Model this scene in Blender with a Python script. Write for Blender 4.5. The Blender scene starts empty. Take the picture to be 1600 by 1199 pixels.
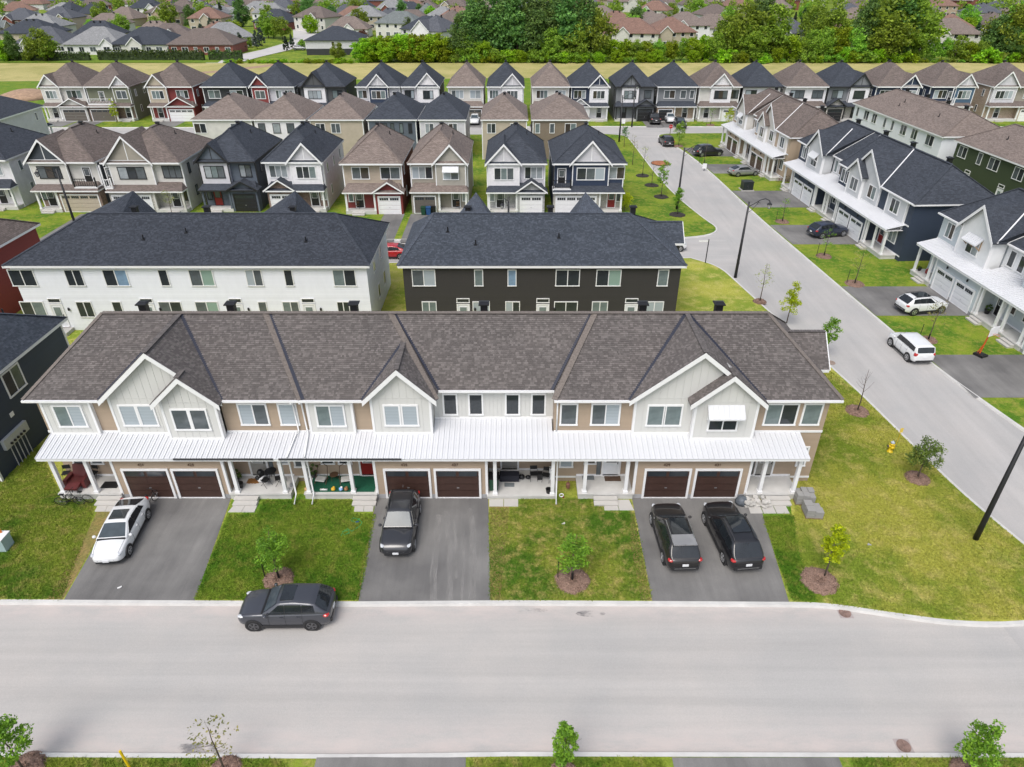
import bpy, math, random
import numpy as np
from mathutils import Vector, Matrix
R = math.radians
rnd = random.Random(7)
nrs = np.random.RandomState(11)
scene = bpy.context.scene
COL = scene.collection

# ------------------------------------------------------------------ camera, sky, sun, exposure
CAM_H, CAM_PITCH, FPX = 27.5, R(31.9), 1067.0
cd = bpy.data.cameras.new('drone_camera')
cam = bpy.data.objects.new('drone_camera', cd)
COL.objects.link(cam)
cam.location = (0, 0, CAM_H)
cam.rotation_euler = (math.pi / 2 - CAM_PITCH, 0, 0)
cd.sensor_fit = 'HORIZONTAL'
cd.sensor_width = 36.0
cd.lens = 36.0 * FPX / 1600.0
cd.clip_start = 0.5
cd.clip_end = 9000
scene.camera = cam

SUN_EL, SUN_AZ = R(56), R(205)          # azimuth clockwise from +Y
w = bpy.data.worlds.new('World')
scene.world = w
w.use_nodes = True
nt = w.node_tree
bg = nt.nodes['Background']
sky = nt.nodes.new('ShaderNodeTexSky')
sky.sky_type = 'NISHITA'
sky.sun_disc = False
sky.sun_elevation = SUN_EL
sky.sun_rotation = SUN_AZ
sky.air_density = 1.0
sky.dust_density = 3.0
hs = nt.nodes.new('ShaderNodeHueSaturation')
hs.inputs['Saturation'].default_value = 0.55
nt.links.new(sky.outputs[0], hs.inputs['Color'])
nt.links.new(hs.outputs[0], bg.inputs['Color'])
bg.inputs['Strength'].default_value = 0.145
sd = bpy.data.lights.new('sun', 'SUN')
sd.energy = 1.35
sd.angle = R(32)
sd.color = (1.0, 0.96, 0.90)
sun = bpy.data.objects.new('sun', sd)
COL.objects.link(sun)
sdir = Vector((math.sin(SUN_AZ) * math.cos(SUN_EL), math.cos(SUN_AZ) * math.cos(SUN_EL), math.sin(SUN_EL)))
sun.rotation_euler = (-sdir).to_track_quat('-Z', 'Y').to_euler()
scene.view_settings.view_transform = 'Standard'
scene.view_settings.look = 'None'
scene.view_settings.gamma = 1
scene.view_settings.exposure = 0.40
scene.view_settings.use_curve_mapping = False
scene.render.engine = 'CYCLES'
scene.cycles.max_bounces = 6
scene.cycles.diffuse_bounces = 3
scene.cycles.glossy_bounces = 3
scene.cycles.transmission_bounces = 3
scene.cycles.use_denoising = True

# ------------------------------------------------------------------ photo-to-place helpers (surveying only)
_S, _C = math.sin(CAM_PITCH), math.cos(CAM_PITCH)
def _ray(px, py):
    u = (px - 800) / FPX; v = (py - 599.5) / FPX
    return u, _C - v * _S, -_S - v * _C
def at(px, py, z=0.0):                 # point of the horizontal plane at height z
    d = _ray(px, py); t = (z - CAM_H) / d[2]
    return d[0] * t, d[1] * t
def atY(px, py, Y):                    # (X, Z) on the vertical plane at distance Y
    d = _ray(px, py); t = Y / d[1]
    return d[0] * t, CAM_H + d[2] * t

# ------------------------------------------------------------------ materials
MATS = {}
def _new(name):
    m = bpy.data.materials.new(name); m.use_nodes = True
    n = m.node_tree
    return m, n, n.nodes['Principled BSDF'], n.links
def N(n, t, **k):
    x = n.nodes.new(t)
    for a, b in k.items():
        if a in x.inputs: x.inputs[a].default_value = b
        else: setattr(x, a, b)
    return x
def rgb(c, k=1.0): return (min(c[0] * k, 1), min(c[1] * k, 1), min(c[2] * k, 1), 1)
def ramp2(n, L, fac, c0, c1, p0=0.3, p1=0.7):
    r = N(n, 'ShaderNodeValToRGB')
    r.color_ramp.elements[0].position = p0; r.color_ramp.elements[0].color = c0
    r.color_ramp.elements[1].position = p1; r.color_ramp.elements[1].color = c1
    L.new(fac, r.inputs[0]); return r.outputs[0]
def mixc(n, L, a, b, fac, mode='MIX'):
    m = N(n, 'ShaderNodeMix', data_type='RGBA', blend_type=mode)
    for s, v in ((0, fac), (6, a), (7, b)):
        if hasattr(v, 'is_linked'): L.new(v, m.inputs[s])
        else: m.inputs[s].default_value = v
    return m.outputs[2]
def noise(n, L, scale, detail=3, rough=.6, vec=None, stretch=None):
    t = N(n, 'ShaderNodeTexNoise', Scale=scale, Detail=detail, Roughness=rough)
    if vec is None: vec = N(n, 'ShaderNodeTexCoord').outputs['Object']
    if stretch:
        mp = N(n, 'ShaderNodeMapping'); mp.inputs['Scale'].default_value = stretch
        L.new(vec, mp.inputs[0]); vec = mp.outputs[0]
    L.new(vec, t.inputs['Vector']); return t.outputs['Fac']
def plain(name, c, rough=.6, var=.07, sc=3.0, metal=0, coat=0, spec=.5, bump=0, bsc=40, island=0.0):
    if name in MATS: return MATS[name]
    m, n, b, L = _new(name)
    f = noise(n, L, sc)
    col = ramp2(n, L, f, rgb(c, 1 - var), rgb(c, 1 + var))
    if island:
        g = N(n, 'ShaderNodeNewGeometry')
        col = mixc(n, L, col, ramp2(n, L, g.outputs['Random Per Island'], rgb(c, 1 - island), rgb(c, 1 + island), 0, 1), .8)
    L.new(col, b.inputs['Base Color'])
    b.inputs['Roughness'].default_value = rough; b.inputs['Metallic'].default_value = metal
    b.inputs['Coat Weight'].default_value = coat; b.inputs['Coat Roughness'].default_value = .03
    b.inputs['Specular IOR Level'].default_value = spec
    if bump:
        bp = N(n, 'ShaderNodeBump', Strength=bump, Distance=.02)
        L.new(noise(n, L, bsc, 4), bp.inputs['Height']); L.new(bp.outputs[0], b.inputs['Normal'])
    MATS[name] = m; return m
def siding_mat(name, c):               # painted wood-grain lap board, weathering streaks
    if name in MATS: return MATS[name]
    m, n, b, L = _new(name)
    f = noise(n, L, 2.2, 4, .6, stretch=(1, 1, .35))
    col = ramp2(n, L, f, rgb(c, .93), rgb(c, 1.06), .25, .75)
    g = N(n, 'ShaderNodeNewGeometry')
    col = mixc(n, L, col, ramp2(n, L, g.outputs['Random Per Island'], rgb(c, .93), rgb(c, 1.06), 0, 1), .5)
    L.new(col, b.inputs['Base Color']); b.inputs['Roughness'].default_value = .62
    bp = N(n, 'ShaderNodeBump', Strength=.15, Distance=.01)
    L.new(noise(n, L, 14, 4, stretch=(.6, .6, 6)), bp.inputs['Height']); L.new(bp.outputs[0], b.inputs['Normal'])
    MATS[name] = m; return m
def lap_mat(name, c, pitch=.18):       # lap siding far away: relief only
    if name in MATS: return MATS[name]
    m, n, b, L = _new(name)
    tc = N(n, 'ShaderNodeTexCoord')
    f = noise(n, L, 1.5, 3)
    L.new(ramp2(n, L, f, rgb(c, .93), rgb(c, 1.06)), b.inputs['Base Color']); b.inputs['Roughness'].default_value = .6
    sp = N(n, 'ShaderNodeSeparateXYZ'); L.new(tc.outputs['UV'], sp.inputs[0])
    mm = N(n, 'ShaderNodeMath', operation='DIVIDE'); L.new(sp.outputs[1], mm.inputs[0]); mm.inputs[1].default_value = pitch
    fr = N(n, 'ShaderNodeMath', operation='FRACT'); L.new(mm.outputs[0], fr.inputs[0])
    iv = N(n, 'ShaderNodeMath', operation='SUBTRACT'); iv.inputs[0].default_value = 1; L.new(fr.outputs[0], iv.inputs[1])
    bp = N(n, 'ShaderNodeBump', Strength=.6, Distance=.03); L.new(iv.outputs[0], bp.inputs['Height']); L.new(bp.outputs[0], b.inputs['Normal'])
    MATS[name] = m; return m
def brick_mat(name, c1, c2, mortar, bw, bh, ms=.012, bump=.5, rough=.85, bias=0.0, mott=.35):
    if name in MATS: return MATS[name]
    m, n, b, L = _new(name)
    tc = N(n, 'ShaderNodeTexCoord')
    br = N(n, 'ShaderNodeTexBrick', Color1=rgb(c1), Color2=rgb(c2), Mortar=rgb(mortar), Scale=1.0)
    br.inputs['Mortar Size'].default_value = ms; br.inputs['Brick Width'].default_value = bw
    br.inputs['Row Height'].default_value = bh; br.inputs['Bias'].default_value = bias; br.inputs['Mortar Smooth'].default_value = .2
    L.new(tc.outputs['UV'], br.inputs['Vector'])
    f = noise(n, L, 5, 4, .7, vec=tc.outputs['UV'])
    f2 = noise(n, L, .5, 3, .6, vec=tc.outputs['UV'])
    col = mixc(n, L, br.outputs['Color'], ramp2(n, L, f, (.55, .55, .55, 1), (1.4, 1.4, 1.4, 1), .3, .7), mott, 'MULTIPLY')
    col = mixc(n, L, col, ramp2(n, L, f2, (.85, .85, .85, 1), (1.12, 1.1, 1.1, 1)), .6, 'MULTIPLY')
    L.new(col, b.inputs['Base Color']); b.inputs['Roughness'].default_value = rough
    b.inputs['Specular IOR Level'].default_value = .3
    bp = N(n, 'ShaderNodeBump', Strength=bump, Distance=.02, invert=True)
    L.new(br.outputs['Fac'], bp.inputs['Height']); L.new(bp.outputs[0], b.inputs['Normal'])
    MATS[name] = m; return m
def shingle(name, c):                  # asphalt shingles seen from afar
    return brick_mat('shingle_' + name, [x * .80 for x in c], [x * 1.24 for x in c], [x * .55 for x in c], .34, .145, .010, .45, .92, 0, .4)
def tab_mat(name, c):                  # shingles built as single tabs
    k = 'tabs_' + name
    if k in MATS: return MATS[k]
    m, n, b, L = _new(k)
    g = N(n, 'ShaderNodeNewGeometry')
    r = N(n, 'ShaderNodeValToRGB'); e = r.color_ramp.elements
    e[0].position = 0; e[0].color = rgb(c, .78)
    e[1].position = 1; e[1].color = rgb(c, 1.36)
    x = e.new(.3); x.color = rgb(c, .84)
    x = e.new(.75); x.color = rgb(c, 1.10)
    L.new(g.outputs['Random Per Island'], r.inputs[0])
    f = noise(n, L, 26, 4, .75)
    col = mixc(n, L, r.outputs[0], ramp2(n, L, f, (.6, .6, .6, 1), (1.35, 1.33, 1.33, 1), .3, .7), .55, 'MULTIPLY')
    f2 = noise(n, L, .45, 3)
    col = mixc(n, L, col, ramp2(n, L, f2, (.88, .88, .88, 1), (1.1, 1.08, 1.07, 1)), .7, 'MULTIPLY')
    L.new(col, b.inputs['Base Color']); b.inputs['Roughness'].default_value = .92; b.inputs['Specular IOR Level'].default_value = .25
    MATS[k] = m; return m
def leaf_mat(name, c, var=.40, trans=.35, ov=1):
    if name in MATS: return MATS[name]
    m, n, b, L = _new(name)
    g = N(n, 'ShaderNodeNewGeometry'); oi = N(n, 'ShaderNodeObjectInfo')
    c2 = (c[0] * 1.5, c[1] * 1.25, c[2] * .9)
    col = ramp2(n, L, g.outputs['Random Per Island'], rgb(c, 1 - var), rgb(c2, 1 + var * .5), 0, 1)
    f = noise(n, L, .5, 2)
    col = mixc(n, L, col, ramp2(n, L, f, (.72, .78, .7, 1), (1.25, 1.18, 1.0, 1), .35, .65), .8, 'MULTIPLY')
    hsn = N(n, 'ShaderNodeHueSaturation')
    mr = N(n, 'ShaderNodeMapRange'); L.new(oi.outputs['Random'], mr.inputs[0]); mr.inputs[3].default_value = .462; mr.inputs[4].default_value = .520
    mv = N(n, 'ShaderNodeMapRange'); L.new(oi.outputs['Random'], mv.inputs[0]); mv.inputs[3].default_value = .68; mv.inputs[4].default_value = 1.42
    if ov: L.new(mr.outputs[0], hsn.inputs['Hue']); L.new(mv.outputs[0], hsn.inputs['Value'])
    L.new(col, hsn.inputs['Color'])
    L.new(hsn.outputs[0], b.inputs['Base Color']); b.inputs['Roughness'].default_value = .55; b.inputs['Specular IOR Level'].default_value = .3
    tr = N(n, 'ShaderNodeBsdfTranslucent'); L.new(hsn.outputs[0], tr.inputs[0])
    mx = N(n, 'ShaderNodeMixShader'); mx.inputs[0].default_value = trans
    L.new(b.outputs[0], mx.inputs[1]); L.new(tr.outputs[0], mx.inputs[2])
    L.new(mx.outputs[0], n.nodes['Material Output'].inputs[0])
    MATS[name] = m; return m
def grass_mat(name, ca, cb, cc, s1=.22, s2=1.6):   # two greens and a dry tone, patchy
    if name in MATS: return MATS[name]
    m, n, b, L = _new(name)
    f1 = noise(n, L, s1, 6, .66); f2 = noise(n, L, s2, 5, .7); f3 = noise(n, L, 7, 5, .85)
    col = mixc(n, L, rgb(ca), rgb(cb), ramp2(n, L, f1, (0, 0, 0, 1), (1, 1, 1, 1), .42, .57))
    col = mixc(n, L, col, rgb(cc), ramp2(n, L, f2, (0, 0, 0, 1), (.85, .85, .85, 1), .48, .68))
    col = mixc(n, L, col, ramp2(n, L, f3, (.58, .62, .58, 1), (1.45, 1.38, 1.28, 1), .40, .60), .55, 'MULTIPLY')
    L.new(col, b.inputs['Base Color']); b.inputs['Roughness'].default_value = .9; b.inputs['Specular IOR Level'].default_value = .15
    bp = N(n, 'ShaderNodeBump', Strength=.7, Distance=.06); L.new(noise(n, L, 9, 5, .75), bp.inputs['Height']); L.new(bp.outputs[0], b.inputs['Normal'])
    MATS[name] = m; return m
def asphalt_mat(name, c, warm, streak=(.05, 1.2, 1), amt=.5, rough=.9, s0=.18, dusty=None):
    if name in MATS: return MATS[name]
    m, n, b, L = _new(name)
    f1 = noise(n, L, 1.0, 5, .65, stretch=streak); f2 = noise(n, L, s0, 4, .6); f3 = noise(n, L, 30, 3, .8); f4 = noise(n, L, 1.3, 6, .75)
    col = mixc(n, L, rgb(c), rgb(warm), ramp2(n, L, f2, (0, 0, 0, 1), (1, 1, 1, 1), .38, .66))
    col = mixc(n, L, col, ramp2(n, L, f1, (.80, .80, .80, 1), (1.14, 1.14, 1.13, 1), .3, .7), amt, 'MULTIPLY')
    col = mixc(n, L, col, ramp2(n, L, f4, (.80, .80, .80, 1), (1.03, 1.03, 1.03, 1), .22, .36), .35, 'MULTIPLY')
    col = mixc(n, L, col, ramp2(n, L, f3, (.8, .8, .8, 1), (1.18, 1.18, 1.18, 1), .3, .7), .6, 'MULTIPLY')
    if dusty:                          # sand and grit washed up along the two kerbs
        sp = N(n, 'ShaderNodeSeparateXYZ'); L.new(N(n, 'ShaderNodeTexCoord').outputs['Object'], sp.inputs[0])
        g = noise(n, L, .9, 6, .72, stretch=(.5, 1.4, 1))
        for y0, y1 in dusty:
            mr = N(n, 'ShaderNodeMapRange', interpolation_type='SMOOTHSTEP'); L.new(sp.outputs[1], mr.inputs[0]); mr.inputs[1].default_value = y1; mr.inputs[2].default_value = y0
            mu = N(n, 'ShaderNodeMath', operation='MULTIPLY'); L.new(mr.outputs[0], mu.inputs[0]); L.new(ramp2(n, L, g, (.15, .15, .15, 1), (.85, .85, .85, 1), .38, .62), mu.inputs[1])
            col = mixc(n, L, col, (.545, .48, .45, 1), mu.outputs[0])
    L.new(col, b.inputs['Base Color']); b.inputs['Roughness'].default_value = rough; b.inputs['Specular IOR Level'].default_value = .3
    bp = N(n, 'ShaderNodeBump', Strength=.25, Distance=.01); L.new(f3, bp.inputs['Height']); L.new(bp.outputs[0], b.inputs['Normal'])
    MATS[name] = m; return m
def glass(name, c, rough=.06, blinds=0, spec=.6):
    if name in MATS: return MATS[name]
    m, n, b, L = _new(name)
    if blinds:
        tc = N(n, 'ShaderNodeTexCoord')
        wv = N(n, 'ShaderNodeTexWave', Scale=blinds, wave_type='BANDS', bands_direction='Y'); L.new(tc.outputs['UV'], wv.inputs[0])
        L.new(ramp2(n, L, wv.outputs['Fac'], rgb(c, .86), rgb(c, 1.08), .3, .7), b.inputs['Base Color'])
    else:
        f = noise(n, L, 1.3, 2)
        L.new(ramp2(n, L, f, rgb(c, .85), rgb(c, 1.2), .35, .65), b.inputs['Base Color'])
    b.inputs['Roughness'].default_value = rough; b.inputs['Specular IOR Level'].default_value = spec
    MATS[name] = m; return m

WHITE = plain('white_trim', (.80, .80, .81), .45, .03)
WMETAL = plain('white_metal_roof', (.64, .65, .675), .35, .03, 1.2)
BLACK = plain('black_metal', (.012, .012, .014), .45, .1)
DGREY = plain('dark_grey_plastic', (.05, .05, .055), .6, .1)
CONC = plain('concrete', (.42, .41, .39), .85, .10, 2.0, bump=.3)
PAVER = plain('paver_stone', (.52, .50, .47), .85, .12, 2.0, bump=.3, island=.12)
KERB = plain('kerb_concrete', (.57, .56, .54), .8, .10, 1.0, bump=.3)
FOUND = plain('foundation_concrete', (.33, .33, .34), .85, .12, 1.5, bump=.3)
PORCHC = plain('porch_concrete', (.56, .55, .53), .8, .07, 1.5)
G_DARK = glass('dark_glass', (.034, .040, .046))
G_GREY = glass('grey_glass', (.10, .115, .125))
G_BLIND = glass('blind_glass', (.38, .43, .47), .12, 3.0)
G_TEAL = glass('teal_glass', (.16, .20, .205), .1)
G_GREEN = glass('green_blind_glass', (.26, .37, .32), .12, 3.0)
G_BLUE = glass('sky_blue_glass', (.20, .30, .42), .08)
G_CURT = glass('curtain_glass', (.30, .33, .35), .1)
G_WARM = glass('dim_room_glass', (.06, .05, .042), .07)
PANES = [G_CURT, G_WARM, G_DARK, G_GREY, G_BLIND, G_GREY, G_TEAL, G_DARK]
BARK = plain('bark', (.10, .075, .06), .9, .25, 6, bump=.5)
RUBBER = plain('tyre_rubber', (.012, .012, .013), .75, .1)
ALLOY = plain('alloy_rim', (.55, .56, .58), .3, .04, metal=.8)

# ------------------------------------------------------------------ mesh builder
class MB:
    def __init__(s): s.v = []; s.f = []; s.m = []
    def poly(s, pts, m=0):
        i = len(s.v); s.v.extend([tuple(p) for p in pts]); s.f.append(tuple(range(i, i + len(pts)))); s.m.append(m)
    def box(s, x0, x1, y0, y1, z0, z1, m=0):
        i = len(s.v)
        s.v.extend([(x0, y0, z0), (x1, y0, z0), (x1, y1, z0), (x0, y1, z0), (x0, y0, z1), (x1, y0, z1), (x1, y1, z1), (x0, y1, z1)])
        for q in ((0, 3, 2, 1), (4, 5, 6, 7), (0, 1, 5, 4), (1, 2, 6, 5), (2, 3, 7, 6), (3, 0, 4, 7)):
            s.f.append(tuple(i + k for k in q)); s.m.append(m)
        return s
    def beam(s, a, b, w, h, up=(0, 0, 1), m=0, w2=None, h2=None):
        a = Vector(a); b = Vector(b); d = (b - a).normalized(); up = Vector(up)
        if abs(d.dot(up)) > .98: up = Vector((0, 1, 0))
        x = d.cross(up).normalized(); y = x.cross(d).normalized(); i = len(s.v)
        for p, ww, hh in ((a, w, h), (b, w2 or w, h2 or h)):
            for sx, sy in ((-1, -1), (1, -1), (1, 1), (-1, 1)):
                s.v.append(tuple(p + x * (sx * ww / 2) + y * (sy * hh / 2)))
        for q in ((0, 3, 2, 1), (4, 5, 6, 7), (0, 1, 5, 4), (1, 2, 6, 5), (2, 3, 7, 6), (3, 0, 4, 7)):
            s.f.append(tuple(i + k for k in q)); s.m.append(m)
        return s
    def prism(s, pts, d, m=0):         # polygon pts extruded by vector d
        d = Vector(d); n = len(pts); p = [Vector(q) for q in pts]; q2 = [q + d for q in p]
        s.poly(p, m); s.poly(list(reversed(q2)), m)
        for k in range(n):
            s.poly([p[k], q2[k], q2[(k + 1) % n], p[(k + 1) % n]], m)
        return s
    def tube(s, pts, r, n=8, m=0, caps=True):
        pts = [Vector(p) for p in pts]; rr = r if isinstance(r, (list, tuple)) else [r] * len(pts)
        rings = []
        for k, p in enumerate(pts):
            d = (pts[min(k + 1, len(pts) - 1)] - pts[max(k - 1, 0)]).normalized()
            up = Vector((0, 0, 1)) if abs(d.z) < .9 else Vector((1, 0, 0))
            x = d.cross(up).normalized(); y = x.cross(d)
            i = len(s.v); rings.append(i)
            for j in range(n):
                a = 2 * math.pi * j / n
                s.v.append(tuple(p + (x * math.cos(a) + y * math.sin(a)) * rr[k]))
        for a, b in zip(rings, rings[1:]):
            for j in range(n):
                s.f.append((a + j, a + (j + 1) % n, b + (j + 1) % n, b + j)); s.m.append(m)
        if caps:
            s.f.append(tuple(rings[0] + j for j in reversed(range(n)))); s.m.append(m)
            s.f.append(tuple(rings[-1] + j for j in range(n))); s.m.append(m)
        return s
    def lathe(s, prof, n=16, c=(0, 0, 0), axis='z', m=0):
        rings = []
        for r, h in prof:
            i = len(s.v); rings.append(i)
            for j in range(n):
                a = 2 * math.pi * j / n; u, v = r * math.cos(a), r * math.sin(a)
                p = (u, v, h) if axis == 'z' else ((u, h, v) if axis == 'y' else (h, u, v))
                s.v.append((p[0] + c[0], p[1] + c[1], p[2] + c[2]))
        for a, b in zip(rings, rings[1:]):
            for j in range(n):
                s.f.append((a + j, a + (j + 1) % n, b + (j + 1) % n, b + j)); s.m.append(m)
        s.f.append(tuple(rings[0] + j for j in reversed(range(n)))); s.m.append(m)
        s.f.append(tuple(rings[-1] + j for j in range(n))); s.m.append(m)
        return s
    def mesh(s, name, mats, smooth=False):
        me = bpy.data.meshes.new(name)
        me.from_pydata(s.v, [], s.f)
        if not isinstance(mats, (list, tuple)): mats = [mats]
        for x in mats: me.materials.append(x)
        if len(mats) > 1: me.polygons.foreach_set('material_index', s.m)
        if smooth: me.polygons.foreach_set('use_smooth', [True] * len(s.f))
        planar_uv(me)
        return me
def planar_uv(me):                     # metre-scaled uv: u runs level, v runs up the slope
    nl = len(me.loops)
    if nl == 0: return
    co = np.empty(len(me.vertices) * 3, np.float32); me.vertices.foreach_get('co', co); co = co.reshape(-1, 3)
    li = np.empty(nl, np.int32); me.loops.foreach_get('vertex_index', li)
    pn = np.empty(len(me.polygons) * 3, np.float32); me.polygons.foreach_get('normal', pn); pn = pn.reshape(-1, 3)
    lt = np.empty(len(me.polygons), np.int32); me.polygons.foreach_get('loop_total', lt)
    n = np.repeat(pn, lt, axis=0)
    u = np.stack([-n[:, 1], n[:, 0], np.zeros(len(n), np.float32)], 1)
    l = np.linalg.norm(u, axis=1); flat = l < .05
    u[flat] = (1, 0, 0); l[flat] = 1; u /= l[:, None]
    v = np.cross(n, u); p = co[li]
    uv = np.stack([(p * u).sum(1), (p * v).sum(1)], 1)
    me.uv_layers.new(name='UVMap').data.foreach_set('uv', uv.astype(np.float32).ravel())
def np_mesh(name, verts, nper, mat, smooth=False):   # verts (F*nper,3): loose polygons of nper corners
    F = len(verts) // nper
    me = bpy.data.meshes.new(name)
    me.vertices.add(len(verts)); me.vertices.foreach_set('co', np.asarray(verts, np.float32).ravel())
    me.loops.add(F * nper); me.loops.foreach_set('vertex_index', np.arange(F * nper, dtype=np.int32))
    me.polygons.add(F); me.polygons.foreach_set('loop_start', np.arange(0, F * nper, nper, dtype=np.int32))
    me.polygons.foreach_set('loop_total', np.full(F, nper, np.int32))
    me.update(calc_edges=True); me.materials.append(mat)
    return me

def link(name, me, parent=None, loc=None, rz=0, sc=None):
    o = bpy.data.objects.new(name, me); COL.objects.link(o)
    if parent is not None: o.parent = parent
    if loc is not None: o.location = loc
    if rz: o.rotation_euler = (0, 0, rz)
    if sc is not None: o.scale = sc if isinstance(sc, (tuple, list)) else (sc, sc, sc)
    return o
def part(name, mb, mats, parent, smooth=False, loc=None, rz=0):
    return link(name, mb.mesh(name, mats, smooth), parent, loc, rz)
def tag(o, label, cat, group=None, kind=None):
    if label: o['label'] = label
    if cat: o['category'] = cat
    if group: o['group'] = group
    if kind: o['kind'] = kind
    return o
def thing(name, label, cat, loc=(0, 0, 0), rz=0, group=None):
    o = bpy.data.objects.new(name, None); COL.objects.link(o)
    o.location = loc; o.rotation_euler = (0, 0, rz); o.empty_display_size = .3
    return tag(o, label, cat, group)
def solid(name, mb, mats, label, cat, loc=(0, 0, 0), rz=0, group=None, smooth=False):
    o = part(name, mb, mats, None, smooth, loc, rz); return tag(o, label, cat, group)
def struct(name, mb, mats):
    o = part(name, mb, mats, None); o['kind'] = 'structure'; return o
KIDS = {}
def copy_tree(o, parent=None, kids=None):
    if kids is None:
        kids = {}
        for x in scene.objects:
            if x.parent is not None: kids.setdefault(x.parent.name, []).append(x)
    c = o.copy(); COL.objects.link(c); c.parent = parent
    for ch in kids.get(o.name, []): copy_tree(ch, c, kids)
    return c
CACHE = {}
def cached(key, fn):
    if key not in CACHE: CACHE[key] = fn()
    return CACHE[key]
# ------------------------------------------------------------------ building components
def text_mesh(name, body, size, m, depth=.012):
    def f():
        cu = bpy.data.curves.new(name, 'FONT'); cu.body = body; cu.size = size; cu.align_x = 'CENTER'; cu.extrude = depth
        t = bpy.data.objects.new('tmp', cu); COL.objects.link(t); bpy.context.view_layer.update()
        me = bpy.data.meshes.new_from_object(t.evaluated_get(bpy.context.evaluated_depsgraph_get())); bpy.data.objects.remove(t); me.materials.clear(); me.materials.append(m); me.name = name; return me
    return f()
def lap(mb, x0, x1, z0, z1, y, e=.18, d=.016, axis='y', sgn=-1):
    """lap boards as real courses; the wall lies on axis=y (x runs) or axis=x (y runs), facing sgn"""
    z = z0
    while z < z1 - .02:
        t = min(z + e, z1)
        o0, o1 = y + sgn * d, y + sgn * .002
        if axis == 'y':
            q = [(x0, o0, z), (x1, o0, z), (x1, o1, t), (x0, o1, t)]; k = [(x0, y, z), (x1, y, z)]
        else:
            q = [(o0, x0, z), (o0, x1, z), (o1, x1, t), (o1, x0, t)]; k = [(y, x0, z), (y, x1, z)]
        i = len(mb.v); mb.v += q + k
        a = (i, i + 1, i + 2, i + 3); b = (i + 4, i + 5, i + 1, i)
        if (axis == 'y') != (sgn < 0): a = a[::-1]; b = b[::-1]
        mb.f += [a, b]; mb.m += [0, 0]
        z = t
def tabs(mb, pts, e=.125, tw=.19, lift=.028):
    P = [Vector(p) for p in pts]
    n = (P[1] - P[0]).cross(P[2] - P[0]).normalized()
    if n.z < 0: n = -n
    u = Vector((-n.y, n.x, 0)).normalized(); v = n.cross(u)
    o = P[0]; Q = [((p - o).dot(u), (p - o).dot(v)) for p in P]
    v0 = min(q[1] for q in Q); v1 = max(q[1] for q in Q); k = 0
    while v0 + k * e < v1 - .01:
        a = v0 + k * e; b = min(a + e * 1.04, v1); mid = (a + b) / 2; xs = []
        for (p, q) in zip(Q, Q[1:] + Q[:1]):
            if (p[1] - mid) * (q[1] - mid) < 0:
                xs.append(p[0] + (q[0] - p[0]) * (mid - p[1]) / (q[1] - p[1]))
        k += 1
        if len(xs) < 2: continue
        ua, ub = min(xs), max(xs); c = ua - rnd.random() * tw
        while c < ub:
            w_ = tw * rnd.choice((.45, .6, .8, 1.0, 1.2)); l = max(c, ua); r = min(c + w_, ub); c += w_
            if r - l < .02: continue
            h = lift + rnd.random() * .010; i = len(mb.v)
            for (uu, vv, hh) in ((l, a, 0), (r, a, 0), (r, a, h), (l, a, h), (r, b, .006), (l, b, .006)):
                mb.v.append(tuple(o + u * uu + v * vv + n * hh))
            mb.f += [(i, i + 1, i + 2, i + 3), (i + 3, i + 2, i + 4, i + 5)]; mb.m += [0, 0]
def cap_line(mb, a, b, w_=.28, step=.17, lift=.05):
    a = Vector(a); b = Vector(b); L = (b - a).length; n = max(1, int(L / step)); d = (b - a) / n
    for k in range(n):
        p = a + d * k + Vector((0, 0, lift)); q = a + d * (k + 1.05) + Vector((0, 0, lift - .012))
        mb.beam(p, q, w_ * (1 + .06 * rnd.random()), .02)

def window(parent, x, y, z, w_, h, n=1, fm=None, rz=0, panes=None, c=.10, label=None):
    fm = fm or WHITE
    def fr():
        b = MB(); t = .06
        b.box(-w_ / 2, w_ / 2, -t, .01, h - c, h); b.box(-w_ / 2 - .02, w_ / 2 + .02, -t - .02, .01, 0, c)
        b.box(-w_ / 2, -w_ / 2 + c, -t + .002, .01, c, h - c); b.box(w_ / 2 - c, w_ / 2, -t + .002, .01, c, h - c)
        iw = (w_ - 2 * c)
        for k in range(1, n):
            xx = -w_ / 2 + c + iw * k / n; b.box(xx - .035, xx + .035, -t + .004, .01, c, h - c)
        return b.mesh('window', fm)
    key = ('win', round(w_, 2), round(h, 2), n, fm.name, c)
    o = link('window', cached(key, fr), parent, (x, y, z), rz)
    iw = (w_ - 2 * c) / n
    for k in range(n):
        pm = panes[k % len(panes)] if panes else rnd.choice(PANES)
        def pn():
            b = MB(); b.box(-iw / 2, iw / 2, -.028, .005, c, h - c); return b.mesh('pane', pm)
        link('pane', cached(('pane', round(iw, 2), round(h, 2), c, pm.name), pn), o, (-w_ / 2 + c + iw * (k + .5), 0, 0))
    return o
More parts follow.
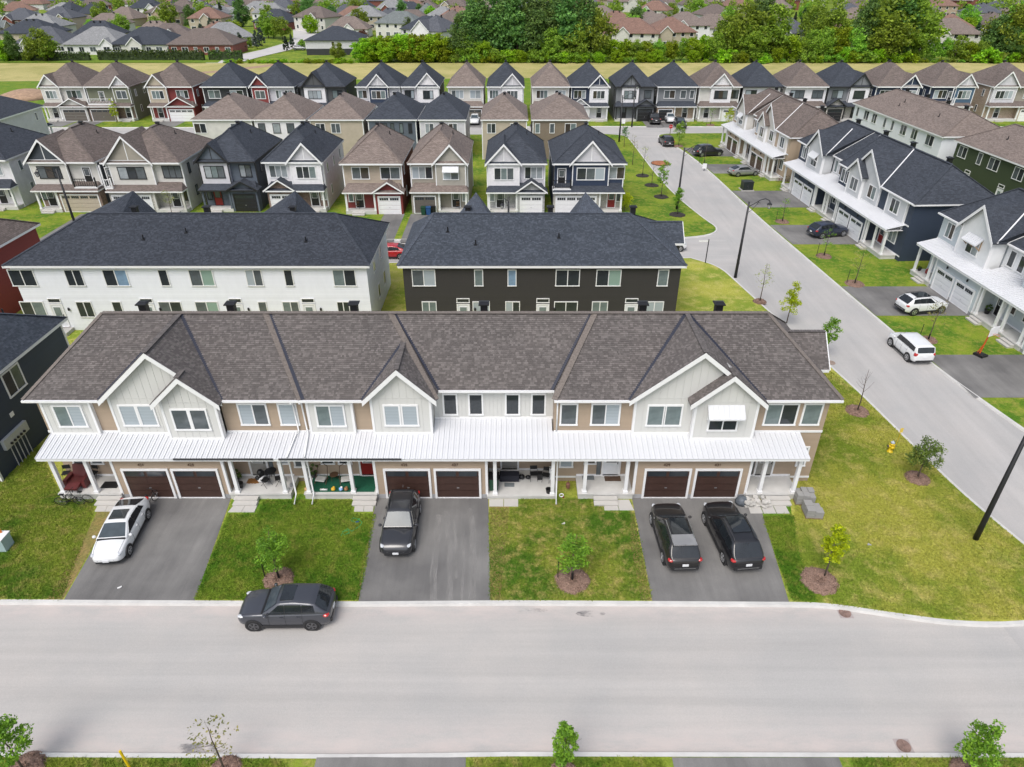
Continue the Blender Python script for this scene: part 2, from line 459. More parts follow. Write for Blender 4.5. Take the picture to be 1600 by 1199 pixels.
def garage_door(parent, xc, y, w_, h, col, fm=None, top='strip', z=0.02, rows=4):
    """trim > door panels, glazed top, handle"""
    fm = fm or WHITE
    def fr():
        b = MB(); t = .13
        b.box(-w_ / 2 - t, -w_ / 2, -.07, .01, 0, h); b.box(w_ / 2, w_ / 2 + t, -.07, .01, 0, h)
        b.box(-w_ / 2 - t, w_ / 2 + t, -.075, .01, h, h + t); b.box(-w_ / 2, w_ / 2, -.05, .01, 0, .06)
        return b.mesh('garage_door', fm)
    o = link('garage_door', cached(('gd', round(w_, 2), round(h, 2), fm.name), fr), parent, (xc, y, z))
    ph = (h - .06) / rows
    def pan():
        b = MB(); b.box(-w_ / 2, w_ / 2, -.02, .008, .012, ph - .012)
        nx = max(2, round(w_ / 1.22))
        for k in range(nx):
            a = -w_ / 2 + w_ * k / nx + .06; e_ = -w_ / 2 + w_ * (k + 1) / nx - .06
            b.box(a, e_, -.03, -.018, .09, ph - .09)
        return b.mesh('door_panel', col)
    for k in range(rows):
        link('door_panel', cached(('gp', round(w_, 2), round(ph, 3), col.name), pan), o, (0, 0, .06 + ph * k))
    if top:
        def tp():
            b = MB(); z0 = .06 + ph * (rows - 1) + .12; z1 = h - .10
            g = max(2, round(w_ / 1.2)); 
            for k in range(g):
                a = -w_ / 2 + w_ * k / g + .09; e_ = -w_ / 2 + w_ * (k + 1) / g - .09
                if top == 'strip': b.box(a, e_, -.042, -.03, z0 - .03, z1 + .03)
                else:
                    for q in range(4):
                        s_ = (e_ - a) / 4; b.box(a + s_ * q + .015, a + s_ * (q + 1) - .015, -.042, -.03, z0, z1)
            return b.mesh('door_window', G_DARK)
        dw = link('door_window', cached(('gt', round(w_, 2), round(h, 2), top), tp), o)
        if top != 'strip': dw['kind'] = 'stuff'
    hb = MB(); hb.box(-.07, .07, -.05, -.03, .06 + ph * 1.4, .06 + ph * 1.4 + .06)
    link('handle', cached(('gh', round(ph, 2)), lambda: hb.mesh('handle', ALLOY)), o)
    return o
def door(parent, x, y, z, col, w_=.95, h=2.1, rz=0, light=True, pane=None, fm=None, side=0):
    fm = fm or WHITE
    def fr():
        b = MB(); t = .11
        b.box(-w_ / 2 - t, -w_ / 2, -.06, .01, 0, h + t); b.box(w_ / 2, w_ / 2 + t, -.06, .01, 0, h + t)
        b.box(-w_ / 2, w_ / 2, -.058, .01, h, h + t); b.box(-w_ / 2, w_ / 2, -.09, .01, 0, .05)
        return b.mesh('door_frame', fm)
    o = link('front_door', cached(('df', w_, h, fm.name), fr), parent, (x, y, z), rz)
    def lf():
        b = MB(); b.box(-w_ / 2, w_ / 2, -.03, .005, .05, h); b.box(-w_ / 2 + .14, w_ / 2 - .14, -.042, -.028, .2, .85); return b.mesh('door_leaf', col)
    link('door_leaf', cached(('dl', w_, h, col.name), lf), o)
    if light:
        pm = pane or G_GREY
        def gl():
            b = MB(); b.box(-w_ / 2 + .16, w_ / 2 - .16, -.048, -.028, 1.05, h - .18); return b.mesh('door_glass', pm)
        def bd():
            b = MB(); a = w_ / 2 - .16
            b.box(-a - .04, -a, -.055, -.028, 1.01, h - .14); b.box(a, a + .04, -.055, -.028, 1.01, h - .14)
            b.box(-a, a, -.055, -.028, 1.01, 1.05); b.box(-a, a, -.055, -.028, h - .18, h - .14); return b.mesh('glass_frame', fm)
        link('door_glass', cached(('dg', w_, h, pm.name), gl), o); link('glass_frame', cached(('db', w_, h, fm.name), bd), o)
    if side:
        s_ = MB(); s_.box(side * (w_ / 2 + .14) - .13 + side * .14, side * (w_ / 2 + .14) + .13 + side * .14, -.03, .005, .08, h)
        link('sidelight', cached(('ds', w_, h, side), lambda: s_.mesh('sidelight', G_GREY)), o)
    hd = MB(); hd.box(w_ / 2 - .12, w_ / 2 - .08, -.09, -.03, .95, 1.2)
    link('handle', cached(('dh', w_), lambda: hd.mesh('handle', BLACK)), o)
    return o
def post(parent, x, y, z0, z1, w_=.2, m=None):
    m = m or WHITE
    def f():
        b = MB(); hw = w_ / 2; H = z1 - z0
        b.box(-hw, hw, -hw, hw, .14, H - .12); b.box(-hw - .045, hw + .045, -hw - .045, hw + .045, 0, .14); b.box(-hw - .03, hw + .03, -hw - .03, hw + .03, H - .12, H)
        return b.mesh('porch_post', m)
    return link('porch_post', cached(('post', round(z1 - z0, 2), w_, m.name), f), parent, (x, y, z0))
def steps(parent, x, y, w_, top, n=2, m=None, run=.3):
    m = m or PAVER
    for k in range(n):
        h = top * (n - k) / (n + 1)
        b = MB(); b.box(x - w_ / 2, x + w_ / 2, y - run * (k + 1), y - run * k - .004, 0, h - .05); b.box(x - w_ / 2 - .03, x + w_ / 2 + .03, y - run * (k + 1) - .03, y - run * k - .004, h - .05, h)
        part('step', b, m, parent)
def roof_vent(parent, x, y, z, s=1.0, up=.28):
    def f():
        b = MB(); b.box(-.2, .2, -.2, .2, -.4, .28); b.box(-.3, .3, -.3, .3, .28, .34)
        b.poly([(-.3, -.3, .34), (.3, -.3, .34), (.2, 0, .42), (-.2, 0, .42)]); b.poly([(.3, .3, .34), (-.3, .3, .34), (-.2, 0, .42), (.2, 0, .42)])
        b.poly([(.3, -.3, .34), (.3, .3, .34), (.2, 0, .42)]); b.poly([(-.3, .3, .34), (-.3, -.3, .34), (-.2, 0, .42)])
        return b.mesh('roof_vent', BLACK)
    return link('roof_vent', cached('rvent', f), parent, (x, y, z + up), 0, s * (1.08 if up > .2 else .9))
def vent_pipe(parent, x, y, z):
    def f():
        b = MB(); b.tube([(0, 0, -.1), (0, 0, .42)], .055, 8); b.box(-.14, .14, -.14, .14, -.08, .03); return b.mesh('vent_pipe', BLACK)
    return link('vent_pipe', cached('vpipe', f), parent, (x, y, z))
def gable_roof(parent, xl, xr, zf, xa, za, yf, yb, rm, tm, rake=.22, tabbed=False, th=.09, name='gable_roof'):
    """two slopes from the front rake at yf running back to yb; feet at zf, ridge at za; rake boards in front"""
    b = MB()
    for (xf) in (xl, xr):
        q = [(xf, yf, zf), (xf, yb, zf), (xa, yb, za), (xa, yf, za)]
        if xf > xa: q = q[::-1]
        b.poly([q[0], q[3], q[2], q[1]]); b.poly([(p[0], p[1], p[2] - th) for p in q])
        b.poly([(xf, yf, zf), (xa, yf, za), (xa, yf, za - th), (xf, yf, zf - th)])
        b.poly([(xf, yf, zf), (xf, yb, zf), (xf, yb, zf - th), (xf, yf, zf - th)])
        if tabbed: tabs(b, [(xf, yf, zf + .004), (xf, yb, zf + .004), (xa, yb, za + .004), (xa, yf, za + .004)])
    r = part(name, b, rm, parent)
    t = MB()
    for xf, s in ((xl, -1), (xr, 1)):
        d = Vector((xa - xf, 0, za - zf)); L = d.length; d /= L; n = Vector((-d.z, 0, d.x)) if xf < xa else Vector((d.z, 0, -d.x))
        A = Vector((xf, yf - .03, zf)); B = Vector((xa, yf - .03, za))
        p = [A, B, B + Vector((0, 0, -rake / abs(d.x) * 1.0)), A - n * rake if False else A + Vector((0, 0, -rake / abs(d.x)))]
        t.prism(p, (0, .05, 0))
    part('rake_board', t, tm, r)
    return r

# ------------------------------------------------------------------ detached house
def hip_polys(x0, x1, y0, y1, z, zr, ov=.3, hy=None):
    """hip roof over a rectangle: list of polygons, and hip/ridge lines"""
    x0 -= ov; x1 += ov; y0 -= ov; y1 += ov
    W, D = x1 - x0, y1 - y0; h = hy or min(W, D) / 2
    if W >= D:
        a = (x0 + h, (y0 + y1) / 2, zr); c = (x1 - h, (y0 + y1) / 2, zr)
        P = [[(x0, y0, z), (x1, y0, z), c, a], [(x1, y0, z), (x1, y1, z), c], [(x1, y1, z), (x0, y1, z), a, c], [(x0, y1, z), (x0, y0, z), a]]
        Ln = [((x0, y0, z), a), ((x1, y0, z), c), ((x1, y1, z), c), ((x0, y1, z), a), (a, c)]
    else:
        a = ((x0 + x1) / 2, y0 + h, zr); c = ((x0 + x1) / 2, y1 - h, zr)
        P = [[(x0, y0, z), (x1, y0, z), a], [(x1, y0, z), (x1, y1, z), c, a], [(x1, y1, z), (x0, y1, z), c], [(x0, y1, z), (x0, y0, z), a, c]]
        Ln = [((x0, y0, z), a), ((x1, y0, z), a), ((x1, y1, z), c), ((x0, y1, z), c), (a, c)]
    return P, Ln, (x0, x1, y0, y1)
def eave_ring(parent, x0, x1, y0, y1, z, m, h=.2):
    b = MB(); t = .05
    b.box(x0, x1, y0, y0 + t, z - h, z - .004); b.box(x0, x1, y1 - t, y1, z - h, z - .004)
    b.box(x0, x0 + t, y0 + t, y1 - t, z - h, z - .004); b.box(x1 - t, x1, y0 + t, y1 - t, z - h, z - .004)
    b.poly([(x0 + t, y0 + t, z - h + .03), (x0 + t, y1 - t, z - h + .03), (x1 - t, y1 - t, z - h + .03), (x1 - t, y0 + t, z - h + .03)])
    return part('fascia', b, m, parent)
def hip_roof(parent, x0, x1, y0, y1, z, zr, rm, tm, ov=.4, hy=None, tab=None, caps=True):
    P, Ln, rect = hip_polys(x0, x1, y0, y1, z, zr, ov, hy)
    b = MB()
    for p in P: b.poly(p)
    r = part('roof', b, rm, parent)
    if tab:
        t = MB()
        for p in P: tabs(t, p)
        q = part('shingles', t, tab, r); q['kind'] = 'stuff'
    if caps:
        c = MB()
        for a, e in Ln: cap_line(c, a, e, .26, .5, .02)
        part('hip_cap', c, rm, r)
    eave_ring(parent, *rect, z, tm)
    return r, P
def house(label, x, y, w_, d=12.5, rz=0, side=None, up=None, low=None, roof=None, trim=None, gar=('R', 2.6), gcol=None, gab=None, wins=((0, 2.2, 3),),
          dcol=None, he=6.15, zr=9.3, group=None, ggab=None, bal=None, post_m=None, rear=(), sidew=(1, 1), name='detached_house', cat='house', wfm=None, stone=None, lite=False, brick_half=None):
    w_ = w_ * .955; trim = trim or WHITE; wfm = wfm or trim; gcol = gcol or WHITE; up = up or side; low = low or up; pm = post_m or trim
    o = thing(name, label, cat, (x, y, 0), rz, group)
    h2 = w_ / 2; YF = 1.25
    b = MB(); b.box(-h2, h2, YF, d, -.1, he); part('wall', b, side, o)
    b = MB(); b.box(-h2 - .003, h2 + .003, YF - .06, YF - .001, 2.9, he - .05); part('front_wall', b, up, o)
    # garage side
    s = -1 if gar[0] == 'L' else 1; gw = gar[1] + .75
    gx0, gx1 = (-h2, -h2 + gw) if s < 0 else (h2 - gw, h2)
    b = MB(); b.box(gx0, gx1, 0, YF - .07, -.1, 2.95); gwall = part('garage_wall', b, low, o)
    garage_door(o, (gx0 + gx1) / 2, 0, gar[1], 2.15, gcol, trim, 'grid', .02)
    lb = MB(); lb.lathe([(.05, 0), (.09, .05), (.09, .22), (.03, .3)], 8, ((gx0 + gx1) / 2, -.1, 2.5)); part('wall_lamp', lb, BLACK, o, True)
    # porch side
    px0, px1 = (gx1, h2) if s < 0 else (-h2, gx0)
    b = MB(); b.box(px0 + .002, px1 - .002, YF - .06, YF - .002, 0, 2.9); part('porch_wall', b, low, o)
    pw = px1 - px0
    b = MB(); b.box(px0 + .02, px1 - .02, -.1, YF - .065, -.1, .42); part('porch_floor', b, PORCHC, o)
    dx = px0 + pw * (.42 if s > 0 else .58) if pw > 2 else (px0 + px1) / 2
    door(o, dx, YF - .06, .44, dcol or BLACK, .95, 2.1, fm=trim)
    if pw > 2.4 and not lite:
        window(o, dx + (1.2 if s < 0 else -1.1) * min(1, pw / 4), YF - .06, 1.2, .7, 1.4, 1, wfm)
    for xx in ((px0 + .2, px1 - .15) if s > 0 else (px0 + .15, px1 - .2)): post(o, xx, .05, .42, 2.75, .22, pm)
    steps(o, dx, -.1, 1.5, .42, 2, PAVER)
    # skirt roof
    b = MB(); x0, x1 = -h2 - .14, h2 + .14; yf = -.45; z0, z1 = 2.85, 3.62
    b.poly([(x0, yf, z0), (x1, yf, z0), (x1 - .5, YF, z1), (x0 + .5, YF, z1)]); b.poly([(x0, yf, z0), (x0 + .5, YF, z1), (x0, YF, z0)]); b.poly([(x1, yf, z0), (x1, YF, z0), (x1 - .5, YF, z1)])
    pr = part('porch_roof', b, roof, o)
    b = MB(); b.box(x0, x1, yf, yf + .05, z0 - .17, z0 - .004); b.box(x0, x0 + .05, yf + .05, YF, z0 - .17, z0 - .004); b.box(x1 - .05, x1, yf + .05, YF, z0 - .17, z0 - .004)
    b.poly([(x0 + .05, yf + .05, z0 - .12), (x0 + .05, YF, z0 - .12), (x1 - .05, YF, z0 - .12), (x1 - .05, yf + .05, z0 - .12)]); part('porch_fascia', b, trim, pr)
    if ggab:
        xa = (gx0 + gx1) / 2; gz = ggab if ggab is not True else 1.15
        b = MB(); b.prism([(gx0 + .1, -.02, 2.93), (gx1 - .1, -.02, 2.93), (xa, -.02, 2.93 + gz)], (0, .05, 0)); part('garage_gable', b, low if not isinstance(ggab, tuple) else up, o)
        gable_roof(o, gx0 - .35, gx1 + .35, 2.86, xa, 2.95 + gz + .12, -.5, YF, roof, trim, .16)
    # upper gable bay
    if gab:
        gx, gwid, gcol_, gtop = gab; g0, g1 = gx - gwid / 2, gx + gwid / 2; yb = .7; za = he + gwid / 2 * 1.12
        b = MB(); b.prism([(g0, yb, 3.1), (g1, yb, 3.1), (g1, yb, he), (gx, yb, za), (g0, yb, he)], (0, 1.2, 0)); part('gable_wall', b, gcol_, o)
        if gtop:
            hh = he + .25; k = (za - hh) / 1.12
            b = MB(); b.prism([(gx - k, yb - .03, hh), (gx + k, yb - .03, hh), (gx, yb - .03, za)], (0, .028, 0)); part('gable_panel', b, gtop, o)
            b = MB(); b.box(gx - k, gx + k, yb - .05, yb - .002, hh - .06, hh); b.box(gx - .045, gx + .045, yb - .05, yb - .032, hh, za - .1); part('gable_band', b, trim, o)
        gr = gable_roof(o, g0 - .4, g1 + .3, he - .12, gx, za + .16, yb - .38, d * .5, roof, trim, .2)
        part('corner_trim', MB().box(g0, g0 + .12, yb - .03, yb - .001, 3.1, he), trim, o); part('corner_trim', MB().box(g1 - .12, g1, yb - .03, yb - .001, 3.1, he), trim, o)
    for (wx, ww, n) in wins:
        yb = .7 if gab and abs(wx - gab[0]) < gab[1] / 2 else YF - .06
        window(o, wx, yb, 4.05, ww, 1.55, n, wfm, c=.09)
    for sx in (-1, 1):
        part('corner_board', MB().box(sx * h2 - .07, sx * h2 + .07, YF - .08, YF + .08, 0 if (sx < 0) != (s < 0) else 2.95, he - .02), trim, o); part('corner_board', MB().box(sx * h2 - .07, sx * h2 + .07, d - .08, d + .02, 0, he - .02), trim, o)
    if bal:
        b0, b1, rm_ = bal
        b = MB(); b.box(b0, b1, -.05, YF - .07, 2.96, 3.2); part('balcony_floor', b, trim, o)
        b = MB(); b.box(b0, b1, -.04, .02, 4.15, 4.22); b.box(b0, b1, -.04, .02, 3.3, 3.35)
        k = b0 + .05
        while k < b1: b.box(k, k + .04, -.03, .01, 3.3, 4.2); k += .28
        b.box(b0, b0 + .14, -.06, .06, 3.2, he - .2); b.box(b1 - .14, b1, -.06, .06, 3.2, 4.4); part('balcony_railing', b, rm_, o)
        door(o, (b0 + b1) / 2, YF - .06, 3.3, BLACK, .9, 2.0, fm=trim)
    r, P = hip_roof(o, -h2, h2, YF - .55, d, he, zr, roof, trim, .26, caps=not lite)
    roof_vent(o, 0, (d + .7) / 2 + (.9 if w_ < d else .0), zr - .12, 1.0, .08)
    if not lite: vent_pipe(o, w_ * .2, d * .62, zr - 1.2)
    for sx, nn in ((1, sidew[0]), (-1, sidew[1])):
        for k in range(nn):
            yy = 3.2 + 3.6 * k
            window(o, sx * h2, yy, 4.2, .7, 1.3, 1, wfm, rz=R(90) * sx, c=.08); 
            if k % 2 == 0: window(o, sx * h2, yy + .8, 1.2, .7, 1.3, 1, wfm, rz=R(90) * sx, c=.08)
    for (wx, ww, n, lev) in rear:
        window(o, wx, d, 4.05 if lev else 1.2, ww, 1.5, n, wfm, rz=math.pi, c=.08)
    return o
# ------------------------------------------------------------------ townhouse rows seen from the street side
SL, YE0, ZE0 = .23, -.4, 3.35           # metal porch roof: slope and front edge
def clip(P, ax, c, sgn):
    out = []
    for a, b in zip(P, P[1:] + P[:1]) if P else ():
        da, db = (a[ax] - c) * sgn, (b[ax] - c) * sgn
        if da >= 0: out.append(a)
        if (da > 0 > db) or (da < 0 < db):
            t = da / (da - db); out.append(tuple(a[k] + (b[k] - a[k]) * t for k in range(3)))
    return out
def zroof(y): return ZE0 + SL * (y - YE0)
def boards(parent, x0, x1, y, z0, topf, m, pitch=.42, split=None):
    n = max(1, round((x1 - x0) / pitch)); p = (x1 - x0) / n
    for k in range(n):
        a, b_ = x0 + p * k + .008, x0 + p * (k + 1) - .008
        def piece(lo, ta, tb):
            b = MB(); b.prism([(a, y - .02, lo), (b_, y - .02, lo), (b_, y - .02, tb), (a, y - .02, ta)], (0, .018, 0)); part('board', b, m, parent)
        ta, tb = topf(a), topf(b_)
        if split and min(ta, tb) > split + .12:
            piece(z0, split - .01, split - .01); piece(split + .01, ta, tb)
        else: piece(z0, ta, tb)
def townhouse(S):
    det = S.get('det', 1)
    o = thing('townhouse_row', S['label'], 'townhouses', S['loc'], S.get('rz', 0))
    X0, X1, ze = S['X0'], S['X1'], S.get('ze', 6.24); yr, zr = S.get('ridge', (5.9, 9.4)); yb = S.get('yb', 10.4)
    lapm, brdm, roofm, tabm = S['lap'], S['brd'], S['roof'], S.get('tab')
    trim = S.get('trim', WHITE)
    # body
    b = MB(); b.box(X0, X1, S.get('ycore', 2.62), yb, -.1, ze - .03); part('wall', b, S['core'], o)
    # upper wall segments
    for g in S['segs']:
        y = g['y']; x0, x1 = g['x0'], g['x1']; zb = zroof(y) - .05
        if g['k'] == 'lap':
            b = MB(); b.box(x0, x1, y, 2.7, 3.2, ze - .1); q = part('upper_wall', b, lapm, o)
            b = MB(); lap(b, x0, x1, zb, ze - .12, y); part('lap_siding', b, lapm, q)['kind'] = 'stuff'
        else:
            b = MB(); b.box(x0, x1, y, 2.72, 3.2, ze - .08); q = part('upper_wall', b, brdm, o)
            if det: boards(q, x0, x1, y, zb + .08, lambda x: ze - .1, brdm, g.get('p', .42))
            b = MB(); b.box(x0 - .05, x0 + .09, y - .05, y + .3, zb, ze - .1); b.box(x1 - .09, x1 + .05, y - .05, y + .3, zb, ze - .1)
            if g.get('trim', 1): part('corner_trim', b, trim, o)
        b = MB(); b.box(x0, x1, y - .07, y - .021, zb, zb + .14); part('base_trim', b, trim, o)
        for wn in g.get('wins', ()): window(o, wn[0], y - .018, wn[3] if len(wn) > 3 else 4.25, wn[1], 1.55, wn[2], trim, panes=g.get('panes'))
    # gables
    for g in S['gables']:
        xl, xr, za, y = g['xl'], g['xr'], g['za'], g['y']; xa = (xl + xr) / 2; wl, wr = xl + .38, xr - .38
        k = (za - ze) / (xa - xl); zb = zroof(y) - .05
        tf = lambda x: za - k * abs(x - xa) - .10
        b = MB(); b.prism([(wl, y, 3.3), (wr, y, 3.3), (wr, y, tf(wr)), (xa, y, tf(xa)), (wl, y, tf(wl))], (0, 1.3 if g.get('mini') else 1.4, 0)); q = part('gable_wall', b, brdm, o)
        if det: boards(q, wl + .1, wr - .1, y, zb + .08, tf, brdm, g.get('p', .42), split=ze - .05)
        part('corner_trim', MB().box(wl - .03, wl + .11, y - .05, y + .25, zb, tf(wl)), trim, o); part('corner_trim', MB().box(wr - .11, wr + .03, y - .05, y + .25, zb, tf(wr)), trim, o)
        b = MB(); b.box(wl + .11, wr - .11, y - .07, y - .021, zb, zb + .14); part('base_trim', b, trim, o)
        yback = g.get('yback', yr)
        gr = gable_roof(o, xl, xr, ze, xa, za, y - .36, yback, roofm, trim, .24)
        if tabm:
            for xf in (xl, xr):
                b = MB(); tabs(b, [(xf, y - .36, ze + .004), (xf, yback, ze + .004), (xa, yback, za + .004), (xa, y - .36, za + .004)])
                part('shingles', b, tabm, gr)['kind'] = 'stuff'
            b = MB(); cap_line(b, (xa, y - .36, za), (xa, yback, za)); part('ridge_cap', b, roofm, gr)
        for wn in g.get('wins', ()): window(o, wn[0], y - .018, wn[3] if len(wn) > 3 else 4.3, wn[1], 1.5, wn[2], trim, panes=g.get('panes'))
        if g.get('awn'):
            ax, aw = g['awn']; b = MB(); h = aw / 2
            b.prism([(ax - h, y - .03, 6.05), (ax - h, y - .62, 5.45), (ax - h, y - .62, 5.36), (ax - h, y - .03, 5.95)], (aw, 0, 0)); aw_ = part('awning', b, WMETAL, o)
            n = int(aw / .28)
            for q_ in range(n + 1):
                xx = ax - h + aw * q_ / n; b = MB(); b.beam((xx, y - .04, 6.06), (xx, y - .62, 5.47), .03, .05); part('awning_rib', b, WMETAL, aw_)
            b = MB()
            for xx in (ax - h + .12, ax, ax + h - .12): b.beam((xx, y - .03, 4.95), (xx, y - .55, 5.38), .07, .07); b.beam((xx, y - .04, 4.9), (xx, y - .04, 5.9), .07, .06)
            part('awning_bracket', b, S.get('brk', WHITE), aw_)
        # dark valley flashing where the gable slopes die into the main roof
        if not g.get('mini') and g.get('valley', 1):
            sl = (zr - ze) / (yr - S['ye'])
            for xf in (xl, xr):
                zt = min(za, zr); yt = S['ye'] + (zt - ze) / sl
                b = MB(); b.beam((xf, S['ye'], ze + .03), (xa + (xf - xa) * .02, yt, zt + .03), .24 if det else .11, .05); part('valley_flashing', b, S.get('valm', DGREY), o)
    # main roof
    ye = S['ye']; b = MB(); tb = MB()
    cuts = sorted((g['xl'] + .22, g['xr'] - .22) for g in S['gables'] if not g.get('mini'))
    for (x0, x1, r0, r1, yy) in S['planes']:
        P = [(x0, yy, ze), (x1, yy, ze), (r1, yr, zr), (r0, yr, zr)]; rest = P; runs = []; cx = x0
        for c0, c1 in cuts:
            if c0 < x0 - .5 or c1 > x1 + .5: continue
            lo = clip(rest, 0, c0, -1); mid = clip(clip(clip(rest, 0, c0, 1), 0, c1, -1), 1, 1.45, 1); rest = clip(rest, 0, c1, 1)
            for q_ in (lo, mid):
                if len(q_) > 2:
                    b.poly(q_)
                    if tabm: tabs(tb, q_)
            if c0 > cx + .1: runs.append((cx, c0))
            cx = c1
        if len(rest) > 2:
            b.poly(rest)
            if tabm: tabs(tb, rest)
        if x1 > cx + .1: runs.append((cx, x1))
        for (x0, x1) in runs:
          e = MB(); e.box(x0, x1, yy - .02, yy + .05, ze - .17, ze + .02); e.box(x0, x1, yy - .13, yy - .021, ze - .10, ze + .025); part('gutter', e, trim, o)
          e = MB(); e.box(x0, x1, yy + .05, yy + .55, ze - .15, ze - .11); part('soffit', e, trim, o)
    for p_, q_ in zip(S['planes'], S['planes'][1:]):
        A = (p_[1], p_[4], ze); B = (q_[0], q_[4], ze); Cc = (q_[2], yr, zr)
        if abs(p_[4] - q_[4]) > .05:
            b.poly([A, B, Cc])
        b_ = MB(); (lo, hi) = (A, B) if p_[4] > q_[4] else (B, A)
        s = 1 if lo is A else -1
        lo = A if p_[4] >= q_[4] and s > 0 else B
        cap_line(b_, (hi[0], hi[1], hi[2]), Cc, .34, .17, .06); part('hip_cap', b_, S.get('capm', roofm), o)
        v = MB(); dx = -.32 if (p_[4] > q_[4] + .02) else .32
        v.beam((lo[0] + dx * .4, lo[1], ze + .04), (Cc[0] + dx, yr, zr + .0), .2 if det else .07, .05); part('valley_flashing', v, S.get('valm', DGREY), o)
    (xa0, _, ra0, _, y0) = S['planes'][0]; (_, xa1, _, ra1, y1) = S['planes'][-1]
    yk = yb + .4
    b.poly([(xa1, y1, ze), (xa1, yk, ze), (ra1, yr, zr)]); b.poly([(xa0, yk, ze), (xa0, y0, ze), (ra0, yr, zr)]); b.poly([(xa1, yk, ze), (xa0, yk, ze), (ra0, yr, zr), (ra1, yr, zr)])
    if tabm: tabs(tb, [(xa1, y1, ze), (xa1, yk, ze), (ra1, yr, zr)]); tabs(tb, [(xa0, yk, ze), (xa0, y0, ze), (ra0, yr, zr)])
    r = part('roof', b, roofm, o)
    if tabm: part('shingles', tb, tabm, r)['kind'] = 'stuff'
    b = MB(); cap_line(b, (ra0, yr, zr), (ra1, yr, zr), .3, .2)
    cap_line(b, (xa1, y1, ze), (ra1, yr, zr), .26, .17, .04); cap_line(b, (xa0, y0, ze), (ra0, yr, zr), .26, .17, .04); cap_line(b, (xa1, yk, ze), (ra1, yr, zr), .26, .17, .04); part('ridge_cap', b, S.get('capm', roofm), r)
    b = MB(); b.box(xa1 - .05, xa1, y1 + .05, yk, ze - .17, ze - .004); b.box(xa0, xa0 + .05, y0 + .05, yk, ze - .17, ze - .004); b.box(xa0, xa1, yk, yk + .05, ze - .17, ze)
    b.poly([(xa0 + .05, 2.6, ze - .12), (xa0 + .05, yk, ze - .12), (xa1 - .05, yk, ze - .12), (xa1 - .05, 2.6, ze - .12)]); part('fascia', b, trim, o)
    for vx in S.get('vents', ()): roof_vent(o, vx, yr + .75, zr - .32, 1.0)
    # metal porch roof, one object per pan with its standing rib
    m0, m1 = S['mr']; n = round((m1 - m0) / .305); pw = (m1 - m0) / n
    mr = MB(); mr.box(m0, m1, YE0 - .04, YE0 + .04, ZE0 - .24, ZE0 - .03); mroof = part('metal_roof', mr, trim, o)
    def depth(x):
        d = S.get('ytan', 1.55)
        for a, b2, y in S.get('deep', ()):
            if a < x < b2: d = y
        return d
    if det:
        for k in range(n):
            x = m0 + pw * k; yd = depth(x + pw / 2)
            def pan():
                b = MB(); b.prism([(0, YE0 - .08, ZE0 - .03), (0, yd + .02, zroof(yd) - .01), (0, yd + .02, zroof(yd) - .04), (0, YE0 - .08, ZE0 - .06)], (pw - .004, 0, 0))
                b.beam((0.012, YE0 - .08, ZE0 - .005), (0.012, yd + .02, zroof(yd) + .015), .024, .05); b.beam((pw * .5, YE0 - .08, ZE0 - .022), (pw * .5, yd, zroof(yd) - .004), .02, .016); return b.mesh('roof_pan', WMETAL)
            link('roof_pan', cached(('pan', round(yd, 2), round(pw, 4)), pan), mroof, (x, 0, 0))
    else:
        b = MB()
        for k in range(n):
            x = m0 + pw * k; yd = depth(x + pw / 2)
            b.prism([(x, YE0 - .08, ZE0 - .03), (x, yd + .02, zroof(yd) - .01), (x, yd + .02, zroof(yd) - .04), (x, YE0 - .08, ZE0 - .06)], (pw - .004, 0, 0)); b.beam((x, YE0 - .08, ZE0 - .005), (x, yd + .02, zroof(yd) + .015), .024, .05)
        part('roof_pan', b, WMETAL, mroof)['kind'] = 'stuff'
    b = MB(); b.poly([(m0, YE0 + .04, ZE0 - .22), (m0, 1.5, ZE0 - .2), (m1, 1.5, ZE0 - .2), (m1, YE0 + .04, ZE0 - .22)]); part('porch_ceiling', b, trim, mroof)
    b = MB()
    for (a, c_) in S.get('snow', ()): b.box(a, c_, YE0 - .10, YE0 - .06, ZE0 - .12, ZE0 + .0)
    if b.v: part('gutter_guard', b, DGREY, mroof)
    # ground floor
    for g in S['low']:
        x0, x1 = g['x0'], g['x1']
        if g['k'] == 'G':
            b = MB(); b.box(x0, x1, 0, 2.62, .3, 3.28); q = part('garage_wall', b, lapm, o)
            b = MB(); lap(b, x0, x1, .3, 3.16, 0); lap(b, 0, 1.55, .3, 3.16, x0, axis='x', sgn=-1); lap(b, 0, 1.55, .3, 3.16, x1, axis='x', sgn=1); part('lap_siding', b, lapm, q)['kind'] = 'stuff'
            b = MB(); b.box(x0 - .02, x1 + .02, -.03, 2.5, -.1, .3); part('foundation', b, FOUND, o)
            part('corner_trim', MB().box(x0 - .04, x0 + .11, -.04, .1, .3, 3.14), trim, o); part('corner_trim', MB().box(x1 - .11, x1 + .04, -.04, .1, .3, 3.14), trim, o)
            for (xc, num) in g['doors']:
                garage_door(o, xc, -.032, 2.5, 2.1, S['gcol'], trim, S.get('gtop', 'strip'), .03)
                if num:
                    t = link('house_number', text_mesh('house_number', num, .26, BROWN_NUM), o, (xc - .12, -.035, 2.44)); t.rotation_euler = (math.pi / 2, 0, 0)
                else:
                    lb = MB(); lb.lathe([(.04, 0), (.08, .05), (.08, .2), (.03, .27)], 8, (xc, -.1, 2.55)); part('wall_lamp', lb, BLACK, o, True)
        else:
            yk_ = g.get('y', 1.55); fl = g.get('floor', .45); f0, f1 = g.get('f', (x0, x1))
            b = MB(); b.box(x0, x1, yk_, 2.7, -.1, 3.25); q = part('porch_wall', b, lapm, o)
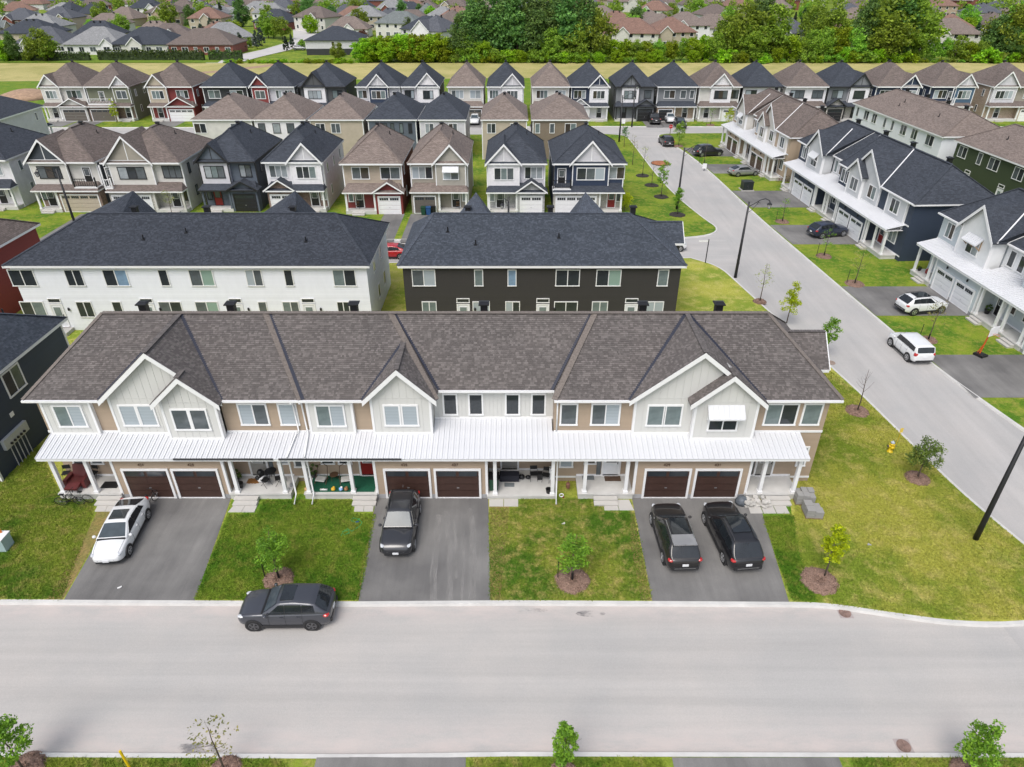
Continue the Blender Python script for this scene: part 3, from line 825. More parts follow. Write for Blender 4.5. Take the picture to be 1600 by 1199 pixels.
            b = MB(); lap(b, x0, x1, fl + .12, g.get('zt', 3.2), yk_); part('lap_siding', b, lapm, q)['kind'] = 'stuff'
            b = MB(); b.box(x0, x1, yk_ - .05, yk_ - .02, fl, fl + .13); part('base_trim', b, trim, o)
            if g.get('slab', 1):
                b = MB(); b.box(f0, f1, -.12, yk_ - .02, -.1, fl - .1); b.box(f0 - .04, f1 + .04, -.17, yk_ - .02, fl - .1, fl); part('porch_floor', b, PORCHC, o)
            for px in g.get('posts', ()): post(o, px, .02, fl, ZE0 - .2, .2, trim)
            if g.get('step'): steps(o, g['step'], -.17, 1.35, fl, 2)
            if g.get('door'):
                dx, dc, sd_ = g['door']; door(o, dx, yk_ - .02, fl, dc, side=sd_)
            for wn in g.get('wins', ()): window(o, wn[0], yk_ - .02, wn[3] if len(wn) > 3 else 1.35, wn[1], 1.5, wn[2], trim)
    return o
BROWN_NUM = plain('bronze_numeral', (.10, .055, .03), .5)

TAN = siding_mat('tan_lap_siding', (.375, .290, .215))
BEIGE = plain('pale_greige_board', (.60, .597, .58), .6, .05, 1.5, island=.05)
BROWNROOF = (.140, .127, .123)
GDOOR = plain('brown_garage_door', (.055, .029, .023), .45, .15, 3)
DRED = plain('dark_red_door', (.22, .015, .015), .4)
GREYDOOR = plain('grey_door', (.30, .29, .27), .5)
WDOOR = plain('white_door', (.72, .74, .77), .4, .03)
def XA(px, py, Y): return atY(px, py, Y)[0]
YF0 = 31.2; YR, ZR, ZE = 37.1, 9.4, 6.24
def rx(px): return XA(px, 490, YR)
def ex(px, Y=32.35, py=627): return XA(px, py, Y)
HP = [(ex(35), ex(470), rx(160), rx(415), 1.15), (ex(470), ex(682), rx(415), rx(610), 1.15), (ex(682, 33.4, 611), ex(866, 33.4, 611), rx(610), rx(930), 2.2), (ex(866), ex(1317), rx(930), rx(1200), 1.15)]
hero = dict(label='six-unit townhouse row with tan siding, brown shingles and a long white metal porch roof', loc=(0, YF0, 0), X0=-27.35, X1=18.3, ye=1.15, core=TAN, ytan=1.55,
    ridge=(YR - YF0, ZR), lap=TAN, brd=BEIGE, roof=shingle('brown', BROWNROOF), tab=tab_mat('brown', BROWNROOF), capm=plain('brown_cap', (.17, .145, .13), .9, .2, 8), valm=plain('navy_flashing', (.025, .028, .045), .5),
    planes=HP, gcol=GDOOR, mr=(-27.16, 17.0), deep=[(-4.62, 2.44, 2.6)], vents=[rx(233) * 1.03, rx(368) * 1.03, rx(557) * 1.03, rx(757) * 1.03, rx(1001) * 1.03, rx(1118) * 1.03],
    snow=[(-19.3, -13.6), (-13.3, -6.3)],
    segs=[dict(k='lap', x0=-27.35, x1=-23.05, y=1.55), dict(k='board', x0=-27.0, x1=-24.2, y=1.36, wins=[(-25.55, 1.72, 2)], panes=[G_TEAL, G_BLIND]),
          dict(k='lap', x0=-16.85, x1=-12.1, y=1.55, wins=[(-15.0, 1.72, 2), (-12.98, 1.12, 1)], panes=[G_BLIND, G_GREY]),
          dict(k='lap', x0=-12.1, x1=-8.0, y=1.6), dict(k='board', x0=-11.8, x1=-9.2, y=1.40, wins=[(-10.5, 1.72, 2)], panes=[G_TEAL, G_BLIND]),
          dict(k='board', x0=-4.64, x1=2.46, y=2.6, p=.24, trim=0, wins=[(-3.67, .9, 1), (-2.15, .9, 1), (.03, .9, 1), (1.57, .9, 1)], panes=[G_DARK, G_GREY]),
          dict(k='lap', x0=2.46, x1=7.1, y=1.55, wins=[(3.3, 1.05, 1), (5.43, 1.72, 2)], panes=[G_GREY, G_BLIND]),
          dict(k='lap', x0=13.9, x1=18.3, y=1.55, wins=[(15.62, 1.92, 2), (17.4, 1.15, 1)], panes=[G_TEAL, G_DARK])],
    gables=[dict(xl=-23.45, xr=-16.45, za=9.36, y=1.4, wins=[(-22.12, 1.05, 1), (-21.08, 1.05, 1)], panes=[G_BLIND, G_TEAL]),
            dict(xl=-20.3, xr=-16.42, za=8.02, y=.98, mini=1, yback=1.5, wins=[(-18.95, 1.05, 1), (-17.9, 1.05, 1)], panes=[G_GREY, G_BLIND]),
            dict(xl=-8.5, xr=-4.28, za=8.3, y=1.4, wins=[(-6.93, 1.0, 1), (-5.9, 1.0, 1)], panes=[G_BLIND, G_TEAL], valley=1, yback=4.9),
            dict(xl=6.66, xr=14.36, za=9.38, y=1.4, wins=[(8.3, 1.05, 1), (9.32, 1.05, 1)], panes=[G_TEAL, G_GREY]),
            dict(xl=10.02, xr=14.38, za=8.15, y=.98, mini=1, yback=1.5, wins=[(12.13, 1.75, 2, 4.25)], panes=[G_DARK, G_DARK], awn=(12.13, 2.05))],
    low=[dict(k='P', x0=-27.35, x1=-23.3, f=(-27.0, -23.3), posts=(-26.75, -24.75), step=-23.95, wins=[(-26.3, .8, 1), (-25.2, .8, 1)], door=(-23.85, DRED, 0)),
         dict(k='G', x0=-23.3, x1=-16.8, doors=[(-21.45, '421'), (-18.55, '423')]),
         dict(k='P', x0=-16.8, x1=-13.4, f=(-16.8, -13.2), posts=(-16.35, -13.5), step=-15.8, door=(-15.45, GREYDOOR, 1), wins=[(-13.9, .75, 1)]),
         dict(k='P', x0=-13.4, x1=-12.3, slab=0, floor=.3, wins=[(-12.85, .85, 1, 1.1)]),
         dict(k='P', x0=-12.3, x1=-8.06, f=(-12.35, -8.06), posts=(-12.1, -9.45), step=-8.75, door=(-8.75, DRED, 0), wins=[(-11.2, .85, 1), (-10.15, .85, 1)]),
         dict(k='G', x0=-8.06, x1=-1.46, doors=[(-6.15, '425'), (-3.2, '427')]),
         dict(k='P', x0=-1.46, x1=2.62, y=2.3, floor=.3, posts=(-1.0, 2.4), door=(-.15, GREYDOOR, 0), wins=[(1.5, .8, 1)]),
         dict(k='P', x0=2.62, x1=3.95, slab=0, floor=.3, wins=[(3.3, .85, 1, 1.1)]),
         dict(k='P', x0=3.95, x1=7.2, f=(3.95, 7.2), posts=(4.3, 6.75), step=5.55, door=(6.05, WDOOR, -1), wins=[(4.75, .75, 1)]),
         dict(k='G', x0=7.2, x1=13.95, doors=[(9.12, '429'), (12.08, '431')]),
         dict(k='P', x0=13.95, x1=17.1, f=(13.95, 17.0), posts=(14.75, 16.75), step=15.8, door=(15.4, GREYDOOR, -1)),
         dict(k='P', x0=17.1, x1=18.3, slab=0, floor=.3, zt=3.8, wins=[(17.55, .6, 1, 1.2)])])
# ---- east-side rows: mirrored rhythm porch | two garages | two porches | two garages | porch
def east_row(label, x, y, rz, lapm, brdm, roofm, tabm, gcol, gtop, doors, brk=WHITE, L=28.0, flip=False, upm=None):
    def F(a): return a
    S = dict(label=label, loc=(x, y, 0), rz=rz, X0=0, X1=L, ye=1.15, core=lapm, lap=lapm, brd=brdm, roof=roofm, tab=tabm, gcol=gcol, gtop=gtop, mr=(.1, L - .6), det=0, brk=brk, valm=WHITE,
        capm=roofm, deep=[(8.2, 12.2, 2.6)], vents=[4, 11, 17, 24],
        planes=[(-.4, 8.1, 2.6, 9.6, 1.15), (8.1, 12.2, 9.6, 11.6, 2.2), (12.2, L + .4, 11.6, L - 2.8, 1.15)],
        segs=[dict(k='lap', x0=0, x1=3.5, y=1.55, wins=[(1.5, 1.3, 2)]), dict(k='board', x0=8.0, x1=12.2, y=2.6, trim=0, wins=[(8.9, .85, 1), (10.2, .85, 1), (11.5, .85, 1)]),
              dict(k='lap', x0=12.2, x1=15.3, y=1.55, wins=[(13.0, .9, 1), (14.5, 1.4, 2)]), dict(k='lap', x0=21.8, x1=L, y=1.55), dict(k='board', x0=23.6, x1=L - 1.0, y=1.36, wins=[(25.3, 1.7, 2)])],
        gables=[dict(xl=3.1, xr=8.3, za=8.9, y=1.1, wins=[(5.7, 1.75, 2, 4.25)], awn=(5.7, 2.1)), dict(xl=15.0, xr=22.2, za=9.38, y=1.4, wins=[(20.3, 1.7, 2)]), dict(xl=14.9, xr=18.9, za=8.0, y=.98, mini=1, yback=1.5, wins=[(16.9, 1.75, 2)])],
        low=[dict(k='P', x0=0, x1=3.2, posts=(.3, 2.6), door=(2.3, doors[0], 0), step=2.0), dict(k='G', x0=3.2, x1=9.9, doors=[(5.0, None), (8.05, None)]),
             dict(k='P', x0=9.9, x1=13.3, posts=(10.3, 12.9), door=(11.0, doors[1], 0), wins=[(12.4, .8, 1)], step=11), dict(k='P', x0=13.3, x1=16.4, posts=(13.7, 16.0), door=(15.2, doors[2], 0), wins=[(14.1, .8, 1)], step=15.2),
             dict(k='G', x0=16.4, x1=23.1, doors=[(18.2, None), (21.25, None)]), dict(k='P', x0=23.1, x1=L, f=(23.1, L - .7), posts=(23.6, L - 3.0, L - 1.0), door=(24.2, doors[3], 0), wins=[(26.2, 1.5, 2)], step=24.2)])
    return townhouse(S)
# ---- rows seen from behind
def back_row(label, x, y, rz, L, lapm, roofm, tabm, trim, wins, doors, hips=(3.5, 3.5), ridge=(4.9, 8.8), D=10.0, gabs=(), ze=6.1, vents=(), pipes=(), wm=None, lapgeo=True, sidew=()):
    """local -y is the garden side; x from 0 to L"""
    o = thing('townhouse_row', label, 'townhouses', (x, y, 0), rz)
    b = MB(); b.box(0, L, 0, D, -.1, ze - .03); q = part('wall', b, lapm, o)
    if lapgeo:
        b = MB(); lap(b, 0, L, .25, ze - .2, 0); lap(b, 0, D, .25, ze - .2, L, axis='x', sgn=1); lap(b, 0, D, .25, ze - .2, 0, axis='x', sgn=-1); part('lap_siding', b, lapm, q)['kind'] = 'stuff'
    yr, zr = ridge; x0, x1, y0, y1 = -.35, L + .35, -.4, D + .4; a, c = (x0 + hips[0], yr, zr), (x1 - hips[1], yr, zr)
    P = [[(x0, y0, ze), (x1, y0, ze), c, a], [(x1, y0, ze), (x1, y1, ze), c], [(x1, y1, ze), (x0, y1, ze), a, c], [(x0, y1, ze), (x0, y0, ze), a]]
    b = MB(); [b.poly(p) for p in P]; r = part('roof', b, roofm, o)
    if tabm:
        t = MB(); [tabs(t, P[k]) for k in (0, 1, 3)]; part('shingles', t, tabm, r)['kind'] = 'stuff'
    t = MB(); [cap_line(t, p, k, .28, .2, .03) for p, k in ((a, c), ((x0, y0, ze), a), ((x1, y0, ze), c), ((x1, y1, ze), c))]; part('hip_cap', t, roofm, r)
    eave_ring(o, x0, x1, y0, y1, ze, trim)
    for (gx, hw, gh) in gabs:              # street-side gables whose ridges stand above the main ridge
        b = MB(); z2 = zr + gh; yf = D + .5
        b.poly([(gx - hw, yr, zr - .1), (gx + hw, yr, zr - .1), (gx, yr + hw * .8, z2)]); b.poly([(gx + hw, yr, zr - .1), (gx + hw * 1.6, yf, ze), (gx, yf, z2), (gx, yr + hw * .8, z2)]); b.poly([(gx - hw, yr, zr - .1), (gx, yr + hw * .8, z2), (gx, yf, z2), (gx - hw * 1.6, yf, ze)])
        part('gable_roof', b, roofm, o)
    for (wx, ww, n, lev, pn) in wins: window(o, wx, -.018, 4.15 if lev else 1.25, ww, 1.5, n, wm or trim, panes=pn, c=.07)
    for dx in doors:
        door(o, dx, -.018, .35, WDOOR, .9, 2.05, fm=trim, pane=G_TEAL)
        window(o, dx, -.018, 2.62, 1.1, .42, 1, trim, panes=[G_DARK], c=.06)
        b = MB(); b.box(dx - .8, dx + .8, -1.2, -.02, -.1, .3); part('step', b, CONC, o)
        lb = MB(); lb.lathe([(.05, 0), (.09, .05), (.09, .22), (.03, .3)], 8, (dx + 1.0, -.1, 1.9)); part('wall_lamp', lb, BLACK, o, True)
    for sx, yy, lev in sidew: window(o, L if sx > 0 else 0, yy, 4.15 if lev else 1.25, .9, 1.4, 1, trim, rz=R(90) * sx, c=.08)
    for vx in vents: roof_vent(o, vx, yr + .7, zr - .25)
    for (px, py) in pipes: vent_pipe(o, px, py, ze + (zr - ze) * (py + .4) / (yr + .4))
    return o
# ------------------------------------------------------------------ ground, roads, kerbs
GRASS_A = grass_mat('lawn_near', (.100, .195, .020), (.215, .280, .036), (.35, .32, .095))
GRASS_M = grass_mat('lawn_centre', (.085, .180, .018), (.235, .285, .042), (.46, .38, .14))
GRASS_Y = grass_mat('lawn_corner', (.200, .275, .034), (.370, .375, .070), (.50, .44, .15), .15, .9)
GRASS_G = grass_mat('lawn_far', (.075, .170, .014), (.200, .270, .028), (.31, .29, .065))
GRASS_L = grass_mat('lawn_lush', (.085, .195, .016), (.185, .275, .030), (.27, .29, .06))
FIELD = grass_mat('dry_field', (.46, .40, .18), (.38, .35, .14), (.30, .29, .10), .03, .12)
WEEDS = grass_mat('weedy_green', (.10, .20, .018), (.16, .24, .022), (.2, .22, .05), .3, 1.2)
ROADM = asphalt_mat('worn_road', (.410, .398, .386), (.460, .436, .414), (.035, 1.3, 1), .45, dusty=((23.3, 21.6), (15.6, 17.9)))
ROADC = asphalt_mat('worn_cross_road', (.402, .393, .386), (.45, .43, .415), (.07, .9, 1), .45)
ROADV = asphalt_mat('worn_side_road', (.402, .393, .386), (.45, .43, .415), (.9, .07, 1), .45)
DRIVE = asphalt_mat('driveway_asphalt', (.146, .142, .140), (.235, .228, .220), (1.3, .10, 1), .8)
FARROAD = asphalt_mat('far_road', (.50, .485, .48), (.54, .52, .5), (.3, .3, 1), .3)
SOIL = plain('bare_soil', (.36, .24, .16), .95, .25, 1.5, bump=.5)
MULCH = plain('bark_mulch', (.235, .150, .115), .95, .4, 14, bump=1.0, bsc=22)
DMULCH = plain('dark_mulch', (.035, .03, .026), .95, .35, 10, bump=.8)
def sheet(name, pts, z, m, kind='structure'):
    b = MB(); b.poly([(p[0], p[1], z) for p in pts]); return struct(name, b, m)
def smooth(pts, n=3):
    for _ in range(n):
        q = [pts[0]]
        for a, b in zip(pts, pts[1:]):
            q += [(a[0] * .75 + b[0] * .25, a[1] * .75 + b[1] * .25), (a[0] * .25 + b[0] * .75, a[1] * .25 + b[1] * .75)]
        pts = q + [pts[-1]]
    return pts
def block(pts, kerb_pts, m, z=0.0, inward=1):
    """raised ground block with a concrete kerb along its street edges"""
    b = MB(); b.poly([(p[0], p[1], z) for p in pts]); struct('lawn', b, m)
    for kp in kerb_pts:
        b = MB(); n = len(kp); off = []
        for i, p in enumerate(kp):
            a = Vector(kp[max(i - 1, 0)]); c = Vector(kp[min(i + 1, n - 1)]); d = (c - a).normalized(); off.append(Vector((-d.y, d.x)) * inward)
        for i in range(n - 1):
            P, Q = Vector(kp[i]), Vector(kp[i + 1]); A, B = P - off[i] * .12, Q - off[i + 1] * .12; Cq, D = P + off[i] * .07, Q + off[i + 1] * .07
            b.poly([(A.x, A.y, z + .012), (B.x, B.y, z + .012), (D.x, D.y, z + .016), (Cq.x, Cq.y, z + .016)])
            E_, F_ = P - off[i] * .17, Q - off[i + 1] * .17
            b.poly([(E_.x, E_.y, -.13), (F_.x, F_.y, -.13), (B.x, B.y, z + .012), (A.x, A.y, z + .012)])
        struct('kerb', b, KERB)
sheet('ground', [(-4000, -600), (4000, -600), (4000, 6000), (-4000, 6000)], -.16, GRASS_G)
ZR_ = -.12
sheet('road', [(-140, 12), (60, 12), (60, 26), (-140, 26)], ZR_, ROADM)
sheet('side_road', [(24, 20), (40, 20), (37, 60), (30, 142), (18, 142), (20, 90), (15, 90), (15, 60), (22, 60)], ZR_ + .004, ROADV)
sheet('cross_road', [(-140, 62), (24, 68), (25, 79), (-140, 74)], ZR_ + .008, ROADC)
sheet('back_road', [(-160, 126), (130, 129), (130, 142), (-160, 140)], ZR_ + .008, ROADC)
# foreground block
k = [(-70, 15.62), (-25, 15.6), (-6.2, 15.5), (0, 15.6), (21, 15.55), (70, 15.5)]
block([(-70, -40), (70, -40)] + k[::-1], [k], GRASS_A, inward=-1)
# main block: corner bulb at the crossing
k1 = [(-80, 23.45), (-25, 23.45), (-7.7, 23.33), (0, 23.4), (13.8, 23.3)]
k1 += smooth([(13.8, 23.3), (15.9, 23.25), (18.97, 22.62), (21.9, 22.1), (25.2, 22.1), (28.6, 22.9), (28.7, 26.2), (28.25, 27.6), (27.23, 31.8), (26.46, 38.3), (25.97, 42.8), (25.15, 47.6), (23.65, 56.3), (22.5, 63.4), (21.8, 67.6), (19.3, 69.9)], 2)[1:]
k1 += [(0, 69.2), (-13, 68.5), (-80, 65.5)]
block(k1, [k1], GRASS_Y)
k2 = [(-130, 72.0), (-40, 74.6), (-12, 75.7), (17, 76.0)] + smooth([(17, 76.0), (22.4, 76.6), (24.9, 79), (23.9, 83), (22.5, 91.5), (21.7, 101), (21.3, 116.5), (21.1, 127), (20.6, 130.4), (17.5, 131.3)], 2)[1:] + [(0, 131), (-130, 129)]
block(k2, [k2], GRASS_G)
k3 = smooth([(80, 133), (32, 132), (27.6, 131.6), (26.4, 129), (27.3, 126.5), (29.2, 116.5), (30.2, 104), (30.8, 84.7), (31.8, 70.5), (32.5, 60.5), (33.5, 47.5), (34.75, 40.6), (36.2, 34), (38, 20)], 2)
block(k3 + [(140, 20), (140, 134)], [k3], GRASS_G, inward=1)
k4 = [(-170, 136.6), (-40, 137.4), (17, 138.2), (60, 137.8), (150, 137.8)]
block(k4 + [(260, 160), (260, 170), (-260, 170), (-260, 140)], [k4], GRASS_G)
sheet('field', [(-420, 165), (420, 165), (420, 233), (-78, 232), (-420, 230)], .012, FIELD)
sheet('grass_verge', [(-260, 150), (-40, 160), (120, 158), (260, 158), (300, 190), (160, 199), (60, 197), (0, 201), (-40, 198), (-75, 200), (-100, 188), (-150, 180)], .02, WEEDS)
sheet('grass_verge', [(-190, 158), (-95, 157), (-88, 178), (-110, 196), (-190, 192)], .024, WEEDS)
sheet('dirt_track', [(-104, 197), (-80, 214), (-68, 231), (-72, 231.5), (-84, 216), (-108, 199)], .024, SOIL)
# lots of the main block: greener front lawns, corner lawn stays yellowish
def lot(px, m, z=.006): sheet('lawn', [at(*p) for p in px], z, m)
LAWN1 = [(-200, 937), (97, 936), (186, 783), (100, 772), (40, 700), (-260, 700)]
LAWN2 = [(304, 937), (561, 938), (590, 800), (588, 772), (372, 772), (362, 783)]
LAWN3 = [(765, 938), (1019, 938), (988, 800), (986, 778), (764, 778)]
LAWN4 = [(1190, 808), (1216, 880), (1238, 938), (1275, 941), (1246, 860), (1235, 790), (1165, 784)]
lot(LAWN1, GRASS_A); lot(LAWN2, GRASS_L); lot(LAWN3, GRASS_M, .007); lot(LAWN4, GRASS_L)
def drive(px): sheet('driveway', [at(*p) for p in px], .014, DRIVE)
drive([(99, 939), (304, 939), (362, 776), (192, 776)]); drive([(560, 941), (766, 940), (763, 777), (588, 777)]); drive([(1019, 940), (1233, 942), (1183, 777), (987, 777)])
sheet('driveway', [at(p, 1500, 0) if False else (p, q) for p, q in [(-6.0, -3), (-3.8, 15.5), (-2.2, 15.5), (-1.2, -3)]], .014, DRIVE)
sheet('driveway', [(-4.2, 15.5), (-6.6, 15.5), (-9.5, -3), (-4.5, -3)], .015, DRIVE)
sheet('driveway', [at(1050, 1184), at(1310, 1184), (13.6, -3), (6.4, -3)], .014, DRIVE)
sheet('driveway', [at(495, 1184), at(728, 1184), (-1.6, -3), (-8.2, -3)], .018, DRIVE)
# dry margins beside the drives
DRY = grass_mat('dry_margin', (.26, .20, .075), (.20, .19, .06), (.3, .22, .1), .8, 3)
sheet('grass_verge', [at(*p) for p in [(72, 937), (98, 937), (176, 800), (178, 786), (156, 790), (128, 850)]], .010, DRY)
sheet('grass_verge', [at(*p) for p in [(766, 938), (782, 938), (790, 860), (796, 792), (765, 782)]], .010, DRY)
sheet('grass_verge', [at(*p) for p in [(1002, 938), (1018, 938), (992, 815), (985, 800), (985, 850)]], .010, DRY)
sheet('grass_verge', [at(*p) for p in [(556, 938), (561, 938), (589, 800), (583, 800)]], .011, DRY)
def chips(name, z, segs, m):           # tyre tracks on the second drive: pale worn streaks
    b = MB()
    for pts, w0 in segs:
        P = [Vector(at(*p)) for p in pts]
        for a, c in zip(P, P[1:]):
            d = (c - a).normalized(); n = Vector((-d.y, d.x)) * w0 / 2
            b.poly([(a.x - n.x, a.y - n.y, z), (a.x + n.x, a.y + n.y, z), (c.x + n.x, c.y + n.y, z), (c.x - n.x, c.y - n.y, z)])
    return struct(name, b, m)
def fade_mat():
    m, n, b, L = _new('pale_dust_streak')
    f = noise(n, L, 1.4, 4, .7, stretch=(3, .35, 1))
    tr = N(n, 'ShaderNodeBsdfTransparent'); mx = N(n, 'ShaderNodeMixShader')
    b.inputs['Base Color'].default_value = (.40, .385, .37, 1); b.inputs['Roughness'].default_value = .95
    L.new(ramp2(n, L, f, (0, 0, 0, 1), (.45, .45, .45, 1), .36, .66), mx.inputs[0]); L.new(tr.outputs[0], mx.inputs[1]); L.new(b.outputs[0], mx.inputs[2]); L.new(mx.outputs[0], n.nodes['Material Output'].inputs[0]); return m
chips('road_marking', .0185, [([(678, 938), (677, 900), (682, 850), (686, 805)], .36), ([(703, 938), (703, 900), (702, 850), (698, 800)], .30), ([(722, 938), (724, 880), (724, 830)], .14), ([(737, 938), (740, 880), (738, 820), (735, 795)], .34), ([(713, 905), (713, 850), (709, 810)], .14)], fade_mat())
# east drives and north-row drives
def quad_drive(y0, y1, x0, x1, sk=0): sheet('driveway', [(x0, y0), (x1, y0 + sk), (x1, y1 + sk), (x0, y1)], .014, DRIVE)

# ------------------------------------------------------------------ vegetation
def rot_quads(P, size, rs, flat=.0, asp=1.0):
    n = len(P); a = rs.normal(size=(n, 3)); a[:, 2] *= (1 - flat); a /= np.linalg.norm(a, axis=1)[:, None]
    b = rs.normal(size=(n, 3)); b -= (a * b).sum(1)[:, None] * a; b /= np.linalg.norm(b, axis=1)[:, None]
    s = np.asarray(size); s = (s if s.ndim else np.full(n, s)) * (.7 + .6 * rs.rand(n)); s = s[:, None]
    return np.stack([P - a * s * asp, P - b * s * .55 + a * s * .1, P + a * s * asp, P + b * s * .55 + a * s * .1], 1).reshape(-1, 3)
def crown(name, m, rad, h0, h1, ncl, nleaf, leaf, rs, shape='round', gap=.0):
    """leaf clumps spread through the crown's volume"""
    C = []
    while len(C) < ncl:
        p = rs.uniform(-1, 1, 3)
        if (p ** 2).sum() > 1: continue
        if shape == 'round' and (p ** 2).sum() < .22 and rs.rand() < .75: continue
        t = (p[2] + 1) / 2
        if shape == 'column': k = 1.0
        elif shape == 'cone': k = max(0.05, 1.15 - t)
        elif shape == 'ovate': k = (1.1 - .55 * t)
        else: k = 1.0
        C.append((p[0] * rad * k, p[1] * rad * k, h0 + (h1 - h0) * t))
    C = np.array(C); cr = rad * (.34 if shape != 'cone' else .2) * rs.uniform(.7, 1.25, ncl)
    d = rs.normal(size=(ncl, nleaf, 3)); d /= np.linalg.norm(d, axis=2)[:, :, None]
    r = cr[:, None, None] * (rs.rand(ncl, nleaf, 1) ** .4)
    P = (C[:, None, :] + d * r * np.array([1, 1, .75])).reshape(-1, 3)
    return np_mesh(name, rot_quads(P, leaf, rs, .35), 4, m)
def trunk_mesh(h, r, rs, limbs=5, spread=1.0, top=None, m=None):
    b = MB(); top = top or h; w_ = rs.uniform(-.03, .03, (5, 2)) * h
    pts = [(w_[k, 0] * k / 4, w_[k, 1] * k / 4, top * k / 4) for k in range(5)]
    b.tube(pts, [r * (1 - .8 * k / 4) for k in range(5)], 7)
    for k in range(limbs):
        t = rs.uniform(.35, .85); a = rs.uniform(0, 6.28); z = top * t; l = spread * (1.1 - t) * rs.uniform(.8, 1.3) + .25 * spread
        p = np.array([w_[2, 0] * t, w_[2, 1] * t, z]); q = p + np.array([math.cos(a) * l, math.sin(a) * l, l * .9]); mid = (p + q) / 2 + np.array([0, 0, -.1 * l])
        b.tube([p, mid, q], [r * .45 * (1.1 - t), r * .3 * (1.1 - t), r * .1], 5)
    return b.mesh('trunk', m or BARK, True)
LEAF_D = leaf_mat('deep_green_leaf', (.095, .205, .070)); LEAF_M = leaf_mat('mid_green_leaf', (.175, .345, .050)); LEAF_B = leaf_mat('bright_green_leaf', (.19, .37, .020))
LEAF_S = leaf_mat('spruce_needle', (.030, .062, .040), .3, .1); LEAF_BS = leaf_mat('blue_spruce_needle', (.09, .14, .145), .3, .1); LEAF_Y = leaf_mat('lime_leaf', (.36, .48, .012), .25, .3, 0)
LEAF_H = leaf_mat('cedar_hedge_leaf', (.042, .090, .016), .4, .1); LEAF_SAP = leaf_mat('sapling_leaf', (.17, .36, .045), .3, .3, 0); LEAF_DIM = leaf_mat('young_maple_leaf', (.12, .24, .06), .3, .25)
LEAF_PALE = leaf_mat('budding_leaf', (.27, .32, .14), .3, .3); LEAF_RED = leaf_mat('copper_leaf', (.08, .035, .03), .3, .2)
rs0 = np.random.RandomState(5)
CR = {}
for i in range(4):
    CR['deep', i] = (crown('crown', LEAF_D, 4.6, 1.2, 13.5, 75, 70, .34, rs0, 'ovate'), trunk_mesh(10, .3, rs0, 5, 3))
    CR['mid', i] = (crown('crown', LEAF_M, 4.6, 1.4, 10.5, 62, 70, .33, rs0, 'round'), trunk_mesh(8, .28, rs0, 5, 3))
    CR['bright', i] = (crown('crown', LEAF_B, 3.6, .2, 8.0, 60, 70, .30, rs0, 'round'), trunk_mesh(6, .22, rs0, 5, 2.5))
for i in range(2):
    CR['spruce', i] = (crown('crown', LEAF_S, 2.3, .5, 8.5, 60, 60, .26, rs0, 'cone'), trunk_mesh(8, .16, rs0, 0))
    CR['blue', i] = (crown('crown', LEAF_BS, 2.1, .3, 6.5, 50, 60, .24, rs0, 'cone'), trunk_mesh(6, .14, rs0, 0))
    CR['bush', i] = (crown('crown', LEAF_M, 1.9, .1, 2.6, 22, 60, .22, rs0, 'round'), trunk_mesh(1.5, .08, rs0, 3, 1))
    CR['lowbush', i] = (crown('crown', LEAF_B, 2.2, .0, 2.4, 22, 60, .24, rs0, 'round'), trunk_mesh(1.5, .08, rs0, 3, 1))
    CR['copper', i] = (crown('crown', LEAF_RED, 2.6, 1.0, 5.5, 30, 60, .25, rs0, 'round'), trunk_mesh(4, .14, rs0, 4, 1.5))
TREE_LABEL = {'deep': ('tall dark green tree of the wood beyond the dry field', 'trees of the wood beyond the field'), 'mid': ('broad mid green leafy tree among the distant houses and wood', 'leafy trees in the distance'),
              'bright': ('bright green rounded tree at the edge of the dry field', 'bright rounded trees at the field edge'), 'spruce': ('dark conical spruce tree in the distant suburb', 'dark spruces in the distance'),
              'blue': ('pale blue green spruce tree in the distant suburb', 'blue spruces in the distance'), 'bush': ('mid green leafy shrub at the far edge of the field', 'shrubs along the far field edge'),
              'lowbush': ('low bright green shrub at the far edge of the field', 'low shrubs along the far field edge'), 'copper': ('copper leaved round tree in the distant suburb', 'copper trees in the distance')}
def tree(kind, x, y, s=1.0, sz=None, label=None, group=None):
    lb, gr = TREE_LABEL[kind]
    n = 4 if kind in ('deep', 'mid', 'bright') else 2
    c, t = CR[kind, rnd.randrange(n)]
    o = thing('shrub' if 'bush' in kind else ('spruce_tree' if kind in ('spruce', 'blue') else 'tree'), label or lb, 'shrub' if 'bush' in kind else 'tree', (x, y, -.1), rnd.random() * 6.28, None if label and not group else (group or gr))
    o.scale = (s, s, s * (sz or 1.0)); link('crown', c, o); link('trunk', t, o); return o
def hedge(x0, x1, y, h, d, label, m=None):
    L = x1 - x0; n = int(L * 55); rs = np.random.RandomState(int(abs(x0) * 7) + 3)
    P = np.stack([rs.uniform(-L / 2, L / 2, n), rs.uniform(-d / 2, d / 2, n), rs.rand(n) ** .6 * h], 1)
    P[:, 2] *= 1 + .05 * np.sin(P[:, 0] * 1.3)
    o = thing('hedge', label, 'hedge', ((x0 + x1) / 2, y, 0)); link('foliage', np_mesh('foliage', rot_quads(P, .32, rs, .2), 4, m or LEAF_H), o)
    b = MB(); b.box(-L / 2 + .2, L / 2 - .2, -d * .32, d * .32, -.1, h * .8); part('hedge_core', b, plain('hedge_inner', (.030, .048, .015), .95, .3, 3), o); return o
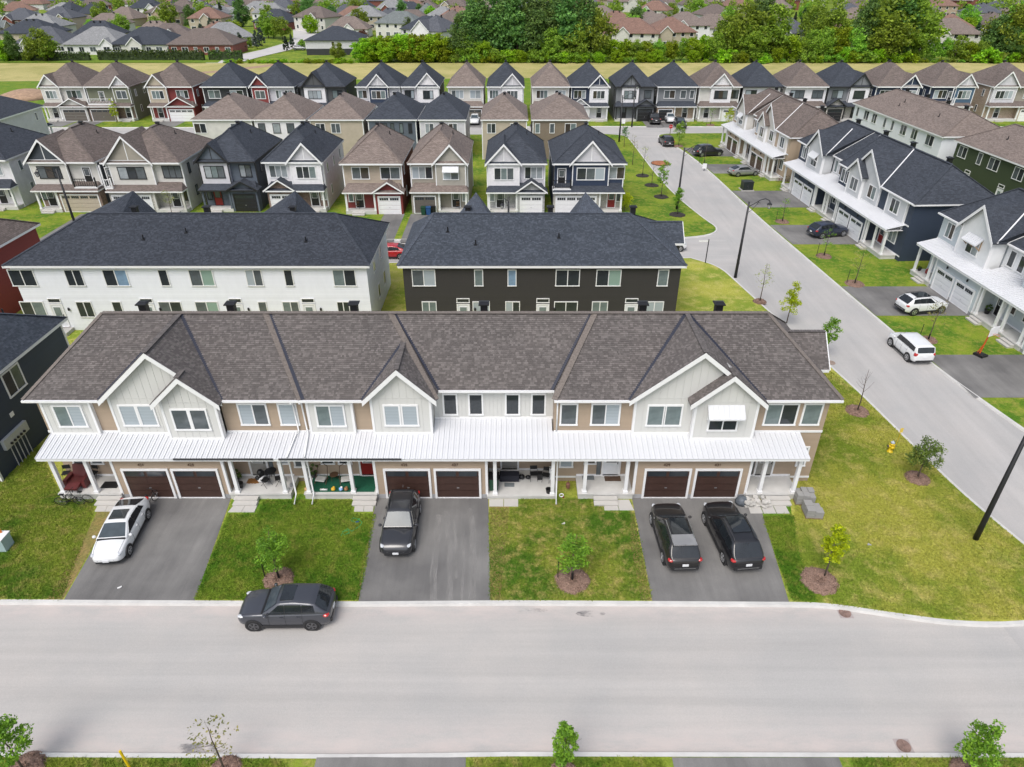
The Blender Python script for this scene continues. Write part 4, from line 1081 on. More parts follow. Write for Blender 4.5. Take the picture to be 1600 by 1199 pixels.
def sapling(label, x, y, h, style='leafy', mulch=None, stake=True, col=None, rad=None, group=None):
    rs = np.random.RandomState(int((x * 13 + y * 7) * 10) % 9999); o = thing('sapling_tree', label, 'sapling', (x, y, 0), 0, group)
    r = rad or h * .2; m = col or LEAF_SAP
    link('trunk', trunk_mesh(h * .96, .035 + .004 * h, rs, 7 if style != 'bare' else 9, h * .22, h * .96, BARK), o)
    if style != 'bare':
        ncl, nl = {'leafy': (36, 60), 'sparse': (20, 9), 'bud': (30, 7), 'tall': (30, 26)}[style]
        link('crown', crown('crown', m, r, h * (.24 if style == 'leafy' else .36 if style != 'tall' else .3), h, ncl, nl, .066 if h < 5 else .1, rs, 'ovate' if style in ('tall', 'leafy') else 'round'), o)
    if stake:
        b = MB(); b.tube([(-.75, .1, 0), (-.75, .1, 1.5)], .025, 6); part('stake', b, BLACK, o)
        b = MB(); b.tube([(0, 0, .02), (0, 0, .62)], .062, 8); part('trunk_guard', b, BLACK, o)
    if mulch:
        mulch_ring(x, y, mulch[0], mulch[1] if len(mulch) > 1 else MULCH, mulch[2] if len(mulch) > 2 else 'bark mulch ring under the ' + ' '.join(label.split()[:10]))
    return o
def mulch_ring(x, y, r, m, label=None):
    b = MB(); n = 26; rings = [(1.0, .012), (.86, .10), (.45, .16), (.12, .07)]; rs = random.Random(int(x * 31 + y * 17)); j = [1 + .16 * (rs.random() - .5) for _ in range(n)]
    vs = []
    for f, z in rings:
        vs.append([(r * f * j[k] * math.cos(6.2832 * k / n), r * f * j[k] * math.sin(6.2832 * k / n), z + (.03 * rs.random() if f < 1 else 0)) for k in range(n)])
    for A, B in zip(vs, vs[1:]):
        for k in range(n): b.poly([A[k], A[(k + 1) % n], B[(k + 1) % n], B[k]])
    b.poly(vs[-1])
    o = part('mulch_ring', b, m, None, loc=(x, y, 0)); o['kind'] = 'stuff'
    tag(o, label or 'ring of bark mulch on the grass round a young street tree', 'mulch', None if label else 'mulch rings round street trees')
    if m is MULCH:                     # loose bark chips lying on the ring
        rs2 = np.random.RandomState(int(x * 3 + y * 5) % 999); nn = 900; a = rs2.rand(nn) * 6.28; q = np.sqrt(rs2.rand(nn)) * r * 1.04
        P = np.stack([np.cos(a) * q, np.sin(a) * q, .10 + .07 * rs2.rand(nn) * (q < .85 * r) - .07 * (q > .9 * r)], 1)
        c = link('bark_chips', np_mesh('bark_chips', rot_quads(P, .05, rs2, -.6), 4, plain('bark_chip', (.27, .18, .14), .95, .2, 3, island=.4)), o); c['kind'] = 'stuff'
    return o
def grass_tufts(px_poly, dens, hgt, mats, seed, name='grass', lab=None):
    P = np.array([at(*p) for p in px_poly]); rs = np.random.RandomState(seed)
    x0, y0 = P.min(0); x1, y1 = P.max(0); x0 = max(x0, -32); n = int((x1 - x0) * (y1 - y0) * dens)
    q = np.stack([rs.uniform(x0, x1, n), rs.uniform(y0, y1, n)], 1); ins = np.zeros(n, bool)
    for a, b in zip(P, np.roll(P, -1, 0)):
        c = ((a[1] > q[:, 1]) != (b[1] > q[:, 1])) & (q[:, 0] < (b[0] - a[0]) * (q[:, 1] - a[1]) / (b[1] - a[1] + 1e-9) + a[0]); ins ^= c
    q = q[ins]; n = len(q); q = q + rs.normal(size=q.shape) * .045; an = rs.rand(n) * 6.28; hh = hgt * rs.uniform(.5, 1.4, n); w_ = .022 * rs.uniform(.6, 1.6, n); ln = rs.normal(size=(n, 2)) * hh[:, None] * .6
    z = np.full(n, .012); A = np.stack([q[:, 0] - np.cos(an) * w_, q[:, 1] - np.sin(an) * w_, z], 1); B = np.stack([q[:, 0] + np.cos(an) * w_, q[:, 1] + np.sin(an) * w_, z], 1); Cc = np.stack([q[:, 0] + ln[:, 0], q[:, 1] + ln[:, 1], hh], 1)
    o = link(name, np_mesh(name, np.stack([A, B, Cc], 1).reshape(-1, 3), 3, mats)); o['kind'] = 'stuff'
    tag(o, lab, 'grass'); return o
# ------------------------------------------------------------------ vehicles (nose along +x)
CARGLASS = glass('car_glass', (.018, .022, .026), .04, 0, .7); SHIELD = glass('windshield_glass', (.055, .072, .085), .07, 0, .4)
REDL = plain('tail_lamp_red', (.45, .012, .012), .15, .05, coat=1); HEADL = plain('head_lamp', (.55, .57, .60), .1, .05, coat=1); PLATE = plain('licence_plate', (.75, .76, .78), .4, .02); CLAD = plain('black_cladding', (.022, .022, .024), .6, .1)
CHROME = plain('chrome', (.6, .61, .62), .18, .02, metal=1)
def paint(name, c, metal=0.0): return plain('paint_' + name, c, .32, .02, .5, metal, .9)
SH = {  # x/L, z bottom, z top, width factor
 'suv': [(-.5, .50, .82, .62), (-.492, .40, .98, .80), (-.465, .30, 1.06, .92), (-.41, .25, 1.09, .975), (-.32, .24, 1.09, 1.0), (-.1, .23, 1.07, 1.0), (.1, .23, 1.05, 1.0), (.24, .23, 1.04, .99), (.33, .24, 1.01, .98), (.41, .26, .96, .945), (.455, .29, .89, .88), (.485, .36, .77, .76), (.5, .46, .63, .60)],
 'sedan': [(-.5, .48, .80, .60), (-.492, .38, .92, .76), (-.465, .29, .985, .88), (-.41, .23, .99, .95), (-.32, .2, .98, .99), (-.1, .19, .94, 1.0), (.1, .19, .93, 1.0), (.25, .19, .93, .99), (.33, .2, .89, .975), (.41, .22, .82, .93), (.455, .25, .75, .86), (.485, .32, .65, .73), (.5, .40, .52, .58)],
 'box': [(-.5, .48, .86, .76), (-.492, .38, 1.0, .88), (-.465, .30, 1.06, .95), (-.41, .26, 1.07, .985), (-.32, .24, 1.06, 1.0), (-.1, .23, 1.06, 1.0), (.1, .23, 1.05, 1.0), (.24, .23, 1.05, .99), (.33, .24, 1.03, .98), (.42, .26, .98, .955), (.465, .29, .91, .90), (.49, .36, .78, .80), (.5, .46, .65, .68)],
 'pickup': [(-.5, .58, .98, .86), (-.492, .48, 1.10, .93), (-.46, .40, 1.13, .97), (-.32, .36, 1.12, 1.0), (-.1, .35, 1.11, 1.0), (.1, .35, 1.1, 1.0), (.22, .35, 1.1, .99), (.33, .36, 1.09, .98), (.43, .38, 1.05, .95), (.48, .42, .96, .88), (.5, .5, .78, .76)]}
GH = {  # windshield base/top, roof mid, rear top/base as x/L, roof height, roof half-width factor, side window splits
 'suv': (.205, .045, -.12, -.345, -.478, 1.63, .685, [(.15, -.025), (-.035, -.205), (-.215, -.35)]),
 'sedan': (.25, .06, -.08, -.215, -.44, 1.42, .66, [(.18, -.02), (-.032, -.215), (-.225, -.30)]),
 'box': (.27, .16, -.1, -.435, -.482, 1.62, .82, [(.205, .03), (.018, -.2), (-.212, -.40)]),
 'pickup': (.235, .115, -.02, -.13, -.175, 1.88, .75, [(.19, .03), (.018, -.13)])}
def ring(st, hw, crown_=.055):
    x, zb, zt, f = st; w_ = hw * f; h = zt - zb
    return [(0, zb), (.8 * w_, zb), (.955 * w_, zb + .08 * h), (.99 * w_, zb + .28 * h), (1.0 * w_, zb + .52 * h), (.982 * w_, zb + .74 * h), (.945 * w_, zt - .09 * h), (.895 * w_, zt - .012), (.80 * w_, zt + .006), (.45 * w_, zt + crown_ * .8), (0, zt + crown_)]
def car(label, kind, pm, x, y, heading, L=4.6, W=1.84, H=None, rail=None, sun=False, plate=True, clad=None, group=None, name='parked_car', dark_ends=False, sunroof_rng=(-.04, -.3), rimm=None, cat='car', gz=.02):
    o = thing(name, label, cat, (x, y, gz), heading, group); hw = W / 2; S = SH[kind]; xb, xt, xm, xr, xq, rh, rf, sw = GH[kind]
    if H: rh = H
    clad = kind in ('suv', 'pickup') if clad is None else clad
    def interp(xx):
        for a, b in zip(S, S[1:]):
            if a[0] <= xx <= b[0]:
                t = (xx - a[0]) / (b[0] - a[0]); return (xx,) + tuple(a[k] + (b[k] - a[k]) * t for k in (1, 2, 3))
        return S[-1]
    # body
    st = []
    for a, b in zip(S, S[1:]):
        n = 3 if b[0] - a[0] > .08 else 1
        for k in range(n): st.append(interp(a[0] + (b[0] - a[0]) * k / n))
    st.append(S[-1]); B = MB(); R_ = []
    for s in st:
        r = ring(s, hw); full = [(s[0] * L, -p[0], p[1]) for p in r[1:-1][::-1]]; full = [(s[0] * L, p[0], p[1]) for p in r] + full
        i = len(B.v); B.v += full; R_.append((i, len(full)))
    for (a, n), (b, _) in zip(R_, R_[1:]):
        for j in range(n): B.f.append((a + j, a + (j + 1) % n, b + (j + 1) % n, b + j)[::-1]); B.m.append(0)
    a, n = R_[0]; B.f.append(tuple(range(a, a + n))); a, _ = R_[-1]; B.f.append(tuple(range(a, a + n))[::-1]); B.m += [0, 0]
    bd = part('body', B, pm, o, True); sm_ = bd.modifiers.new('smooth', 'SUBSURF'); sm_.levels = sm_.render_levels = 1
    belt = lambda xx: interp(xx)[2]; wb = lambda xx: hw * interp(xx)[3] * .885
    # cabin shell
    C = MB(); stn = [(xb, belt(xb) + .035, 1), (xt, rh * .968, rf), (xm, rh, rf), (xr, rh * .952, rf * .93), (xq, belt(xq) + .03, .86)]
    st2 = []
    for a, b in zip(stn, stn[1:]):
        for k in range(4): t = k / 4; st2.append(tuple(a[j] + (b[j] - a[j]) * t for j in range(3)))
    st2.append(stn[-1]); R_ = []
    def sec(s):
        xx, z, f = s; zb = belt(xx) - .03; bw = wb(xx) * 1.03; t = min(1, max(0, (z - belt(xx) - .03) / (rh - belt(xm) - .03))); rw = bw + (hw * rf - bw) * t
        return [(bw, zb), (rw + .0, zb + (z - zb) * .93), (rw * .90, z - .012 * t), (rw * .5, z + .018 * t), (0, z + .028 * t)]
    for s in st2:
        r = sec(s); full = [(s[0] * L, p[0], p[1]) for p in r] + [(s[0] * L, -p[0], p[1]) for p in r[:-1][::-1]]; i = len(C.v); C.v += full; R_.append((i, len(full)))
    for (a, n), (b, _) in zip(R_, R_[1:]):
        for j in range(n - 1): C.f.append((a + j, a + j + 1, b + j + 1, b + j)); C.m.append(0)
    cb = part('cabin', C, pm, o, True)
    # glass
    def sidept(xx, h, s):
        z = 0
        for a, b in zip(stn, stn[1:]):
            if b[0] <= xx <= a[0]: t = (xx - a[0]) / (b[0] - a[0]); z = a[1] + (b[1] - a[1]) * t
        r = sec((xx, z, 1)); p, q = r[0], r[1]; h0 = .16; hh = h0 + (.97 - h0) * h
        return (xx * L, s * (p[0] + (q[0] - p[0]) * hh + .012), p[1] + (q[1] - p[1]) * hh)
    for s in (1, -1):
        g = MB(); a0, e0 = sw[0][0], sw[-1][1]; et = max(e0, xr + .012) if kind != 'sedan' else -.235
        q = [sidept(a0 - .004, .02, s), sidept(e0 + .004, .02, s), sidept(et, .90, s), sidept(xt - .016, .90, s)]
        g.prism([(p_[0], p_[1] - s * .006, p_[2]) for p_ in q], (0, -s * .015, 0)); part('pillar_trim', g, BLACK, o)
        for (a, e) in sw:
            g = MB()
            top_a = min(a, xt - .012) if a > xt - .012 else a; top_e = max(e, xr + .012) if e < xr + .012 else e
            if kind == 'sedan' and e < -.29: top_e = -.245
            p = [sidept(a, .0, s), sidept(e, .0, s), sidept(top_e, .93, s), sidept(top_a, .93, s)]
            if kind != 'pickup' and a > .1: p = [sidept(a, .0, s), sidept(e, .0, s), sidept(e, .93, s), sidept(xt - .012, .93, s)]
            g.prism(p, (0, -s * .02, 0)); part('side_window', g, CARGLASS, o)
    def shield(x0, x1, nm, mat_, sgn):
        g = MB(); cols = 6; rows = 4; z0, z1 = belt(x0) + .035, rh * (.968 if sgn > 0 else .952); vs = []
        for r_ in range(rows + 1):
            t = .10 + .84 * r_ / rows; xx = x0 + (x1 - x0) * t; zz = z0 + (z1 - z0) * t; s_ = sec((xx, zz, 1)); w_ = s_[2][0] * .99
            row = []
            for c in range(cols + 1):
                v = -1 + 2 * c / cols; bul = (1 - v * v)
                row.append((xx * L + sgn * .012 + sgn * bul * .005, v * w_, zz + .028 * bul * t + .012))
            vs.append(row)
        for A, Bq in zip(vs, vs[1:]):
            for c in range(cols): g.poly([A[c], A[c + 1], Bq[c + 1], Bq[c]])
        part(nm, g, mat_, o, True)
    g = MB(); x_ = (xb - .006) * L; w_ = wb(xb) * .93; g.box(x_, x_ + .10, -w_, w_, belt(xb) + .0, belt(xb) + .062); part('cowl', g, BLACK, o)
    b = MB()
    for s in (1, -1): b.tube([(xx * L, s * hw * interp(xx)[3] * .80, interp(xx)[2] + .012) for xx in (xb + .01, .33, .41, .45)], .006, 4)
    part('hood_seam', b, BLACK, o)
    shield(xb, xt, 'windshield', SHIELD, 1); shield(xq, xr, 'rear_window', CARGLASS, -1)
    if sun:
        g = MB(); a, e = sunroof_rng; w_ = hw * rf * .72; g.box(e * L, a * L, -w_, w_, rh - .02, rh + .034); part('sunroof', g, CARGLASS, o)
    # wheels
    wr = .358 if kind != 'pickup' else .40; fx, bx = .315 * L, -.295 * L
    if kind == 'sedan': wr = .325
    def wheel():
        b = MB(); b.lathe([(wr * .62, -.11), (wr * .93, -.115), (wr, -.085), (wr, .085), (wr * .93, .115), (wr * .62, .11)], 22, axis='y'); return b.mesh('wheel', RUBBER, False)
    def rim():
        b = MB(); b.lathe([(wr * .70, -.10), (wr * .70, -.113), (wr * .60, -.118), (wr * .58, -.09)], 20, axis='y')
        for k in range(5):
            t = 2 * math.pi * k / 5
            for dt in (-.13, .13): b.beam((math.cos(t + dt * .4) * wr * .12, -.112, math.sin(t + dt * .4) * wr * .12), (math.cos(t + dt) * wr * .63, -.108, math.sin(t + dt) * wr * .63), .045, .03, up=(0, 1, 0))
        b.lathe([(wr * .16, -.09), (wr * .16, -.12)], 10, axis='y'); return b.mesh('rim', rimm or ALLOY)
    def hubm():
        b = MB(); b.lathe([(wr * .68, -.06), (wr * .68, -.085)], 18, axis='y'); return b.mesh('brake', BLACK)
    for xx in (fx, bx):
        for s in (1, -1):
            ar = MB(); ar.lathe([(wr * 1.17, s * (hw - .30)), (wr * 1.17, s * (hw + .004)), (wr * 1.0, s * (hw + .006))], 24, (xx, 0, wr), 'y'); part('wheel_arch', ar, CLAD if clad or kind == 'sedan' else CLAD, o)
            wv = link('wheel', cached(('wheel', wr), wheel), o, (xx, s * (hw - .09), wr), math.pi if s > 0 else 0)
            link('rim', cached(('rim', wr, (rimm or ALLOY).name), rim), wv); link('brake', cached(('brake', wr), hubm), wv)
    # lower trim
    b = MB(); zc = interp(0)[1]
    for s in (1, -1): b.box(bx + wr * 1.1, fx - wr * 1.1, s * hw * .985 - .02, s * hw * .985 + .02, zc + .0, zc + (.17 if clad else .07))
    part('sill_cladding', b, CLAD, o)
    f = S[-1]; b = MB(); b.box(L * .452, L * .486, -hw * .66, hw * .66, f[1] - .17, f[1] - .02); part('front_bumper', b, CLAD, o)
    b = MB(); b.box(L * .462, L * .494, -hw * .50, hw * .50, f[1] + .02, f[2] - .01); gr = part('grille', b, BLACK, o)
    b = MB(); b.box(L * .464, L * .497, -hw * .50, hw * .50, f[2] - .05, f[2] - .025); part('grille_bar', b, CHROME, gr)
    r0 = S[0]; b = MB(); b.box(-L * .5 - .012, -L * .47, -hw * .76, hw * .76, r0[1] - .10, r0[1] + (.12 if clad else .02)); part('rear_bumper', b, CLAD, o)
    if clad: b = MB(); b.box(-L * .5 - .02, -L * .48, -hw * .6, hw * .6, r0[1] - .02, r0[1] + .03); part('skid_plate', b, CHROME, o)
    def blob(nm, c, rr, mat_):
        b = MB(); n, m_ = 10, 6
        for i in range(1, m_): pass
        rings = []
        for i in range(m_ + 1):
            ph = -math.pi / 2 + math.pi * i / m_; rings.append([(c[0] + rr[0] * max(.02, abs(math.cos(ph))) ** .7 * math.cos(2 * math.pi * j / n), c[1] + rr[1] * max(.02, abs(math.cos(ph))) ** .7 * math.sin(2 * math.pi * j / n), c[2] + rr[2] * math.sin(ph)) for j in range(n)])
        for A, Bq in zip(rings, rings[1:]):
            for j in range(n): b.poly([A[j], A[(j + 1) % n], Bq[(j + 1) % n], Bq[j]])
        return part(nm, b, mat_, o, True)
    for s in (1, -1):
        zf = interp(.45)[2]; blob('headlight', (.432 * L, s * hw * .755, interp(.432)[2] - .075), (.22, .125, .062), HEADL)
        zr_ = interp(-.47)[2]
        if kind in ('suv', 'pickup', 'box'): blob('tail_light', (-.455 * L, s * hw * .79, zr_ - .10), (.17, .17, .085 if kind == 'suv' else .17), REDL)
        else: blob('tail_light', (-.455 * L, s * hw * .73, zr_ - .07), (.17, .17, .07), REDL)
        blob('mirror', (xb * L - .18, s * (hw + .06), belt(xb) + .08), (.09, .10, .075), pm)
        for hx in (-.02, -.20):
            b = MB(); z = belt(hx) - .14; b.box(hx * L + .03, hx * L + .19, s * hw * .985 - .02, s * hw * .985 + .025, z, z + .03); part('door_handle', b, pm, o)
        b = MB()
        for sx in (.145, -.03, -.21):
            r = ring(interp(sx), hw * 1.003); b.tube([(sx * L, s * p[0], p[1]) for p in r[2:8]], .007, 4)
        part('door_seam', b, BLACK, o)
        if rail:
            b = MB(); y_ = s * hw * rf * .93; b.tube([(xt * L - .1, y_, rh * .97), (xt * L - .25, y_, rh + .03), (xr * L + .25, y_, rh + .03), (xr * L + .05, y_, rh * .97)], .024, 6); part('roof_rail', b, rail, o)
    if plate:
        b = MB(); b.box(-L * .5 - .02, -L * .49, -.16, .16, r0[2] - .16, r0[2] - .02); b.box(L * .5 - .0, L * .5 + .022, -.16, .16, f[1] - .02, f[1] + .11); part('licence_plate', b, PLATE, o)
    if kind == 'pickup':
        b = MB(); b.box(-L * .475, -L * .185, -hw * .78, hw * .78, .9, 1.165); part('cargo_bed', b, BLACK, o)
    b = MB(); b.beam((-.38 * L, 0, rh * .97), (-.40 * L, 0, rh * .97 + .10), .03, .03); part('antenna', b, BLACK, o) if kind in ('suv',) else None
    return o

# ------------------------------------------------------------------ street furniture and yard things
def street_lamp(label, x, y, h, arm=1, az=0.0, name='street_lamp'):
    o = thing(name, label, 'street lamp', (x, y, 0), az)
    b = MB(); b.tube([(0, 0, -.1), (0, 0, 1.2), (0, 0, h)], [.155, .145, .085], 12); part('pole', b, BLACK, o, True)
    b = MB(); b.box(.12, .15, -.06, .06, 1.3, 1.55); part('hand_hole', b, DGREY, o)
    b = MB(); pts = [(0, 0, h - .5), (.5, 0, h - .22), (1.1, 0, h + .16), (1.55, 0, h + .26), (1.95, 0, h + .1), (2.05, 0, h - .1)]; b.tube(pts, .04, 8); a = part('arm', b, BLACK, o, True)
    b = MB(); b.tube([(0, 0, h - 1.1), (.35, 0, h - .85), (.75, 0, h - .35), (.95, 0, h + .02)], .022, 6)
    b.tube([(.98 + .12 * math.cos(t), 0, h - .2 + .12 * math.sin(t)) for t in np.linspace(0, 4.6, 10)], .016, 5); part('scroll_bracket', b, BLACK, a)
    b = MB(); b.lathe([(.06, h - .1), (.24, h - .25), (.26, h - .3), (.05, h - .3)], 12, (2.05, 0, 0)); b.lathe([(.10, h - .72), (.12, h - .70), (.10, h - .68)], 10, (2.05, 0, 0))
    for k in range(6): t = k * math.pi / 3; b.tube([(2.05 + .22 * math.cos(t), .22 * math.sin(t), h - .3), (2.05 + .11 * math.cos(t), .11 * math.sin(t), h - .7)], .014, 5)
    ln = part('lantern', b, BLACK, a)
    b = MB(); b.lathe([(.19, h - .32), (.10, h - .67)], 10, (2.05, 0, 0)); part('lens', b, plain('lamp_lens', (.55, .56, .55), .2, .03), ln)
    return o
def bicycle(label, x, y, az, frame_m, lean=.12, sc=1.0):
    o = thing('bicycle', label, 'bicycle', (x, y, .0), az); o.rotation_euler = (lean, 0, az); o.scale = (sc,) * 3; r = .33
    for xx in (-.52, .52):
        b = MB(); b.tube([(xx + r * math.cos(t), 0, r + .02 + r * math.sin(t)) for t in np.linspace(0, 6.2832, 21)], .022, 6, caps=False); w_ = part('wheel', b, RUBBER, o)
        b = MB()
        for k in range(8): t = k * math.pi / 8; b.beam((xx + r * math.cos(t), 0, r + .02 + r * math.sin(t)), (xx - r * math.cos(t), 0, r + .02 - r * math.sin(t)), .006, .006, up=(0, 1, 0))
        b.lathe([(.035, -.05), (.035, .05)], 8, (xx, 0, r + .02), 'y'); part('spokes', b, ALLOY, w_)
    b = MB(); bb, st, hd = (-.08, 0, .30), (-.22, 0, .80), (.36, 0, .82)
    for a, e in ((bb, st), (bb, (.40, 0, .70)), (st, hd), ((-.52, 0, .35), bb), ((-.52, 0, .35), (-.19, 0, .70)), (hd, (.42, 0, .62)), ((.42, .05, .62), (.52, .05, .35)), ((.42, -.05, .62), (.52, -.05, .35))): b.tube([a, e], .02, 6)
    part('frame', b, frame_m, o)
    b = MB(); b.tube([hd, (.33, 0, .98)], .016, 6); b.tube([(.28, -.3, 1.0), (.35, -.1, .98), (.35, .1, .98), (.28, .3, 1.0)], .014, 6); part('handlebar', b, BLACK, o)
    b = MB(); b.tube([st, (-.25, 0, .92)], .014, 6); b.box(-.38, -.12, -.06, .06, .92, .97); part('saddle', b, BLACK, o)
    b = MB(); b.lathe([(.09, -.01), (.09, .01)], 12, (-.08, .06, .30), 'y'); b.beam((-.08, .09, .30), (.06, .09, .2), .02, .02); b.beam((-.08, -.09, .30), (-.22, -.09, .4), .02, .02); part('crank', b, BLACK, o)
    return o
def folding_chair(label, x, y, z, az, m, group=None):
    o = thing('folding_chair', label, 'chair', (x, y, z), az, group)
    b = MB(); b.box(-.21, .21, -.2, .2, .44, .47); part('seat', b, m, o)
    b = MB(); b.beam((-.2, .24, .74), (.2, .24, .74), .03, .26); part('backrest', b, m, o)
    for s in (-1, 1):
        b = MB(); b.tube([(s * .22, -.24, 0), (s * .22, .18, .62), (s * .2, .26, .88)], .012, 6); part('leg', b, BLACK, o)
        b = MB(); b.tube([(s * .2, .28, 0), (s * .2, -.12, .46)], .012, 6); part('leg', b, BLACK, o)
    return o
def potted_plant(label, x, y, z, h, pot_m, leaf_m, r=.18, cat='potted plant'):
    o = thing('potted_plant', label, cat, (x, y, z)); b = MB(); b.lathe([(r * .7, 0), (r, r * 1.5), (r * 1.06, r * 1.55), (r * .9, r * 1.5)], 14); part('pot', b, pot_m, o)
    rs = np.random.RandomState(int(abs(x) * 100) % 977); link('foliage', crown('foliage', leaf_m, h * .35, r * 1.4, h, 12, 16, .07, rs), o); return o
def mat_thing(label, x, y, z, w_, d, m, cat='doormat', rz=0, name='doormat', scallop=False):
    b = MB(); n = 28
    if scallop:
        P = []
        for k in range(n): t = 2 * math.pi * k / n; q = 1 if k % 2 else .86; c, s = math.cos(t), math.sin(t); e = max(abs(c), abs(s)); P.append((w_ / 2 * c / e * q, d / 2 * s / e * q, 0))
        b.prism(P, (0, 0, .02))
    else: b.box(-w_ / 2, w_ / 2, -d / 2, d / 2, 0, .02); b.box(-w_ / 2 + .05, w_ / 2 - .05, -d / 2 + .05, d / 2 - .05, .02, .026)
    return solid(name, b, m, label, cat, (x, y, z + .002), rz)
# ------------------------------------------------------------------ the buildings
townhouse(hero)
NAVY = siding_mat('navy_lap_siding', (.034, .048, .078)); PALEB = plain('pale_grey_board', (.56, .57, .585), .6, .05, 1.5); GREYD = (.054, .062, .078); BLUEWHITE = siding_mat('pale_blue_grey_siding', (.50, .55, .58))
WHITEB = plain('white_board', (.74, .75, .76), .6, .04, 1.5); WLAP = siding_mat('white_lap_siding', (.80, .82, .88)); CHAR = siding_mat('charcoal_lap_siding', (.040, .037, .036)); REDS = siding_mat('barn_red_siding', (.20, .028, .026)); GREEN = siding_mat('olive_green_siding', (.050, .068, .036))
SH_GREY = shingle('charcoal', GREYD); SH_TAN = shingle('tan', (.215, .175, .155)); SH_BRN = shingle('greybrown', (.165, .135, .122)); SH_BLUE = shingle('slate', (.075, .087, .110))
TAB_GREY = tab_mat('charcoal', GREYD); TAB_SLATE = tab_mat('slate', (.068, .080, .100)); WGAR = plain('white_garage_door', (.74, .75, .77), .5, .03)
east_row('navy townhouse row on the east side of the street with white garage doors', 38.3, 97.2, R(-87.1), NAVY, PALEB, SH_GREY, None, WGAR, 'grid', (BLACK, BLACK, BLACK, DRED), WHITE, 28.4)
east_row('white townhouse row with pale blue garage front at the right edge of the picture', 41.0, 65.6, R(-87.0), BLUEWHITE, WHITEB, SH_GREY, None, WGAR, 'grid', (WDOOR, BLACK, WDOOR, WDOOR), plain('cedar_bracket', (.34, .22, .12), .7), 28.0)
bz = east_row('beige townhouse row beyond the navy one with brown garage doors', 36.3, 122.9, R(-86.6), siding_mat('light_tan_siding', (.43, .335, .245)), plain('cream_board', (.62, .60, .565), .6, .05), SH_BRN, None, plain('mocha_garage_door', (.10, .065, .05), .5), 'strip', (BLACK, BLACK, BLACK, BLACK), WHITE, 28.0)
bz.scale = (.84, 1, 1)
def bw(lst, x0, k, lev, w_k):
    return [((px - 800) * k - x0, max(.7, w * w_k), n, lev, pn) for (px, w, n, pn) in lst]
D, GY, BL, TL, GN, BU = G_DARK, G_GREY, G_BLIND, G_TEAL, G_GREEN, G_BLUE
back_row('long white townhouse row seen from its back with charcoal roof', -41.5, 53, 0, 29.45, WLAP, SH_GREY, TAB_GREY, WHITE,
    bw([(35, 40, 2, [D]), (116, 27, 2, [D]), (181, 38, 2, [D, BU]), (256, 15, 1, [D]), (315, 38, 2, [GY, GN]), (397, 26, 2, [BL, GY]), (451, 14, 1, [D]), (538, 36, 2, [TL, D])], -41.5, .0533, 1, .0533)
    + bw([(52, 37, 2, [D, TL]), (133, 25, 2, [D]), (184, 15, 1, [D]), (267, 36, 2, [GY, D]), (324, 36, 2, [GY, GN]), (411, 14, 1, [GY]), (455, 26, 2, [TL, GY]), (537, 20, 2, [D])], -41.5, .0547, 0, .0547),
    [(px - 800) * .0547 + 41.5 for px in (89, 232, 370, 483)], hips=(5.2, 3.6), gabs=((-35.3 + 41.5, 1.55, .34), (-20.2 + 41.5, 1.55, .34)), vents=[8.6, 14.9, 22.4], pipes=((10.5, 2.2), (13.9, 2.9), (24.2, 2.0)), sidew=((1, 3, 1), (1, 6, 1), (1, 4, 0), (1, 7, 0)))
back_row('charcoal townhouse row seen from its back with slate grey roof', -9.05, 53, 0, 23.05, CHAR, SH_BLUE, TAB_SLATE, WHITE,
    bw([(662, 37, 2, [GY, BL]), (748, 14, 1, [TL]), (800, 14, 1, [BU]), (887, 38, 2, [D]), (951, 39, 2, [D, GN]), (1036, 17, 1, [TL])], -9.05, .0533, 1, .0533)
    + bw([(671, 23, 2, [TL]), (752, 27, 2, [BL]), (801, 23, 2, [BL, D]), (884, 37, 2, [D]), (937, 25, 2, [TL]), (1022, 29, 2, [BL])], -9.05, .0547, 0, .0547),
    [(px - 800) * .0547 + 9.05 for px in (724, 848, 986)], hips=(2.6, 4.2), gabs=((5.7, 1.3, .2), (15.9, 1.3, .2)), vents=[5.2, 12.4, 19.6], pipes=((3.6, 3.0), (13.0, 2.4), (6.0, 1.7)), sidew=((-1, 4, 1),))
nv = back_row('navy house at the left edge with white trim and an electric meter bank', -31.55, 42.7, math.pi, 22, NAVY, SH_BLUE, TAB_SLATE, WHITE, [], [], hips=(2.8, 2.8), ridge=(5.1, 9.3), ze=6.15, pipes=((2.0, 2.0),))
window(nv, 0, 5.9, 4.0, 1.75, 1.7, 2, WHITE, rz=R(-90), panes=[G_DARK, G_GREY])
b = MB(); b.box(-.22, 0, 6.6, 8.9, 1.55, 2.25); mb_ = part('meter_bank', b, plain('grey_meter_cabinet', (.42, .44, .45), .5), nv)
for k in range(5):
    b = MB(); b.lathe([(.09, -.30), (.09, -.2)], 10, (0, 7.1 + .32 * k, 1.75), 'x'); part('meter', b, BLACK, mb_, True); b = MB(); b.tube([(-.1, 7.0 + .36 * k, 0), (-.1, 7.0 + .36 * k, 1.55)], .03, 6); part('conduit', b, plain('grey_conduit', (.45, .46, .47), .4), mb_)
b = MB(); b.box(-.03, .01, 7.0, 7.35, 2.95, 3.25); part('wall_vent', b, WHITE, nv); part('corner_trim', MB().box(-.05, .05, 9.9, 10.06, 0, 6.0), WHITE, nv); part('corner_trim', MB().box(-.05, .05, -.03, .12, 0, 6.0), WHITE, nv)
back_row('barn red townhouse row at the left edge behind the white row', -75.5, 52.9, 0, 30.2, REDS, SH_BRN, None, WHITE, [(27, 1.6, 2, 1, [D]), (27, 1.6, 2, 0, [D]), (20, 1.6, 2, 1, [D])], [24], hips=(3, 3))
